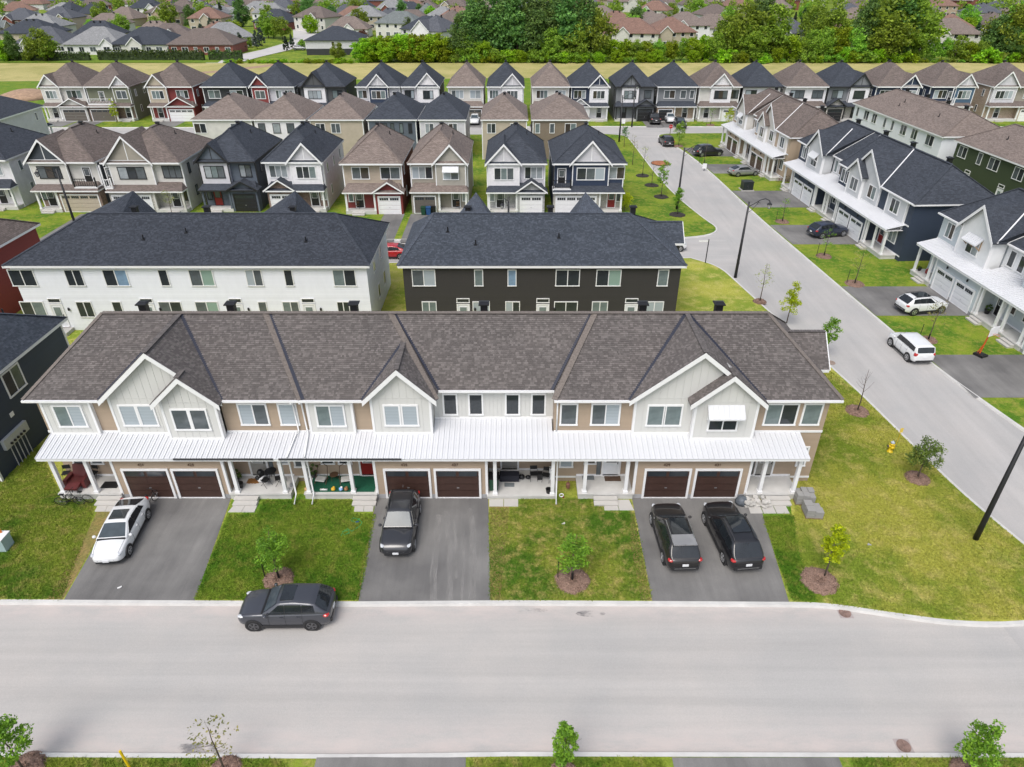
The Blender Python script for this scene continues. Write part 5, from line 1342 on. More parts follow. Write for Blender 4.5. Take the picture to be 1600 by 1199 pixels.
back_row('white townhouse row with tan roof behind the east side rows', 60.0, 127.0, R(-87.2), 26.2, WLAP, SH_TAN, None, WHITE, [(x, w_, n, 1, [GY, D]) for x, w_, n in ((1.4, .8, 1), (4.5, 1.6, 2), (7.2, 1.5, 2), (10.6, .8, 1), (13, .8, 1), (16.2, 1.7, 2), (19.3, 1.6, 2), (23.4, 2.0, 2))], [3.5, 9.4, 15, 21], hips=(3.4, 3.4), vents=[5, 11, 16.5, 21], pipes=((9.5, 3), (9.9, 2), (20, 2.5)), lapgeo=False)
back_row('dark green townhouse row with tan roof at the right edge behind the navy row', 61.9, 98.2, R(-87.2), 29, GREEN, SH_TAN, None, WHITE, [(x, w_, n, 1, [GY, D]) for x, w_, n in ((1.7, 1.8, 2), (5.4, .9, 1), (8.3, 2.0, 2), (13, 1.8, 2), (17, .9, 1))], [4, 11, 18], hips=(3.4, 3.4), pipes=((6, 2.4),), lapgeo=False)

# fronts facing the camera on the next street
def LM(n, c): return lap_mat(n, c)
def st(n, c1, c2): return brick_mat(n, c1, c2, [x * .8 for x in c1], .45, .16, .012, .6, .85, 0, .5)
W1 = LM('white_siding', (.74, .725, .75)); CREAM = LM('cream_siding', (.60, .585, .55)); TAUPE = LM('taupe_siding', (.30, .275, .23)); SLATE = LM('slate_siding', (.095, .115, .145)); SLATED = LM('dark_slate_siding', (.045, .055, .068)); TAN2 = LM('tan_siding', (.40, .335, .265)); NAVY2 = LM('navy_siding', (.022, .036, .072)); LG = LM('light_grey_siding', (.56, .55, .585)); BRWN = LM('brown_siding', (.195, .155, .115))
BLUE2 = LM('blue_siding', (.055, .105, .165)); BLK = LM('black_siding', (.025, .027, .03)); OLIVE = LM('olive_siding', (.165, .175, .12)); RED2 = LM('red_siding', (.20, .03, .028)); MIDG = LM('mid_grey_siding', (.19, .20, .215)); DARKG = LM('dark_grey_siding', (.075, .078, .082)); BEIG = LM('beige_siding', (.44, .38, .30))
STONE = st('cut_stone', (.42, .40, .37), (.54, .52, .48)); BRICK = st('red_brick', (.20, .075, .055), (.26, .11, .08)); BRICKB = st('brown_brick', (.21, .15, .12), (.30, .22, .18)); STONEG = st('grey_stone', (.38, .385, .39), (.50, .50, .50)); BRICKT = st('tan_brick', (.40, .31, .24), (.48, .38, .30))
RG, RB, RT = SH_GREY, SH_BRN, SH_TAN; GAR_BLK = plain('black_garage_door', (.018, .018, .02), .4); GAR_BRN = plain('taupe_garage_door', (.13, .115, .10), .5); GAR_BEI = plain('beige_garage_door', (.46, .40, .32), .5); BT = plain('black_trim', (.018, .018, .02), .5)
house('white house with open front porch at the left edge of the next street', -68.0, 86.6, 9.4, side=W1, roof=RG, gar=('L', 2.6), wins=((1.8, 3.2, 3), (-2.6, 1.5, 2)), sidew=(2, 1), ggab=1.2, dcol=BLACK)
house('cream house with brown brick base and black railed balcony above the garage', -56.0, 85.6, 8.6, side=SLATED, up=CREAM, low=BRICKB, roof=RB, gar=('R', 4.6), gcol=GAR_BEI, gab=(-1.7, 4.6, CREAM, SLATED), wins=((-1.7, 2.9, 3),), bal=(1.2, 4.1, BLACK), wfm=BT)
house('cream house with stone base, corner balcony and a small gabled porch roof', -45.9, 85.3, 9.8, side=CREAM, up=CREAM, low=STONE, roof=RB, gar=('L', 4.7), gcol=WGAR, gab=(-1.4, 5.4, CREAM, TAUPE), wins=((-1.4, 3.4, 3), (3.4, 2.4, 3)), bal=(-4.9, -3.9, WHITE), wfm=BT, sidew=(2, 1), post_m=CREAM)
house('dark slate blue house with a pale gable and black garage door', -35.7, 85.8, 7.4, side=SLATED, up=SLATE, low=SLATE, roof=RG, trim=BT, gar=('R', 2.6), gcol=GAR_BLK, gab=(-1.5, 3.7, LG, SLATE), wins=((-1.5, 2.5, 3), (2.2, 1.5, 2)), ggab=.9, dcol=DRED, wfm=BT, post_m=SLATE)
house('white house with tall white gable and brown brick garage front', -27.2, 85.6, 7.5, side=W1, up=W1, low=BRICKB, roof=RG, gar=('L', 2.6), gab=(1.5, 3.9, W1, LG), wins=((1.5, 2.5, 3), (-2.1, 2.3, 3)), ggab=1.15, dcol=BLACK, wfm=WHITE, sidew=(3, 0))
house('tan house with hipped roof, red garage gable wall and white garage door', -17.35, 84.8, 7.6, side=BRICK, up=TAN2, low=RED2, roof=RT, gar=('R', 2.6), wins=((-1.5, 2.2, 2), (2.2, 2.5, 2)), ggab=1.1, dcol=BLACK, sidew=(1, 0))
house('taupe house with board gable, white window awning and brown garage door', -9.1, 85.0, 7.4, side=TAUPE, up=TAUPE, low=TAUPE, roof=RT, gar=('L', 2.6), gcol=GAR_BRN, gab=(1.5, 3.8, LM('greige_siding', (.36, .34, .30)), None), wins=((1.5, 2.0, 2), (-2.1, 2.6, 3)), sidew=(0, 1))
house('white house with pale grey gables, grey stone porch and white garage door', .5, 84.9, 7.5, side=LG, up=LG, low=STONEG, roof=RG, gar=('R', 2.6), gab=(-1.5, 3.9, W1, LG), wins=((-1.5, 2.5, 3), (2.2, 2.3, 3)), ggab=1.2, dcol=BLACK)
house('navy house with stone base, wide white garage door and red front door', 9.55, 84.9, 9.1, side=NAVY2, up=NAVY2, low=STONE, roof=RG, gar=('L', 4.9), gab=(.2, 4.6, NAVY2, LG), wins=((.2, 3.5, 3), (3.5, 2.0, 2)), bal=(-4.5, -2.2, BLACK), dcol=DRED, sidew=(1, 0))
aw = [o for o in scene.objects if o.get('label', '').startswith('taupe house')][0]
b = MB(); b.prism([(.5, .62, 5.75), (.5, .0, 5.2), (.5, .0, 5.1), (.5, .62, 5.65)], (2.0, 0, 0)); part('awning', b, WMETAL, aw)
# backs of the houses of the row behind
def rear_house(label, px, w_, wall, roof, trim=None, wn=None, Y=112.5, k=.1001, X=None, d=12.5, wfm=None):
    X = (px - 800) * k if X is None else X
    wn = wn or [(w_ * .28, 1.4, 2, 1), (-w_ * .22, 1.4, 2, 1), (w_ * .25, 1.6, 2, 0)]
    return house(label, X, Y + d, w_, d, math.pi, side=wall, up=wall, roof=roof, trim=trim, gar=('R', 2.6), wins=((0, 2.2, 3),), rear=wn, sidew=(1, 1), lite=True, zr=9.0, wfm=wfm)
rear_house('pale grey house with large charcoal roof at the far left, seen from its back', 0, 10.5, LG, RG, X=-85.4)
rear_house('cream house with tan hipped roof seen from its back, leftmost of the tan roofs', 346, 9.6, CREAM, RT, wn=[(3.6, 1.9, 2, 1), (-2, 1.6, 2, 1)])
rear_house('white house with tan roof and black window frames seen from its back', 436, 8.2, W1, RT, wfm=BT, wn=[(2.9, 1.1, 1, 1), (.6, 1.2, 1, 1), (-1.6, 1.2, 1, 1)])
rear_house('beige house with tan roof seen from its back, right of the white one', 525, 8.6, BEIG, RT, wn=[(2.6, 1.5, 2, 1), (.2, 1.5, 2, 1)])
rear_house('slate blue house with charcoal roof seen from its back', 612, 7.8, SLATE, RG, wfm=BT, wn=[(1.4, 1.2, 1, 1), (0, .6, 1, 1), (-1.4, .6, 1, 1), (-2.8, .6, 1, 1)])
rear_house('pale blue grey house with charcoal roof seen from its back', 691, 7.4, LG, RG)
rear_house('beige house with tan roof seen from its back, beside the parked white car', 788, 7.3, BEIG, RT)
rear_house('brown house with tan roof seen from its back, last before the side street', 876, 9.0, BRWN, RT, wn=[(3.6, .8, 1, 1), (1.3, .8, 1, 1), (-1.6, 1.8, 2, 1)])
# the far row, fronts facing the camera
K5 = .1245
FARH = []; FREF = ['narrow gabled cream house', 'olive green house', 'dark red house', 'black house', 'red brick house', 'dark grey house', 'balconied navy house', 'tall gabled white house', 'beige house', 'steep gabled white house', 'cream house with window bands', 'dark navy house', 'charcoal house with white bay', 'grey house with brick base', 'white gabled cream house', 'charcoal house behind the beige row', 'pale house with dark base', 'charcoal house with grey stone', 'navy house with taupe roof', 'blue house', 'tan brick house']
def far_house(px, w_, label, **k):
    FARH.append((px, 'the ' + FREF[len(FARH)]))
    return house(label, (px - 800) * K5, 142.8, w_, 12, 0, zr=9.95, he=6.35, lite=True, **k)
far_house(93, 8.8, 'cream house with a narrow gable, leftmost of the far row', side=OLIVE, up=CREAM, low=CREAM, roof=RB, gar=('R', 4.4), gcol=GAR_BRN, gab=(-2.2, 3.6, CREAM, None), wins=((-2.2, 2.2, 3), (2, 3, 3)), ggab=1.3)
far_house(164, 8.9, 'olive green house with tall gable and screened balcony in the far row', side=OLIVE, up=OLIVE, low=BRICKB, roof=RB, gar=('L', 4.4), gcol=GAR_BRN, gab=(2.7, 3.2, OLIVE, LG), wins=((2.7, 2.1, 2),), bal=(-4, 1.0, WHITE), sidew=(2, 1))
far_house(262, 9.2, 'dark red house with tan gable and white double garage in the far row', side=RED2, up=RED2, low=RED2, roof=RB, gar=('R', 4.6), gab=(-2.4, 3.7, BEIG, None), wins=((-2.4, 2.4, 3), (2.2, 2.4, 3)), ggab=1.5)
far_house(348, 9.0, 'black house with white window bays and charcoal roof in the far row', side=BLK, up=BLK, low=LG, roof=RG, gar=('R', 2.6), wins=((-2.2, 2.4, 2), (2.2, 2.6, 2)), dcol=DRED)
far_house(424, 8.6, 'red brick house with charcoal hipped roof in the far row', side=DARKG, up=LG, low=BRICK, roof=RG, gar=('R', 2.6), gab=(-2.5, 3.2, RED2, None), wins=((-2.5, 2.0, 2), (1, 1.2, 2), (3, 1.6, 3)))
far_house(502, 9.2, 'dark grey house with rounded white gable bay in the far row', side=DARKG, up=DARKG, low=BRICK, roof=RG, trim=BT, gar=('R', 2.6), gab=(-1.5, 4.4, W1, DARKG), wins=((-1.5, 2.6, 3), (2.8, 2.0, 2)), wfm=BT)
far_house(590, 8.8, 'navy house with white trimmed gable and side balcony in the far row', side=BLK, up=LG, low=LG, roof=RG, gar=('L', 2.6), gab=(0, 3.8, NAVY2, LG), wins=((0, 2.8, 3), (-3.2, 1.8, 2)), bal=(2.1, 4.2, BLACK))
far_house(656, 7.6, 'white house with tall white gable on its right in the far row', side=DARKG, up=LG, low=W1, roof=RG, gar=('L', 2.6), gab=(1.5, 4.2, W1, None), wins=((1.5, 2.0, 3), (-2.2, 1.9, 3)), wfm=BT, ggab=1.2)
far_house(727, 7.1, 'beige house with plain tan hipped roof in the far row', side=BEIG, up=CREAM, low=BRICKB, roof=RT, gar=('R', 2.6), gcol=GAR_BRN, wins=((-1.6, 2.4, 3), (1.9, 2.2, 2)))
far_house(790, 7.3, 'white house with steep white gable and charcoal roof in the far row', side=LG, up=W1, low=W1, roof=RG, gar=('L', 2.6), gab=(1.3, 4.0, W1, LG), wins=((1.3, 2.2, 3), (-2.3, 1.8, 3)), ggab=1.1)
far_house(861, 7.4, 'cream house with tan hipped roof and two window bands in the far row', side=BEIG, up=CREAM, low=TAUPE, roof=RT, gar=('R', 2.6), gcol=GAR_BRN, wins=((-1.7, 2.3, 3), (1.9, 2.2, 3)))
far_house(923, 7.6, 'dark navy house with white gable bay on its right in the far row', side=BLK, up=NAVY2, low=W1, roof=RG, gar=('L', 2.6), gab=(1.7, 3.6, W1, NAVY2), wins=((1.7, 2.4, 3), (-2, 2.4, 3)), ggab=1.3)
far_house(994, 7.9, 'charcoal house with white arched bay and black garage in the far row', side=MIDG, up=MIDG, low=MIDG, roof=RG, trim=BT, gar=('R', 2.6), gcol=GAR_BLK, gab=(-1.0, 3.6, W1, MIDG), wins=((-1.0, 2.4, 3), (2.5, 1.4, 1)), wfm=BT, ggab=1.0)
far_house(1060, 7.9, 'grey house with tan brick lower wall and hipped charcoal roof in the far row', side=MIDG, up=MIDG, low=BRICKT, roof=RG, gar=('L', 2.6), gcol=GAR_BLK, wins=((-1.4, 2.2, 2), (1.3, 1.2, 1), (3, .9, 1)))
far_house(1127, 8.2, 'cream house with white gable and taupe roof in the far row', side=CREAM, up=CREAM, low=CREAM, roof=RB, gar=('R', 2.6), gab=(.2, 4.0, W1, None), wins=((.2, 2.6, 3), (3, 1.6, 3)), wfm=BT)
far_house(1193, 7.8, 'charcoal house with white window bays behind the beige townhouse row', side=BLK, up=W1, low=MIDG, roof=RG, trim=BT, gar=('R', 2.6), gcol=GAR_BLK, wins=((-2, 2.2, 2), (1.9, 2.2, 2)), wfm=BT)
far_house(1263, 8.3, 'pale house with taupe hipped roof and dark lower storey in the far row', side=CREAM, up=W1, low=DARKG, roof=RB, gar=('R', 2.6), gcol=GAR_BLK, wins=((-1.6, 2.8, 3), (2.4, 2.2, 2)), wfm=BT)
far_house(1330, 8.3, 'charcoal house with white gable bay over grey stone in the far row', side=MIDG, up=MIDG, low=STONE, roof=RG, trim=BT, gar=('L', 2.6), gcol=GAR_BLK, gab=(2.0, 4.0, W1, MIDG), wins=((2.0, 2.2, 1), (-2, 2.2, 2)), wfm=BT, ggab=1.2)
far_house(1407, 8.7, 'navy house with taupe roof and white gable trim in the far row', side=NAVY2, up=NAVY2, low=LG, roof=RB, gar=('L', 2.6), gab=(2.2, 3.6, NAVY2, NAVY2), wins=((2.2, 2.6, 3), (-2, 2.8, 3)), bal=(3.2, 4.3, WHITE))
far_house(1492, 8.7, 'blue house with taupe roof and white railed balcony in the far row', side=NAVY2, up=NAVY2, low=CREAM, roof=RB, gar=('L', 2.6), gab=(2.4, 3.8, BLUE2, LG), wins=((2.4, 2.5, 3), (-2, 2.6, 3)), bal=(-.4, .6, WHITE))
far_house(1592, 10.0, 'tan brick house with large taupe roof, rightmost of the far row', side=BRICKT, up=TAUPE, low=BRICKT, roof=RB, gar=('R', 2.6), gab=(-2.2, 4.6, LG, None), wins=((-2.2, 3.4, 4), (3, 2, 2)), wfm=WHITE)
# drives
for x0, x1 in ((-71.6, -68.8), (-54.6, -51.8), (-50.8, -46), (-34.6, -32.0), (-30.8, -28.2), (-16.2, -13.6), (-12.8, -10.1), (1.5, 4.2), (5.0, 10.6)): quad_drive(75.0 + x0 * .02, 84.8, x0, x1, .1)
for px, wd in ((100, 5), (143, 5), (270, 5), (372, 3), (452, 3), (520, 3), (566, 3), (634, 3), (748, 3), (770, 3), (882, 3), (905, 3), (1017, 3.4), (1042, 3.2), (1150, 3), (1215, 3), (1290, 3), (1312, 3), (1382, 3), (1470, 3)):
    x = (px - 800) * .1272; quad_drive(137.6, 142.9, x - wd / 2, x + wd / 2)
for (ya, yb_, xg, xk) in ((95.0, 87.5, 39.0, 30.7), (80.6, 74.0, 39.6, 31.4), (62.3, 55.8, 41.6, 32.6), (48.6, 42.2, 42.4, 33.8), (120.5, 114.5, 37.2, 29.3), (109.5, 104.0, 37.9, 30.0)):
    sheet('driveway', [(xk - .1, ya), (xk + .4, yb_), (xg + .3, yb_), (xg, ya)][::-1], .014, DRIVE)
# ------------------------------------------------------------------ cars
P_WHITE = paint('white', (.74, .75, .76)); P_BLACK = paint('black', (.010, .010, .012)); P_GREY = paint('gun_grey', (.060, .064, .078), .4); P_SILV = paint('silver', (.36, .36, .37), .5); P_NAVY = paint('midnight_blue', (.014, .02, .045)); P_RED = paint('red', (.42, .008, .016)); P_DG = paint('graphite', (.035, .036, .042), .3); P_BRZ = paint('dark_bronze', (.024, .022, .022), .3)
def car_px(label, kind, pm, f, r, side, L, W=1.84, z=0.0, **k):
    F, B_ = Vector(at(*f, z)), Vector(at(*r, z)); d = (F - B_).normalized(); left = Vector((-d.y, d.x)); c = (F + B_) / 2 - d * .01 * L - left * side * (W / 2 - .03)
    return car(label, kind, pm, c.x, c.y, math.atan2(d.y, d.x), L, W, gz=z + .018 if z > -.05 else z + .002, **k)
car_px('white sedan with sunroof parked nose to street in the left driveway', 'sedan', P_WHITE, (205.5, 866), (233, 812), 1, 4.6, 1.78, sun=True, sunroof_rng=(.02, -.14))
car('dark grey SUV parked nose to street in the middle driveway', 'suv', P_DG, -6.25, 28.45, R(-89.3), 4.6, 1.86, rail=BLACK, H=1.70)
car_px('gun grey SUV with black wheels driving on the foreground street', 'suv', P_GREY, (401, 986), (487, 985), 1, 4.55, 1.84, z=-.12, sun=True, sunroof_rng=(.02, -.12), H=1.64, rimm=plain('dark_alloy', (.16, .16, .17), .35, metal=.7), name='moving_car')
cc = car_px('black SUV with silver roof and dark sunroof parked nose to garage', 'suv', P_BRZ, (1017, 819), (1035, 879), 1, 4.75, 1.88, sun=True, sunroof_rng=(.03, -.23), rail=CHROME, H=1.68)
b = MB(); b.box(-.40 * 4.75, -.235 * 4.75, -.62, .62, 1.66, 1.712); part('roof_panel', b, P_SILV, cc)
car_px('black SUV with red tail lamps and roof rails parked right of the silver-roofed one', 'suv', P_BLACK, (1099, 817), (1129, 880), 1, 4.9, 1.95, sun=True, sunroof_rng=(.03, -.22), rail=DGREY, H=1.74)
car_px('boxy white hatchback parked along the side street kerb', 'box', P_WHITE, (1390, 541), (1415, 564), 1, 4.15, 1.8, z=-.12)
car_px('white SUV with panoramic roof in the driveway of the white row', 'suv', P_WHITE, (1471, 490), (1424, 494), -1, 4.45, 1.82, sun=True, sunroof_rng=(.05, -.26), rail=BLACK)
car_px('midnight blue SUV in the driveway of the navy row', 'suv', P_NAVY, (1318, 370), (1282, 374), -1, 4.7, 1.86)
car('red sedan parked on the cross street between the white and charcoal rows', 'sedan', P_RED, -13.4, 70.6, math.pi, 4.6, 1.8, gz=-.11)
F = at(1062, 394, -.12); car('white crossover half hidden behind the charcoal row', 'suv', P_WHITE, F[0] - 1.4, F[1] + .9, 0, 4.4, 1.8, gz=-.11)
car_px('silver grey sedan in the second driveway of the beige row', 'sedan', P_SILV, (1181, 275), (1151, 277), -1, 4.6, 1.8)
car_px('long black SUV in the first driveway of the beige row', 'suv', P_BLACK, (1126, 244), (1094, 246), -1, 5.0, 1.95, H=1.78)
F = at(1041, 230, -.12); car('graphite SUV driving away on the side street', 'suv', P_BRZ, F[0] + .3, F[1] + 1.9, R(94), 4.7, 1.88, gz=-.11, name='moving_car')
car('black pickup truck in the driveway of the charcoal house', 'pickup', P_BLACK, 27.9, 141.6, R(90), 5.4, 2.0, H=1.85)
car('white SUV close to the black garage of the grey house', 'suv', P_WHITE, 31.2, 142.4, R(-90), 4.4, 1.82)
car('black SUV parked behind the white SUV of the grey house', 'suv', P_BLACK, 32.3, 137.8, R(-90), 4.5, 1.85)
car('white SUV parked beside the beige house with tan roof', 'suv', P_WHITE, -7.3, 141.0, R(-90), 4.6, 1.86)

# ------------------------------------------------------------------ street lamps, signs, utilities
street_lamp('tall black lamp post on the corner lawn at the right edge', 25.85, 27.75, 9.2, az=0)
street_lamp('black lamp post with curved arm at the crossing', 22.75, 64.8, 7.7, az=R(3))
street_lamp('black lamp post with curved arm on the verge beyond the cross street', 21.3, 86.9, 7.7, az=R(3))
street_lamp('black lamp post at the far end of the side street verge', 18.9, 124.9, 7.7, az=R(3))
street_lamp('black lamp post on the far side of the back street', 23.1, 138.0, 7.7, az=R(-90))
street_lamp('black lamp post before the brick garage of the cream house', -52.3, 79.5, 7.0, az=R(200))
street_lamp('black lamp post before the pale grey stone house', -.4, 76.6, 4.6, az=R(250))
def sign(label, x, y, h, kind, name):
    o = thing(name, label, 'sign', (x, y, 0)); b = MB(); b.box(-.04, .04, -.04, .04, -.1, h); part('post', b, BLACK if kind != 'stop' else BROWN_NUM, o)
    b = MB()
    if kind == 'stop':
        P = [(.36 * math.cos(R(22.5 + 45 * k)), -.07, h - .3 + .36 * math.sin(R(22.5 + 45 * k))) for k in range(8)]; b.prism(P, (0, .02, 0)); f = part('face', b, plain('stop_red', (.5, .02, .03), .4), o)
        t = link('lettering', text_mesh('lettering', 'STOP', .24, WHITE, .003), f, (0, -.075, h - .38)); t.rotation_euler = (math.pi / 2, 0, 0)
    elif kind == 'blade': b.box(-1.0, -.05, -.015, .015, h - .28, h - .08); part('blade', b, WHITE, o)
    else: b.box(-.32, .32, -.06, -.04, h - .75, h); part('face', b, WHITE, o)
    return o
sign('red stop sign on the grass corner of the back street', *at(1046, 217), 2.4, 'stop', 'stop_sign')
sign('black post with white street name blade by the crossing', *at(1102, 411), 2.6, 'blade', 'street_sign')
sign('small white lawn sign on a post before the beige row', *at(1100, 266), 1.0, 'panel', 'lawn_sign')
sign('white notice panel by the far lamp post', *at(973, 206), 2.2, 'panel', 'notice_sign')
o = thing('transformer_box', 'black pad transformer on a concrete pad before the navy row', 'utility box', (*at(1166, 297), 0), R(3))
b = MB(); b.box(-.85, .85, -.8, .8, -.05, .12); part('pad', b, CONC, o); b = MB(); b.prism([(-.7, -.6, .12), (.7, -.6, .12), (.7, -.6, 1.2), (-.7, -.6, 1.2)], (0, 1.2, 0)); b.box(-.75, .75, -.65, .65, 1.2, 1.26); part('cabinet', b, plain('black_green_cabinet', (.015, .022, .02), .45), o)
b = MB(); b.box(-.015, .015, -.62, -.6, .15, 1.15); b.box(-.2, -.12, -.63, -.6, .6, .75); part('door_seam', b, DGREY, o)
o = thing('utility_pedestal', 'pale teal utility pedestal on the lawn at the left edge', 'utility box', (*at(5, 856), 0)); b = MB(); b.box(-.45, .42, -.35, .35, -.05, .75); b.box(-.48, .45, -.38, .38, .75, .86); part('cabinet', b, plain('teal_cabinet', (.36, .47, .47), .5), o); b = MB(); b.box(-.49, .46, -.39, .39, .86, .90); part('lid', b, WHITE, o)
b = MB(); b.beam((0, 0, -.05), (-.28, .05, 1.1), .1, .05); solid('marker_post', b, plain('orange_plastic', (.75, .20, .02), .5), 'orange marker post leaning beside the teal utility pedestal', 'post', (*at(18, 852), 0))
o = thing('fire_hydrant', 'yellow fire hydrant with silver cap on the corner lawn', 'hydrant', (*at(1390, 706), 0)); YL = plain('hydrant_yellow', (.72, .50, .01), .4)
b = MB(); b.lathe([(.19, 0), (.19, .06), (.13, .08), (.125, .58), (.17, .60), (.17, .65), (.12, .70)], 14); b.lathe([(.09, -.2), (.09, .2)], 10, (0, 0, .47), 'x'); b.lathe([(.11, -.22), (.11, 0)], 10, (0, 0, .42), 'y'); part('barrel', b, YL, o, True)
b = MB(); b.lathe([(.14, .70), (.11, .79), (.04, .83), (.03, .89)], 12); part('cap', b, plain('hydrant_cap', (.45, .5, .55), .4), o, True); b = MB(); b.lathe([(.075, .2), (.075, .26)], 8, (0, 0, .47), 'x'); b.lathe([(.075, -.26), (.075, -.2)], 8, (0, 0, .47), 'x'); part('nozzle_cap', b, plain('dark_nozzle', (.08, .08, .09), .5), o)
o = thing('hydrant_marker', 'thin yellow flag marker beside the fire hydrant', 'marker', (*at(1398, 700), 0)); b = MB(); b.tube([(0, 0, 0), (.03, 0, 1.5)], .014, 5); part('rod', b, YL, o); b = MB(); b.box(-.07, .13, -.01, .01, 1.25, 1.6); part('flag', b, plain('yellow_flag', (.75, .55, .12), .5), o)
b = MB(); b.tube([(0, 0, 0), (-.14, .1, 1.2)], .05, 8); solid('marker_post', b, YL, 'yellow marker post on the grass strip at the bottom edge', 'post', (*at(205, 1204), 0))
def grate(label, x, y, r):
    o = thing('catch_basin', label, 'drain grate', (x, y, -.118)); RU = plain('rusty_iron', (.22, .145, .12), .8, .3, 6); b = MB(); b.box(-r * 1.15, r * 1.15, -r * 1.1, r * 1.1, 0, .006); part('collar', b, plain('collar_asphalt', (.37, .32, .31), .9, .1), o)
    b = MB(); b.lathe([(r, 0), (r, .022), (r * .88, .022), (r * .88, .012)], 28); part('ring', b, RU, o)
    for k in range(9):
        yy = -r * .78 + r * 1.56 * k / 8; hw_ = math.sqrt(max(.01, (r * .88) ** 2 - yy * yy)); b = MB(); b.box(-hw_, -.02, yy - .028, yy + .028, .012, .028); b.box(.02, hw_, yy - .028, yy + .028, .012, .028); part('bar', b, RU, o)
    b = MB(); b.lathe([(r * .87, .002), (r * .87, .010)], 24); part('shaft', b, BLACK, o); return o
grate('rusty round drain grate by the corner kerb', *at(1320, 958, -.12), .29); grate('rusty round drain grate near the bottom right kerb', *at(1412, 1166, -.12), .28)
b = MB(); b.lathe([(.36, 0), (.36, .012), (.3, .012), (.3, .006), (.06, .006), (.05, .012)], 24); solid('manhole_cover', b, plain('brown_iron', (.28, .21, .17), .8, .2), 'brown round manhole cover on the side street', 'manhole', (*at(1298, 567, -.12), -.117))
o = thing('basketball_hoop', 'orange pole basketball hoop with white backboard by the driveway', 'basketball hoop', (*at(1533, 557), 0), R(25))
b = MB(); b.box(-.35, .35, -.3, .5, 0, .2); part('base', b, BLACK, o); OR = plain('orange_pole', (.62, .10, .02), .45); b = MB(); b.tube([(0, .2, .15), (0, .05, 2.2)], .06, 8); b.tube([(0, .4, .15), (0, .1, 1.3)], .035, 6); part('pole', b, OR, o)
b = MB(); b.box(-.55, .55, -.22, -.18, 2.0, 2.75); part('backboard', b, WHITE, o); b = MB(); b.tube([(.22 * math.cos(t), -.48 + .22 * math.sin(t), 2.15) for t in np.linspace(0, 6.283, 17)], .014, 5, caps=False); part('rim', b, OR, o)

# ------------------------------------------------------------------ walkway slabs
def walk(px, n=2):
    A = [Vector(at(*p)) for p in px]      # far left, far right, near right, near left
    o = None
    w_ = struct('walkway', MB().box(0, .01, 0, .01, -.05, -.04), CONC); w_.location = (A[0].x, A[0].y, 0)
    for k in range(n):
        a, c = k / n + .01, (k + 1) / n - .01; q = [A[0].lerp(A[1], a), A[0].lerp(A[1], c), A[3].lerp(A[2], c), A[3].lerp(A[2], a)]
        b = MB(); b.prism([(p.x - A[0].x, p.y - A[0].y, .0) for p in q], (0, 0, .045 + .006 * (k % 2))); part('slab', b, PAVER, w_)
walk([(155, 786), (188, 786), (180, 800), (148, 800)]); walk([(370, 785), (405, 785), (398, 801), (356, 801)]); walk([(555, 785), (585, 785), (583, 800), (553, 800)]); walk([(764, 781), (810, 781), (810, 792), (764, 792)]); walk([(942, 782), (983, 782), (991, 798), (944, 798)]); walk([(1166, 786), (1225, 786), (1234, 803), (1172, 803)], 3)

# ------------------------------------------------------------------ things on the porches and lawns
FZ = .452
def pz(px, py, z=FZ): return (*at(px, py, z), z)
MAR = plain('maroon_leather', (.11, .022, .022), .4, .15)
o = thing('recliner', 'maroon leather recliner on the leftmost porch', 'armchair', pz(125, 757), R(0)); b = MB(); b.box(-.42, .42, -.35, .4, .12, .46); part('seat', b, MAR, o); b = MB(); b.beam((0, .35, .40), (0, .62, 1.1), .78, .22, up=(0, -1, .3)); part('backrest', b, MAR, o)
for s in (-1, 1): b = MB(); b.box(s * .52 - .11, s * .52 + .11, -.4, .45, .05, .62); part('armrest', b, MAR, o)
b = MB(); b.beam((0, -.35, .38), (0, -.85, .30), .74, .14); part('footrest', b, MAR, o)
BC = plain('black_chair', (.015, .015, .016), .5)
folding_chair('black metal chair left of the maroon recliner', *pz(107, 748), R(10), BC); folding_chair('black metal chair right of the maroon recliner', *pz(149, 748), R(-15), BC)
mat_thing('black doormat on the leftmost porch', *pz(173, 758), 1.0, .6, BLACK)
bicycle('black mountain bicycle leaning on the leftmost porch, nearer one', *at(113, 789), R(4), BLACK, .15); bicycle('grey bicycle leaning on the leftmost porch behind the black one', *at(128, 785), R(176), ALLOY, -.13)
bicycle('black bicycle between the white sedan and the brown garage door', *at(236, 790), R(75), BLACK, .1)
b = MB()
for k in range(2): pass
mat_thing('brown scalloped doormat on the second porch', *pz(396, 752), .78, .5, plain('coir_brown', (.22, .10, .03), .95, .2), scallop=True)
o = thing('cafe_table', 'round black cafe table on the second porch', 'table', pz(426, 750)); b = MB(); b.lathe([(.34, .68), (.35, .70), (.34, .72)], 20); part('table_top', b, BLACK, o)
for k in range(3): t = k * 2.09; b = MB(); b.tube([(.05 * math.cos(t), .05 * math.sin(t), .68), (.3 * math.cos(t), .3 * math.sin(t), 0)], .014, 5); part('leg', b, BLACK, o)
folding_chair('black folding chair right of the cafe table', *pz(437, 756), R(-70), BC); folding_chair('black folding chair in front of the cafe table', *pz(417, 759), R(60), BC)
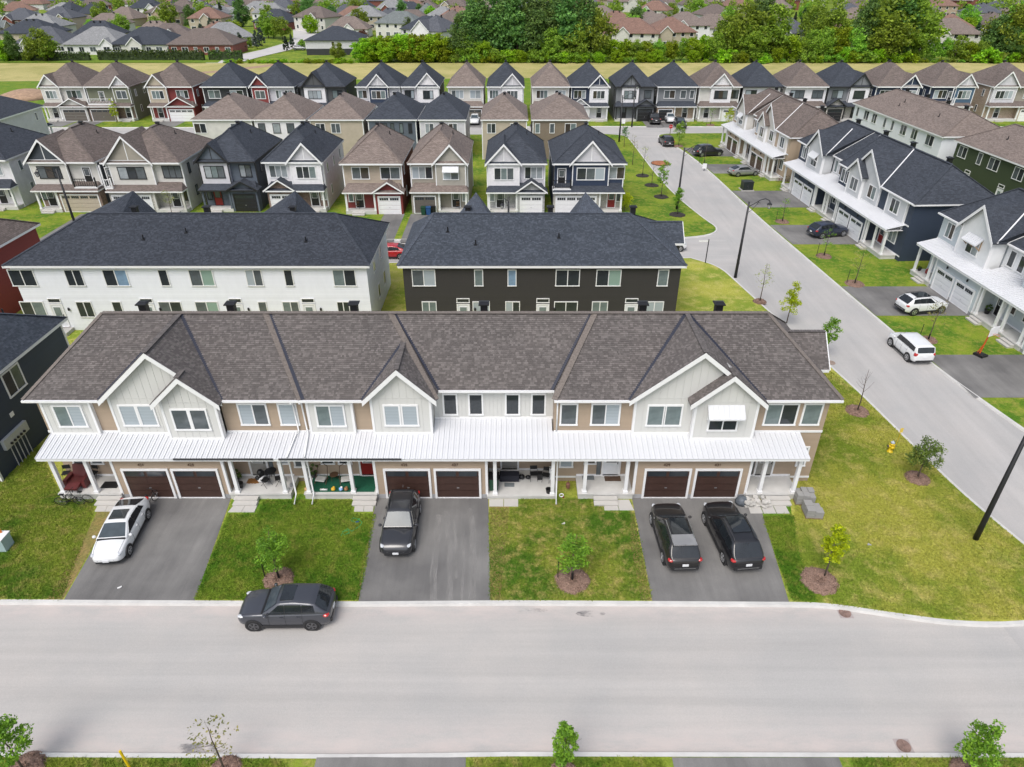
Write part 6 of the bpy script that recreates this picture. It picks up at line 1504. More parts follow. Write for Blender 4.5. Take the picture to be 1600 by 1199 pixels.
o = thing('plush_toy', 'large black and white plush animal on the second porch', 'plush toy', pz(410, 752)); b = MB(); b.lathe([(.05, 0), (.26, .12), (.28, .3), (.18, .52), (.04, .58)], 12); part('body', b, WHITE, o, True); b = MB(); b.lathe([(.04, .5), (.19, .6), (.20, .74), (.12, .86), (.03, .88)], 12); part('head', b, BLACK, o, True); b = MB(); b.lathe([(.03, 0), (.14, .06), (.15, .2), (.04, .3)], 10, (.2, -.12, .1)); b.lathe([(.03, 0), (.14, .06), (.15, .2), (.04, .3)], 10, (-.16, -.15, .25)); part('patch', b, BLACK, o, True)
potted_plant('potted plant by the left post of the second porch', *pz(371, 752), .9, BLACK, LEAF_D); b = MB(); b.lathe([(.14, 0), (.2, .3), (.21, .36), (.19, .36)], 14); solid('planter', b, BLACK, 'black empty planter by the left post of the second porch', 'planter', pz(376, 762))
gc = solid('green_carpet', MB().box(-1.98, 1.98, -.75, .75, 0, .02), plain('green_turf_carpet', (.006, .085, .045), .95, .15, 6), 'green turf carpet covering the porch with the red door', 'carpet', (-10.2, 31.95, FZ + .002))
CU = plain('white_cushion', (.62, .61, .58), .8)
for lab, px in (('bow framed lounge chair with white cushion beside the plant on the green carpet', 503), ('bow framed lounge chair with white cushion near the red door', 541)):
    o = thing('lounge_chair', lab, 'chair', pz(px, 752, FZ + .024), R(-8 if px < 520 else 12)); b = MB(); b.tube([(-.34, -.3, 0), (-.36, .1, .3), (-.3, .42, .85), (0, .5, 1.0), (.3, .42, .85), (.36, .1, .3), (.34, -.3, 0)], .02, 6); part('frame', b, BROWN_NUM, o); b = MB(); b.beam((0, -.3, .26), (0, .15, .22), .56, .1); part('seat_cushion', b, CU, o); b = MB(); b.tube([(-.34, .3, 0), (-.36, .05, .25)], .02, 6); b.tube([(.34, .3, 0), (.36, .05, .25)], .02, 6); part('rear_leg', b, BROWN_NUM, o)
o = thing('side_table', 'low round wire side table between the two lounge chairs', 'table', pz(523, 749, FZ + .024)); b = MB(); b.lathe([(.26, .36), (.26, .38)], 16); part('table_top', b, BROWN_NUM, o); [part('leg', MB().tube([(.2 * math.cos(t), .2 * math.sin(t), .36), (.24 * math.cos(t), .24 * math.sin(t), 0)], .012, 5), BROWN_NUM, o) for t in (0, 2.09, 4.18)]
potted_plant('dark leafy potted plant on the green carpet', *pz(491, 745, FZ + .024), 1.1, DGREY, LEAF_D, .2)
for lab, px, c, sh in (('small yellow ride-on toy at the front of the green carpet', 521, (.7, .42, .03), 0), ('blue and white toy at the front of the green carpet', 533, (.25, .45, .75), 1), ('small brown toy at the front of the green carpet', 541, (.3, .14, .05), 0), ('pink toy by the porch post at the front of the green carpet', 553, (.6, .2, .25), 1), ('white flat toy at the front of the green carpet', 506, (.7, .7, .68), 2), ('tan toy by the left post of the green carpet', 479, (.55, .35, .15), 0)):
    o = thing('toy', lab, 'toy', pz(px, 766, FZ + .024)); m_ = plain('toy_' + str(px), c, .4); b = MB()
    if sh == 2: b.box(-.22, .22, -.05, .05, 0, .08)
    else: b.lathe([(.03, 0), (.13, .05), (.12, .15), (.03, .19)], 10)
    part('body', b, m_, o, True); b = MB(); b.lathe([(.02, .14), (.07, .19), (.06, .26), (.01, .28)], 8, (.05, 0, 0)) if sh != 2 else b.lathe([(.03, .08), (.03, .12)], 8); part('top', b, WHITE if sh == 1 else m_, o, True)
Z4 = .302
o = thing('bench', 'bench draped in black cloth before the grey door of the middle porch', 'bench', pz(796, 750, Z4)); b = MB(); b.box(-.58, .58, -.24, .24, .05, .46); part('cloth', b, plain('black_cloth', (.014, .015, .024), .85), o); b = MB(); b.box(-.6, .6, -.25, .25, .46, .49); part('seat', b, plain('black_cloth', (.02, .02, .025), .8), o)
mat_thing('grey doormat in front of the black draped bench', *pz(796, 758, Z4), .6, .36, plain('grey_mat', (.17, .19, .20), .95))
for lab, px, r in (('black ball shaped weight right of the draped bench', 815, .19), ('black pot right of the black weight', 825, .15), ('black pot left of the draped bench', 778, .16)): b = MB(); b.lathe([(r * .4, 0), (r, r * .5), (r * .95, r * 1.2), (r * .3, r * 1.7)], 12); solid('weight', b, BLACK, lab, 'weight', pz(px, 748, Z4), smooth=True)
folding_chair('dark folding chair on the middle porch, left of the pair', *pz(834, 749, Z4), R(4), BC); folding_chair('dark folding chair on the middle porch, right of the pair', *pz(853, 751, Z4), R(-12), BC)
b = MB(); b.box(-.14, .14, -.14, .14, 0, .42); b.box(-.17, .17, -.17, .17, .42, .45); solid('stool', b, BC, 'small black stool between the two dark folding chairs', 'stool', pz(843, 748, Z4)); b = MB(); b.box(-.15, .15, -.12, .12, .0, .8); b.box(-.17, .17, -.14, .14, .8, .86); solid('storage_bin', b, WHITE, 'white narrow bin in the corner of the middle porch', 'bin', pz(862, 748, Z4)); b = MB(); b.lathe([(.13, 0), (.17, .26), (.18, .3), (.155, .3), (.14, .1)], 14); solid('bucket', b, BLACK, 'black bucket at the front right of the middle porch', 'bucket', pz(857, 770, Z4))
def wheelie(label, x, y, m, lid, az=0, z=0):
    o = thing('wheeled_bin', label, 'bin', (x, y, z), az); b = MB(); b.prism([(-.24, -.26, .08), (.24, -.26, .08), (.29, -.32, .98), (-.29, -.32, .98)], (0, .6, 0)); part('body', b, m, o); b = MB(); b.box(-.31, .31, -.36, .34, .98, 1.04); part('lid', b, lid, o)
    for s in (-1, 1): b = MB(); b.lathe([(.1, s * .2), (.1, s * .26)], 10, (0, .28, .1), 'x'); part('wheel', b, RUBBER, o)
    return o
DGN = plain('dark_green_bin', (.01, .06, .03), .5); BLB = plain('blue_bin', (.02, .08, .22), .5); wheelie('dark green wheeled bin beside the garage on the middle porch', *at(772, 764, Z4), DGN, BLACK, 0, Z4)
wheelie('green wheeled bin before the taupe house', *at(662, 336), DGN, DGN); wheelie('blue wheeled bin before the taupe house, between two others', *at(670, 336), BLB, BLB); wheelie('black wheeled bin before the taupe house', *at(678, 334), BLACK, BLACK)
mat_thing('grey doormat left on the porch with the white door', *pz(919, 747), .72, .38, plain('grey_mat', (.17, .19, .20), .95)); mat_thing('brown rounded doormat before the white door', *pz(957, 748), .98, .5, plain('brown_mat', (.10, .06, .04), .95, .2))
o = thing('hose_reel', 'white and red hose fittings on the ground beside the downpipe', 'hose reel', (*at(877, 778), 0)); b = MB(); b.tube([(.12 * math.cos(t), 0, .2 + .12 * math.sin(t)) for t in np.linspace(0, 6.28, 14)], .03, 6, caps=False); part('coil', b, WHITE, o); b = MB(); b.lathe([(.05, 0), (.05, .12)], 8, (.12, 0, 0)); part('tap', b, DRED, o)
b = MB(); b.lathe([(.11, 0), (.13, .3), (.10, .36)], 10); b.tube([(0, 0, .3), (0, 0, .55)], .02, 6); solid('gas_meter', b, plain('meter_grey', (.3, .3, .31), .5), 'grey gas meter on the wall between second and third porch', 'meter', (*at(458, 768), .25)); b = MB(); b.lathe([(.11, 0), (.13, .3), (.10, .36)], 10); b.tube([(0, 0, .3), (0, 0, .55)], .02, 6); solid('gas_meter', b, plain('rust_meter', (.22, .10, .07), .6), 'brown gas meter on the wall left of the porch with the white door', 'meter', (*at(887, 768), .3))
# pavers on the lawn by the right end of the row
def stack(label, x, y, az, nx, ny, nz, sx, sy, sz, off=()):
    o = thing('paver_stack', label, 'paver stack', (x, y, 0), az); b = MB(); b.box(-nx * sx / 2, nx * sx / 2, -ny * sy / 2, ny * sy / 2, 0, .1); part('pallet', b, plain('pallet_wood', (.25, .18, .11), .9, .2), o)
    me = cached(('pv', sx, sy, sz), lambda: MB().box(-sx / 2 + .008, sx / 2 - .008, -sy / 2 + .008, sy / 2 - .008, 0, sz - .008).mesh('paver', plain('grey_paver', (.29, .285, .275), .9, .12, 4, island=.2)))
    for i in range(nx):
        for j in range(ny):
            for k in range(nz - (off[(i * ny + j) % len(off)] if off else 0)):
                link('paver', me, o, (-nx * sx / 2 + sx * (i + .5) + rnd.uniform(-.01, .01), -ny * sy / 2 + sy * (j + .5) + rnd.uniform(-.01, .01), .1 + sz * k), rnd.uniform(-.03, .03))
stack('pallet of grey pavers behind, at the right corner of the tan row', *at(1254, 783), R(-4), 3, 2, 6, .36, .42, .11, (0, 1, 0)); stack('pallet of grey pavers with pale top slabs, nearest the lawn', *at(1268, 803), R(-4), 2, 2, 5, .48, .48, .11, (0, 0, 1, 2))
o = thing('stone_pile', 'loose pile of pale flat stones beside the right porch steps', 'stone pile', (*at(1180, 788), 0))
for k in range(34):
    b = MB(); n = rnd.randint(5, 7); r = rnd.uniform(.13, .24); P = [(r * rnd.uniform(.75, 1.1) * math.cos(6.283 * q / n), r * rnd.uniform(.6, 1) * math.sin(6.283 * q / n), 0) for q in range(n)]; b.prism(P, (0, 0, rnd.uniform(.06, .12)))
    c = part('stone', b, plain('pale_stone', (.56, .54, .51), .9, .2, 3), o, loc=(rnd.uniform(-.72, .72), rnd.uniform(-.3, .35), .02 + .05 * (k % 7)), rz=rnd.uniform(0, 6)); c.rotation_euler[0] = rnd.uniform(-.3, .3); c.rotation_euler[1] = rnd.uniform(-.3, .3)
b = MB(); b.lathe([(.38, 0), (.36, .22), (.24, .42), (.05, .5)], 12); solid('covered_heap', b, plain('slate_tarp', (.10, .115, .135), .6, .3, 5, bump=.6, bsc=8), 'dark grey covered heap between the garage and the stone pile', 'heap', (*at(1158, 786), 0), smooth=True)
# hose on the lawn
b = MB(); pts = [at(*p) for p in [(622 / 4 + 400, 922), (530, 838)]]; H_ = [(533, 838), (536, 832), (544, 829), (546, 833), (538, 837), (535, 832), (543, 827), (550, 831), (557, 826), (563, 822), (566, 817), (560, 812), (552, 810), (548, 814), (556, 817), (562, 811)]
b.tube([(*at(*p), .03) for p in H_], .02, 6); o = solid('garden_hose', b, plain('green_hose', (.02, .42, .16), .4), 'green garden hose lying in loops on the front lawn', 'garden hose'); b = MB(); b.tube([(*at(556, 817), .05), (*at(561, 817), .09)], .035, 6); part('nozzle', b, BLB, o)
for lab, px, py, c in (('scrap of white packaging on the lawn before the middle porch', 878, 820, (.6, .58, .52)), ('grey scrap lying on the corner lawn', 1361, 852, (.35, .35, .38)), ('white scrap on the left driveway kerb lawn', 735 / 4, 920, (.7, .7, .7))):
    b = MB(); b.beam((0, 0, .03), (.20, .06, .05), .08, .03); b.beam((.05, .05, .04), (.16, -.05, .07), .06, .02); solid('litter', b, plain('scrap_%d' % px, c, .7), lab, 'litter', (*at(px, py), 0), rnd.random() * 3)
# small cross gables at the right ends of the tan and charcoal rows
def side_gable(o, x0, x1, yc, hw, ze, zr, rm, tabm, wall):
    b = MB()
    for s_ in (-1, 1):
        q = [(x0, yc + s_ * hw, ze), (x1, yc + s_ * hw, ze), (x1, yc, zr), (x0, yc, zr)]; b.poly(q if s_ < 0 else q[::-1])
    r = part('side_gable_roof', b, rm, o); t = MB(); tabs(t, [(x0, yc - hw, ze + .004), (x1, yc - hw, ze + .004), (x1, yc, zr + .004), (x0, yc, zr + .004)]); part('shingles', t, tabm, r)['kind'] = 'stuff'
    b = MB(); b.prism([(x1 - .3, yc - hw + .3, 0), (x1 - .3, yc + hw - .3, 0), (x1 - .3, yc + hw - .3, ze), (x1 - .3, yc, zr - .35), (x1 - .3, yc - hw + .3, ze)], (-1.2, 0, 0)); part('side_wall', b, wall, o)
    b = MB()
    for s_ in (-1, 1): b.beam((x1 + .03, yc + s_ * hw, ze - .06), (x1 + .03, yc, zr - .06), .05, .2)
    part('rake_board', b, WHITE, r); b = MB(); b.box(x0 + 1.5, x1, yc - hw - .05, yc - hw, ze - .17, ze + .01); part('fascia', b, WHITE, r)
    b = MB(); cap_line(b, (x0, yc, zr), (x1, yc, zr), .26, .2, .02); part('ridge_cap', b, rm, r)
side_gable([o for o in scene.objects if o.get('label', '').startswith('six-unit')][0], 15.2, 19.35, 6.35, 1.75, 6.2, 7.95, hero['roof'], hero['tab'], TAN)
side_gable([o for o in scene.objects if o.get('label', '').startswith('charcoal townhouse')][0], 20.2, 24.3, 6.6, 1.7, 6.06, 7.5, SH_BLUE, TAB_SLATE, CHAR)
# downpipes of the tan row
hr = [o for o in scene.objects if o.get('label', '').startswith('six-unit')][0]
for x, a in ((-12.55, -.22), (-12.05, .2), (2.62, 0)):
    b = MB(); b.tube([(x, 1.02, 6.1), (x, 1.35, 5.9), (x, 1.45, 3.9), (x + a * .5, 1.2, 3.82), (x + a * 1.2, -.45, 3.42)] if x < 0 else [(x, 2.1, 6.1), (x, 1.5, 5.9), (x, 1.48, 3.86)], .05, 6); b.tube([(x + a * 1.2, -.46, 3.3), (x + a * 1.3, -.2, 3.05), (x + a * 1.3, -.2, .5), (x + a * 1.3, -.75, .15)], .05, 6); part('downpipe', b, WHITE, hr, True)
# east porches
bicycle('red child bicycle at the end of the beige row', *at(1219, 284), R(0), DRED, .12, .8); bicycle('grey bicycle at the end of the beige row', *at(1228, 285), R(8), ALLOY, .12, .9)
def epz(px, py): return (*at(px, py, .46), .462)
folding_chair('white chair on the first porch of the navy row', *epz(1292, 325), R(80), WHITE); folding_chair('red chair on the near porch of the navy row', *epz(1396, 383), R(80), DRED)
folding_chair('black chair on the middle porch of the navy row', *epz(1318, 337), R(80), BC); potted_plant('potted plant on the porch of the white row', *epz(1541, 490), .9, BLACK, LEAF_D, .25); b = MB(); b.box(-.25, .25, -.6, .6, 0, .42); b.box(.18, .28, -.6, .6, .42, .8); solid('garden_bench', b, CU, 'pale garden bench on the porch of the white row', 'bench', epz(1560, 488)); folding_chair('black chair at the right end of the white row porch', *epz(1583, 505), R(70), BC); potted_plant('round dark pot on the far porch of the white row', *epz(1436, 423), .5, BLACK, LEAF_D, .2); b = MB(); b.lathe([(.1, 0), (.2, .1), (.2, .4), (.05, .6)], 10); solid('planter', b, DRED, 'red planter on the far porch of the white row', 'planter', epz(1448, 428))
for lab, x in (('wicker chair on the porch of the white house at the left', -66.3), ('wooden chair on the porch of the taupe house', -6.9), ('wooden chair on the porch of the tan house', -19.6)): folding_chair(lab, x, 85.6, .425, 0, BROWN_NUM)

# ------------------------------------------------------------------ saplings and mulch
sapling('leafy green sapling behind the grey moving car', *at(436, 905), 3.5, 'leafy', (.80,), col=LEAF_SAP, rad=.9); sapling('leafy green sapling on the lawn before the middle porch', *at(894, 907), 3.3, 'leafy', (.92,), col=LEAF_SAP, rad=.85)
sapling('lime yellow sapling on the corner lawn', *at(1287, 903), 3.7, 'leafy', None, False, LEAF_Y, .62); mulch_ring(*at(1279, 908), .95, MULCH, 'bark mulch ring under the lime yellow sapling on the corner lawn')
sapling('small dark leaved tree by the hydrant', *at(1433, 748), 3.0, 'leafy', (.72,), False, LEAF_DIM, 1.0); sapling('bare thin sapling beside the right end of the tan row', *at(1339, 643), 3.6, 'bare', (.80,), False)
sapling('bushy sapling on the side street verge behind the tan row', *at(1287, 556), 3.6, 'leafy', None, False, LEAF_SAP, .8); sapling('yellow green sapling on the verge north of the bushy one', *at(1229, 505), 3.9, 'leafy', None, False, LEAF_Y, .9); sapling('sparse sapling on the corner by the crossing lamp', *at(1187, 472), 4.0, 'bud', (.6,), False, LEAF_PALE, .8)
sapling('thin budding sapling with stake before the navy row, nearer the white row', *at(1335, 444), 3.9, 'sparse', (.9,), True, LEAF_PALE); sapling('small green sapling before the navy row', *at(1287, 401), 3.2, 'sparse', (.8,), True, LEAF_SAP); sapling('bare sapling before the white row', *at(1450, 532), 3.8, 'sparse', (.7,), True, LEAF_PALE); sapling('small leafy sapling between the drives of the navy row', *at(1222, 347), 3.0, 'sparse', (.8,), True, LEAF_SAP)
for i, (px, py, h, stl, c) in enumerate(((1058, 336, 3.6, 'leafy', LEAF_SAP), (1033, 308, 5.0, 'tall', LEAF_SAP), (1018, 290, 3.6, 'bare', None), (1004, 275, 4.4, 'bud', LEAF_PALE), (988, 258, 4.4, 'bud', LEAF_PALE), (975, 230, 3.6, 'tall', LEAF_D))):
    sapling(('nearest', 'second', 'third', 'fourth', 'fifth', 'farthest')[i] + ' sapling in the row along the side street verge', *at(px, py), h, stl, (1.0, DMULCH, 'dark mulch disc under the ' + ('nearest', 'second', 'third', 'fourth', 'fifth', 'farthest')[i] + ' verge sapling') if i < 4 else None, False, c, None)
sapling('round green young tree by the stop sign', *at(1060, 229), 4.3, 'leafy', (.8,), False, LEAF_M, 1.1); sapling('thin sapling behind the white lawn sign', *at(1100, 256), 4.0, 'bare', None); sapling('small tree before the cream gabled house of the far row', *at(1110, 196), 3.4, 'sparse', (.8,)); sapling('yellow shrubby tree by the cream house porch', *at(1138, 196), 3.2, 'leafy', None, False, LEAF_Y, 1.0)
sapling('bright lime sapling before the navy stone house', *at(975, 330), 2.6, 'leafy', None, False, LEAF_Y, 1.0); sapling('small lime tree before the olive house', *at(183, 192), 4.4, 'leafy', None, False, LEAF_Y, .8); sapling('thin pale sapling before the stone base of the cream house', *at(270, 338), 3.6, 'sparse', None, False, LEAF_PALE)
sapling('leafy sapling at the bottom left corner', *at(38, 1204), 3.3, 'leafy', (.75,), False, LEAF_SAP, .85); sapling('sparse budding sapling on the bottom grass strip', *at(352, 1206), 3.2, 'bud', (.65,), False, LEAF_PALE, .85); sapling('slim leafy sapling at the middle of the bottom edge', *at(880, 1206), 3.2, 'leafy', (.5,), False, LEAF_SAP, .5); sapling('dense green sapling at the bottom right', *at(1510, 1208), 3.2, 'leafy', (.6,), False, LEAF_SAP, .8)

# ------------------------------------------------------------------ the wood, hedges and suburb beyond the field
TL = {}
ADJ = {'deep': 'dark green tree', 'mid': 'mid green tree', 'bright': 'bright green tree', 'bush': 'green shrub', 'lowbush': 'low bright shrub', 'spruce': 'spruce', 'blue': 'blue spruce', 'copper': 'copper tree'}
def T(kind, px, topy, Y=236.0, sx=1.0):
    if 935 < px < 1130 or 1205 < px < 1262 or 1432 < px < 1536: topy += 14
    x = (px - 800) * (Y * _C + CAM_H * .9 * _S) / FPX; z = CAM_H + Y * (_ray(px, topy)[2] / _ray(px, topy)[1]) + (1.6 if topy < 40 else .6); hh = {'deep': 14.2, 'mid': 11.2, 'bright': 8.6, 'bush': 3, 'lowbush': 2.8, 'spruce': 8.6, 'blue': 6.6, 'copper': 5.8}[kind]
    sx *= rnd.uniform(.78, 1.18); s = z / hh; o = tree(kind, x, Y, max(.5, s * sx), 1 / sx if sx != 1 else None)
    ref = min(FARH, key=lambda q: abs(q[0] - px))[1]
    o['label'] = ('tall ' if topy < 12 else '') + ADJ[kind] + ' past the field, above ' + ref; TL.setdefault(o['label'], []).append((px, o))
for px, ty in ((566, 66), (580, 58), (595, 54), (610, 55), (626, 53), (642, 55), (657, 53), (672, 52), (686, 50), (700, 58), (574, 72), (602, 66), (634, 66), (664, 66), (694, 72)): T('bright', px, ty, 234 if ty > 60 else 237, 1.15)
for k, px, ty, Y in (('deep', 722, 30, 236), ('deep', 738, 4, 238), ('deep', 752, 2, 240), ('deep', 768, -4, 240), ('deep', 790, -10, 240), ('deep', 808, -8, 238), ('deep', 826, -4, 240), ('deep', 846, 4, 242), ('deep', 868, -2, 242), ('deep', 892, -6, 240), ('deep', 912, -2, 241), ('mid', 928, 20, 238), ('deep', 835, 20, 236), ('mid', 900, 40, 235),
    ('mid', 860, 45, 235), ('mid', 730, 55, 235), ('bright', 755, 65, 234), ('mid', 940, 50, 237), ('bright', 960, 48, 237), ('bright', 978, 46, 238), ('mid', 996, 52, 237), ('bright', 1012, 50, 238), ('mid', 1030, 54, 237), ('bright', 1048, 50, 237), ('mid', 1066, 48, 239), ('bright', 1084, 44, 238), ('bright', 1100, 40, 240), ('mid', 1118, 38, 238), ('mid', 1136, 30, 242), ('mid', 1160, 8, 242), ('deep', 1182, 6, 242), ('mid', 1200, 14, 241), ('mid', 1176, 40, 236),
    ('mid', 1215, 38, 240), ('bright', 1234, 42, 238), ('mid', 1250, 46, 237), ('mid', 1268, 14, 262), ('mid', 1304, 12, 262), ('mid', 1272, 48, 237), ('mid', 1290, 44, 236), ('bright', 1308, 40, 236), ('mid', 1326, 44, 236), ('deep', 1348, 2, 240), ('mid', 1372, -12, 242), ('deep', 1396, -14, 241), ('mid', 1418, 0, 240), ('mid', 1385, 30, 236), ('mid', 1436, 50, 236), ('mid', 1456, 52, 236),
    ('mid', 1474, 46, 237), ('mid', 1494, 44, 236), ('bright', 1512, 52, 236), ('mid', 1532, 52, 236), ('deep', 1550, 28, 240), ('mid', 1568, 14, 240), ('mid', 1588, 8, 241), ('mid', 1612, 14, 240), ('mid', 1640, 10, 241), ('deep', 1575, 44, 236), ('mid', 1600, 46, 236), ('mid', 1665, 20, 240)): T(k, px, ty, Y)
for i in range(70):
    px = 712 + i * 13.2 + rnd.uniform(-4, 4); T(rnd.choice(('bush', 'lowbush', 'bush', 'bright')), px, rnd.uniform(76, 90), rnd.uniform(232.4, 234), 1.2)
for i in range(16): T('lowbush', 350 + i * 13 + rnd.uniform(-5, 5), rnd.uniform(93, 97), 231 + rnd.random() * 2, 1.4)
def settle_labels():
    for lb, L in TL.items():
        L.sort(key=lambda q: q[0]); n = len(L)
        if n == 1 or n > 9: continue
        for k, (_, o) in enumerate(L): o['label'] = {2: ('left', 'right'), 3: ('left', 'middle', 'right')}.get(n, ('first', 'second', 'third', 'fourth', 'fifth', 'sixth', 'seventh', 'eighth', 'ninth'))[k] + ' ' + lb
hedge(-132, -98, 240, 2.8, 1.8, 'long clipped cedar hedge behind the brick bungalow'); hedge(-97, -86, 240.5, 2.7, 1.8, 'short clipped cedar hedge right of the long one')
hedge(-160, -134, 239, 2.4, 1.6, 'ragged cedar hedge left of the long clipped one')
for px, ty, k in ((5, 62, 'bright'), (20, 66, 'deep'), (-12, 60, 'mid'), (64, 46, 'mid'), (72, 60, 'mid'), (40, 82, 'bush')): T(k, px, ty, 238)
# distant bungalows and two-storey houses
FW = {'red_brick': brick_mat('far_red_brick', (.21, .07, .055), (.25, .09, .07), (.2, .12, .1), .6, .2, .01, .2), 'cream': CREAM, 'white': W1, 'beige': BEIG, 'grey': LG, 'tan': BRICKT}
FR = {'charcoal': SH_GREY, 'brown': SH_BRN, 'tan': SH_TAN, 'slate grey': shingle('far_slate', (.105, .112, .13)), 'pale grey': shingle('pale_grey', (.26, .265, .27)), 'rust brown': shingle('rust', (.235, .145, .115)), 'grey green': shingle('grey_green', (.17, .19, .19))}
FHN = [0]
def bungalow(x, y, rz, w_, d, he, zr, wall, roof, label=None, det=2, gables=(), group=None):
    lb = label or ('distant %s walled house with %s roof in the suburb beyond the field' % (wall.replace('_', ' '), roof)); o = thing('bungalow' if he < 4 else 'suburban_house', lb, 'house', (x, y, -.12), rz, None if label else 'suburban houses beyond the field')
    wm, rm = FW[wall], FR[roof]; b = MB(); b.box(-w_ / 2, w_ / 2, 0, d, 0, he); part('wall', b, wm, o)
    P, Ln, rect = hip_polys(-w_ / 2, w_ / 2, 0, d, he, zr, .5, None); b = MB(); [b.poly(p) for p in P]
    x0, x1, y0, y1 = rect; b.box(x0, x1, y0, y1, he - .22, he - .01); r = part('roof', b, rm, o)
    for gx, gw, dep in gables:
        za = he + gw * .42; b = MB(); b.prism([(gx - gw / 2 + .3, -dep, 0), (gx + gw / 2 - .3, -dep, 0), (gx + gw / 2 - .3, -dep, he), (gx, -dep, za - .2), (gx - gw / 2 + .3, -dep, he)], (0, dep + 1, 0)); part('gable_wall', b, wm, o)
        g = gable_roof(o, gx - gw / 2, gx + gw / 2, he - .1, gx, za, -dep - .35, d * .5, rm, WHITE, .22)
        if det > 1: window(o, gx, -dep, 1.0, gw * .5, 1.6, 3 if gw > 5 else 2, WHITE, panes=[G_DARK], c=.12)
    if det > 0:
        n = int(w_ / 3.2)
        for k in range(n):
            wx = -w_ / 2 + w_ * (k + .5) / n
            if all(abs(wx - g[0]) > g[1] / 2 + .6 for g in gables): window(o, wx, 0, .9, rnd.choice((1.2, 1.8, 2.2)), 1.6, 1 if det < 2 else 2, WHITE, panes=[rnd.choice((G_DARK, G_GREY))], c=.12)
            if he > 4 and det > 0: window(o, wx, 0, 3.9, 1.4, 1.4, 1, WHITE, panes=[G_DARK], c=.12)
    for k in range(2 if det else 1): roof_vent(o, (-1.2 + 2.4 * k), d / 2 + 1.0, zr - .45, 1.1, .1)
    return o
def BX(px, Y): return (px - 800) * (Y * _C + 13.5) / FPX
bungalow(BX(314, 253), 253, 0, 21.5, 14, 3.3, 7.6, 'red_brick', 'brown', 'red brick bungalow with wide brown hip roof behind the hedge')
bungalow(BX(222, 253), 254, 0, 21, 15, 3.3, 7.9, 'cream', 'charcoal', 'cream bungalow with charcoal roof and white gabled sunroom behind the hedge', gables=((-2.2, 5.4, 1.6),))
bungalow(BX(140, 252), 254, 0, 19, 15, 3.2, 8.0, 'white', 'pale grey', 'pale bungalow with light grey roof behind the ragged hedge', gables=((5, 4.6, .6),))
bungalow(BX(58, 254), 256, 0, 17, 14, 3.4, 8.0, 'cream', 'slate grey', 'cream bungalow with slate roof behind the round tree at the far left', gables=((-4, 4, 1),))
o = bungalow(BX(520, 252), 253, R(2), 18, 16, 4.6, 8.2, 'grey', 'charcoal', 'grey clad house with black painted base beside the light road', det=0); b = MB(); b.box(-9.04, 9.04, -.04, 16.04, 0, 2.0); part('base_wall', b, BLK, o); window(o, 0, 0, 2.6, 1.1, 1.6, 1, WHITE); b = MB(); b.box(-9.1, -8.9, -.06, .1, 2, 4.5); b.box(8.9, 9.1, -.06, .1, 2, 4.5); part('corner_trim', b, WHITE, o)
bungalow(BX(666, 268), 270, R(-30), 13, 14, 6.0, 10.5, 'white', 'slate grey', 'white gabled house showing above the bright hedge trees', gables=((-2, 8, .8),))
for px, Yh, w_, wl, rf, lb in ((985, 268, 19, 'cream', 'rust brown', 'cream house with rusty roof behind the low tree gap'), (1052, 272, 16, 'beige', 'rust brown', 'beige house with rusty roof right of the cream one in the tree gap'), (1075, 300, 17, 'white', 'tan', 'white house with tan roof above the tree gap'), (1236, 268, 14, 'grey', 'slate grey', 'grey house with slate gable showing above the wood'), (1482, 266, 20, 'cream', 'tan', 'cream house with broad tan roof behind the low trees at right'), (1320, 275, 16, 'beige', 'rust brown', 'beige house with rusty roof left of the tallest tree')):
    bungalow(BX(px, Yh), Yh, R(rnd.choice((-8, 6, 0))), w_, 14, 5.4, 9.8, wl, rf, lb, gables=((-3, 5, .8),))
occ = [(BX(q[0], 255), 262, 15) for q in ((985, 0), (1052, 0), (1236, 0), (1482, 0), (1320, 0), (314, 0), (222, 0), (140, 0), (58, 0), (520, 0), (666, 0))]
wk, rk = list(FW), list(FR); HPOS = []
road_pts = [at(*p) for p in ((340, 100), (385, 88), (430, 78), (470, 66), (478, 58), (474, 40), (455, 26), (430, 14))]
def near_road(x, y, m): return any(math.hypot(x - a[0], y - a[1]) < m for a in road_pts)
row = 0; Y = 284.0; ORD = 'second third fourth fifth sixth seventh eighth ninth tenth eleventh twelfth thirteenth fourteenth fifteenth'.split()
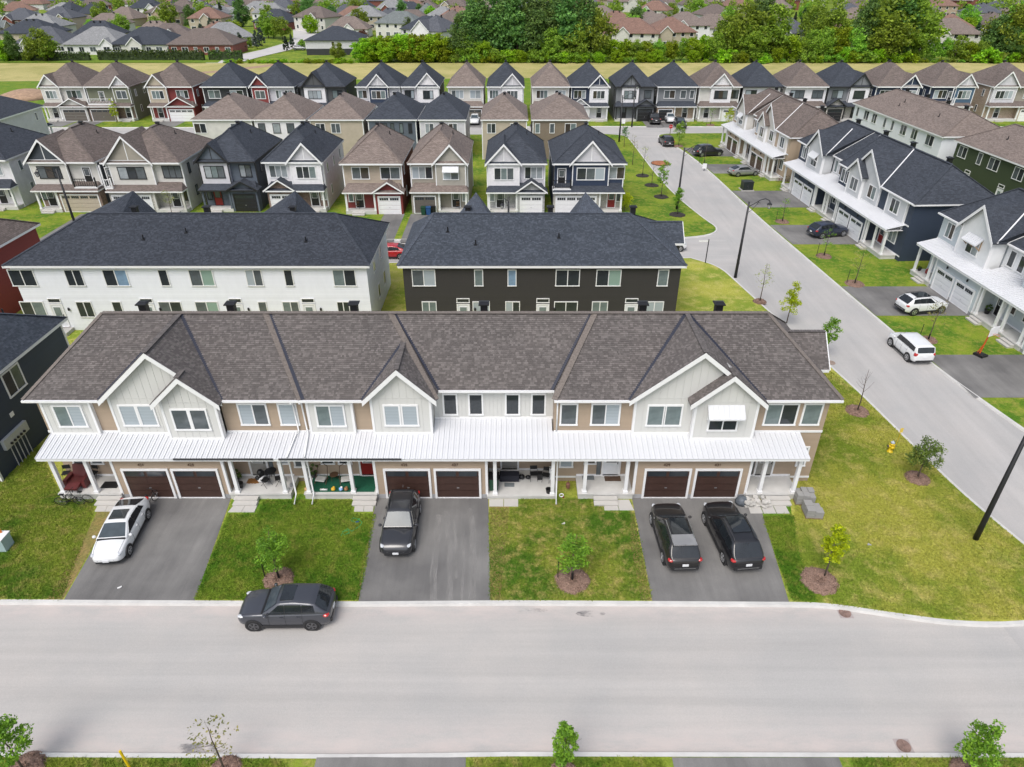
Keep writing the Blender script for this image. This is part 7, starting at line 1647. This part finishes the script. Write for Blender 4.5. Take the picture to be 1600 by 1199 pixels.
while Y < 700:
    stepx = 21.0; hw_ = 800 * (Y * _C + 14) / FPX + 30; x = -hw_ + rnd.uniform(0, 20)
    while x < hw_:
        pxx = 800 + x * FPX / (Y * _C + 14); y = Y + rnd.uniform(-6, 6) + 10 * math.sin(x * .018 + row)
        keep = .93 if pxx < 720 else (.55 if Y > 300 else .35)
        if rnd.random() < keep and not near_road(x, y, 15):
            det = 2 if Y < 330 else (1 if Y < 470 else 0); two = rnd.random() < (.25 if pxx < 700 else .6)
            g = [(rnd.uniform(-4, 4), rnd.uniform(4, 6.5), rnd.uniform(.6, 2))] if rnd.random() < .65 and Y < 520 else []
            rfs = rk if pxx < 700 else ['tan', 'rust brown', 'brown', 'tan', 'slate grey']
            wl, rf = rnd.choice(['red_brick', 'cream', 'beige', 'white', 'tan', 'grey']), rnd.choice(rfs); tw = ('two-storey ' if two else 'low ') + wl.replace('_', ' ') + ' house with ' + rf + (' gabled' if g else '') + ' roof'
            o = bungalow(x, y, R(rnd.choice((0, 0, 12, -15, 25, -25, 90, 180, 5))), rnd.uniform(14, 18), rnd.uniform(11, 14), 5.6 if two else 3.2, 9.6 if two else rnd.uniform(6.9, 8.2), wl, rf, None, det, g); HPOS.append((x, y, tw)); o['label'] = tw + ' in ' + ORD[min(row, 13)] + ' row beyond the field'; TL.setdefault(o['label'], []).append((pxx, o))
        x += stepx + rnd.uniform(-1.5, 3.5)
    Y += 27 + (6 if row % 2 else 0); row += 1
b = MB()
for a, c in zip(road_pts, road_pts[1:]):
    A, C_ = Vector(a), Vector(c); d = (C_ - A).normalized(); n = Vector((-d.y, d.x)) * 5.0; b.poly([(A.x - n.x, A.y - n.y, -.06), (A.x + n.x, A.y + n.y, -.06), (C_.x + n.x, C_.y + n.y, -.06 + .004), (C_.x - n.x, C_.y - n.y, -.06 + .004)])
struct('far_road', b, FARROAD)
sheet('grass_verge', [at(*p) for p in ((355, 103), (420, 93), (480, 83), (575, 84), (575, 100), (480, 102))], -.05, GRASS_G)
sheet('back_garden', [at(*p) for p in ((-150, 97), (340, 98), (360, 84), (340, 70), (-150, 72))], -.058, WEEDS)
FARQ = []; NT = 0
for i in range(900):
    Y = 262 + 450 * rnd.random() ** .8; hw_ = 800 * (Y * _C + 14) / FPX + 30; x = rnd.uniform(-hw_, hw_); pxx = 800 + x * FPX / (Y * _C + 14)
    if near_road(x, Y, 9) or any(abs(x - h[0]) < 8.5 and -3 < Y - h[1] < 12 for h in HPOS) or any(abs(x - q[0]) < q[2] and abs(Y - q[1]) < 14 for q in occ): continue
    k = rnd.choice(('mid', 'mid', 'bright', 'deep', 'spruce', 'blue', 'mid', 'copper') if pxx < 720 else ('mid', 'mid', 'deep', 'bright', 'mid', 'spruce'))
    if Y < 415 and NT < 150:
        NT += 1; o = tree(k, x, Y, rnd.uniform(.55, 1.0) if pxx < 720 else rnd.uniform(.6, 1.0)); h = min(HPOS, key=lambda q: (q[0] - x) ** 2 + (q[1] - Y) ** 2); o['label'] = ADJ[k] + ' beside the distant ' + h[2]; TL.setdefault(o['label'], []).append((pxx, o))
    elif Y >= 395:
        h = rnd.uniform(5, 11); r = rnd.uniform(2.2, 4.2); n = 170; d = nrs.normal(size=(n, 3)); d /= np.linalg.norm(d, axis=1)[:, None]; d *= nrs.rand(n, 1) ** .3
        FARQ.append(np.array([x, Y, h * .55]) + d * np.array([r, r, h * .45]))
o = link('distant_trees', np_mesh('distant_trees', rot_quads(np.concatenate(FARQ), .62, nrs, .2), 4, LEAF_M)); o['kind'] = 'stuff'; tag(o, 'scattered trees among the farthest houses', 'trees')
for px, py, k, s in ((442, 62, 'mid', .75), (428, 60, 'mid', .7), (410, 72, 'blue', 1), (402, 76, 'blue', .9), (385, 74, 'bush', 1.3), (487, 52, 'bright', .9), (530, 97, 'mid', .5), (448, 80, 'spruce', .6), (457, 76, 'spruce', .55), (475, 76, 'bush', 1.1), (368, 64, 'bush', 1.6), (363, 78, 'mid', .5), (378, 80, 'blue', .9)):
    o = tree(k, *at(px, py), s); o['label'] = ADJ[k] + ' beside the light road beyond the field'; TL.setdefault(o['label'], []).append((px, o))
settle_labels()
for lab, px, py in (('grey car parked by the grey clad house beyond the field', 468, 78), ('white van in the distant suburb', 505, 38), ('white car in the distant suburb', 516, 36)): x, y = at(px, py); car(lab, 'suv' if 'van' not in lab else 'box', P_WHITE if 'white' in lab else P_SILV, x, y, 0, gz=-.1)
b = MB(); b.lathe([(7, 0), (5, .8), (2.5, 1.5), (.4, 1.8)], 18); o = part('soil_mound', b, SOIL, None, True, (*at(42, 152), 0)); tag(o, 'mound of bare soil on the field at the far left', 'soil mound', None, 'stuff')
b = MB(); b.lathe([(1.5, .02), (1.2, .07), (.3, .1)], 14); o = part('soil_patch', b, plain('red_soil', (.34, .13, .06), .95, .2), None, True, (*at(1032, 255), 0)); tag(o, 'reddish soil patch on the side street verge', 'soil patch', None, 'stuff')

# ------------------------------------------------------------------ grass blades on the near lawns
grass_tufts([(-200, 937), (97, 936), (146, 803), (150, 785), (95, 777), (60, 697), (22, 640), (-260, 640)], 900, .075, GRASS_A, 1, lab='mown grass of the left front lawn'); grass_tufts([(304, 937), (561, 938), (587, 804), (549, 804), (550, 782), (412, 782), (402, 804), (357, 804)], 1100, .08, GRASS_L, 2, lab='lush mown grass of the second front lawn'); grass_tufts([(765, 938), (1019, 938), (991, 801), (942, 801), (939, 780), (814, 780), (813, 795), (764, 795)], 900, .07, GRASS_M, 3, lab='mown grass before the middle porch'); grass_tufts([(1192, 808), (1216, 880), (1238, 938), (1275, 941), (1246, 860), (1240, 806)], 1300, .10, GRASS_L, 4, lab='longer lush grass beside the right driveway')
grass_tufts([(1246, 860), (1275, 941), (1400, 958), (1500, 969), (1660, 967), (1600, 853), (1500, 770), (1400, 672), (1345, 618), (1285, 570), (1262, 690), (1241, 806)], 700, .065, GRASS_Y, 5, lab='yellowish mown grass of the corner lawn')
for k, P in enumerate(([(0, 1186), (440, 1187), (480, 1240), (-20, 1240)], [(735, 1187), (1030, 1186), (1060, 1240), (735, 1240)], [(1330, 1186), (1640, 1186), (1660, 1240), (1345, 1240)])): grass_tufts(P, 900, .08, GRASS_A, 8 + k, lab=('left', 'middle', 'right')[k] + ' strip of grass at the bottom edge')

# dust along the kerbs and old stains on the road
def stain_mat(name, c, lo, hi, stretch, amt):
    m, n, b, L = _new(name); f = noise(n, L, 1.1, 5, .7, stretch=stretch); tr = N(n, 'ShaderNodeBsdfTransparent'); mx = N(n, 'ShaderNodeMixShader'); b.inputs['Base Color'].default_value = (*c, 1); b.inputs['Roughness'].default_value = .95
    L.new(ramp2(n, L, f, (0, 0, 0, 1), (amt, amt, amt, 1), lo, hi), mx.inputs[0]); L.new(tr.outputs[0], mx.inputs[1]); L.new(b.outputs[0], mx.inputs[2]); L.new(mx.outputs[0], n.nodes['Material Output'].inputs[0]); return m
DARKST = stain_mat('dark_stain', (.20, .195, .20), .44, .62, (.6, 1.2, 1), .7); 
def strip(pts, z, m, name='road_dust'):
    b = MB(); b.poly([(x, y, z) for x, y in pts]); o = struct(name, b, m); return o
for x, y, w_, d in ((-13.2, 15.85, 2.2, .6), (3.9, 22.75, 1.5, .4), (1.0, 22.95, 1.6, .3)):
    strip([(x + w_ / 2 * math.cos(t), y + d / 2 * math.sin(t)) for t in np.linspace(0, 6.283, 13)[:-1]], -.1105, DARKST, 'road_stain')
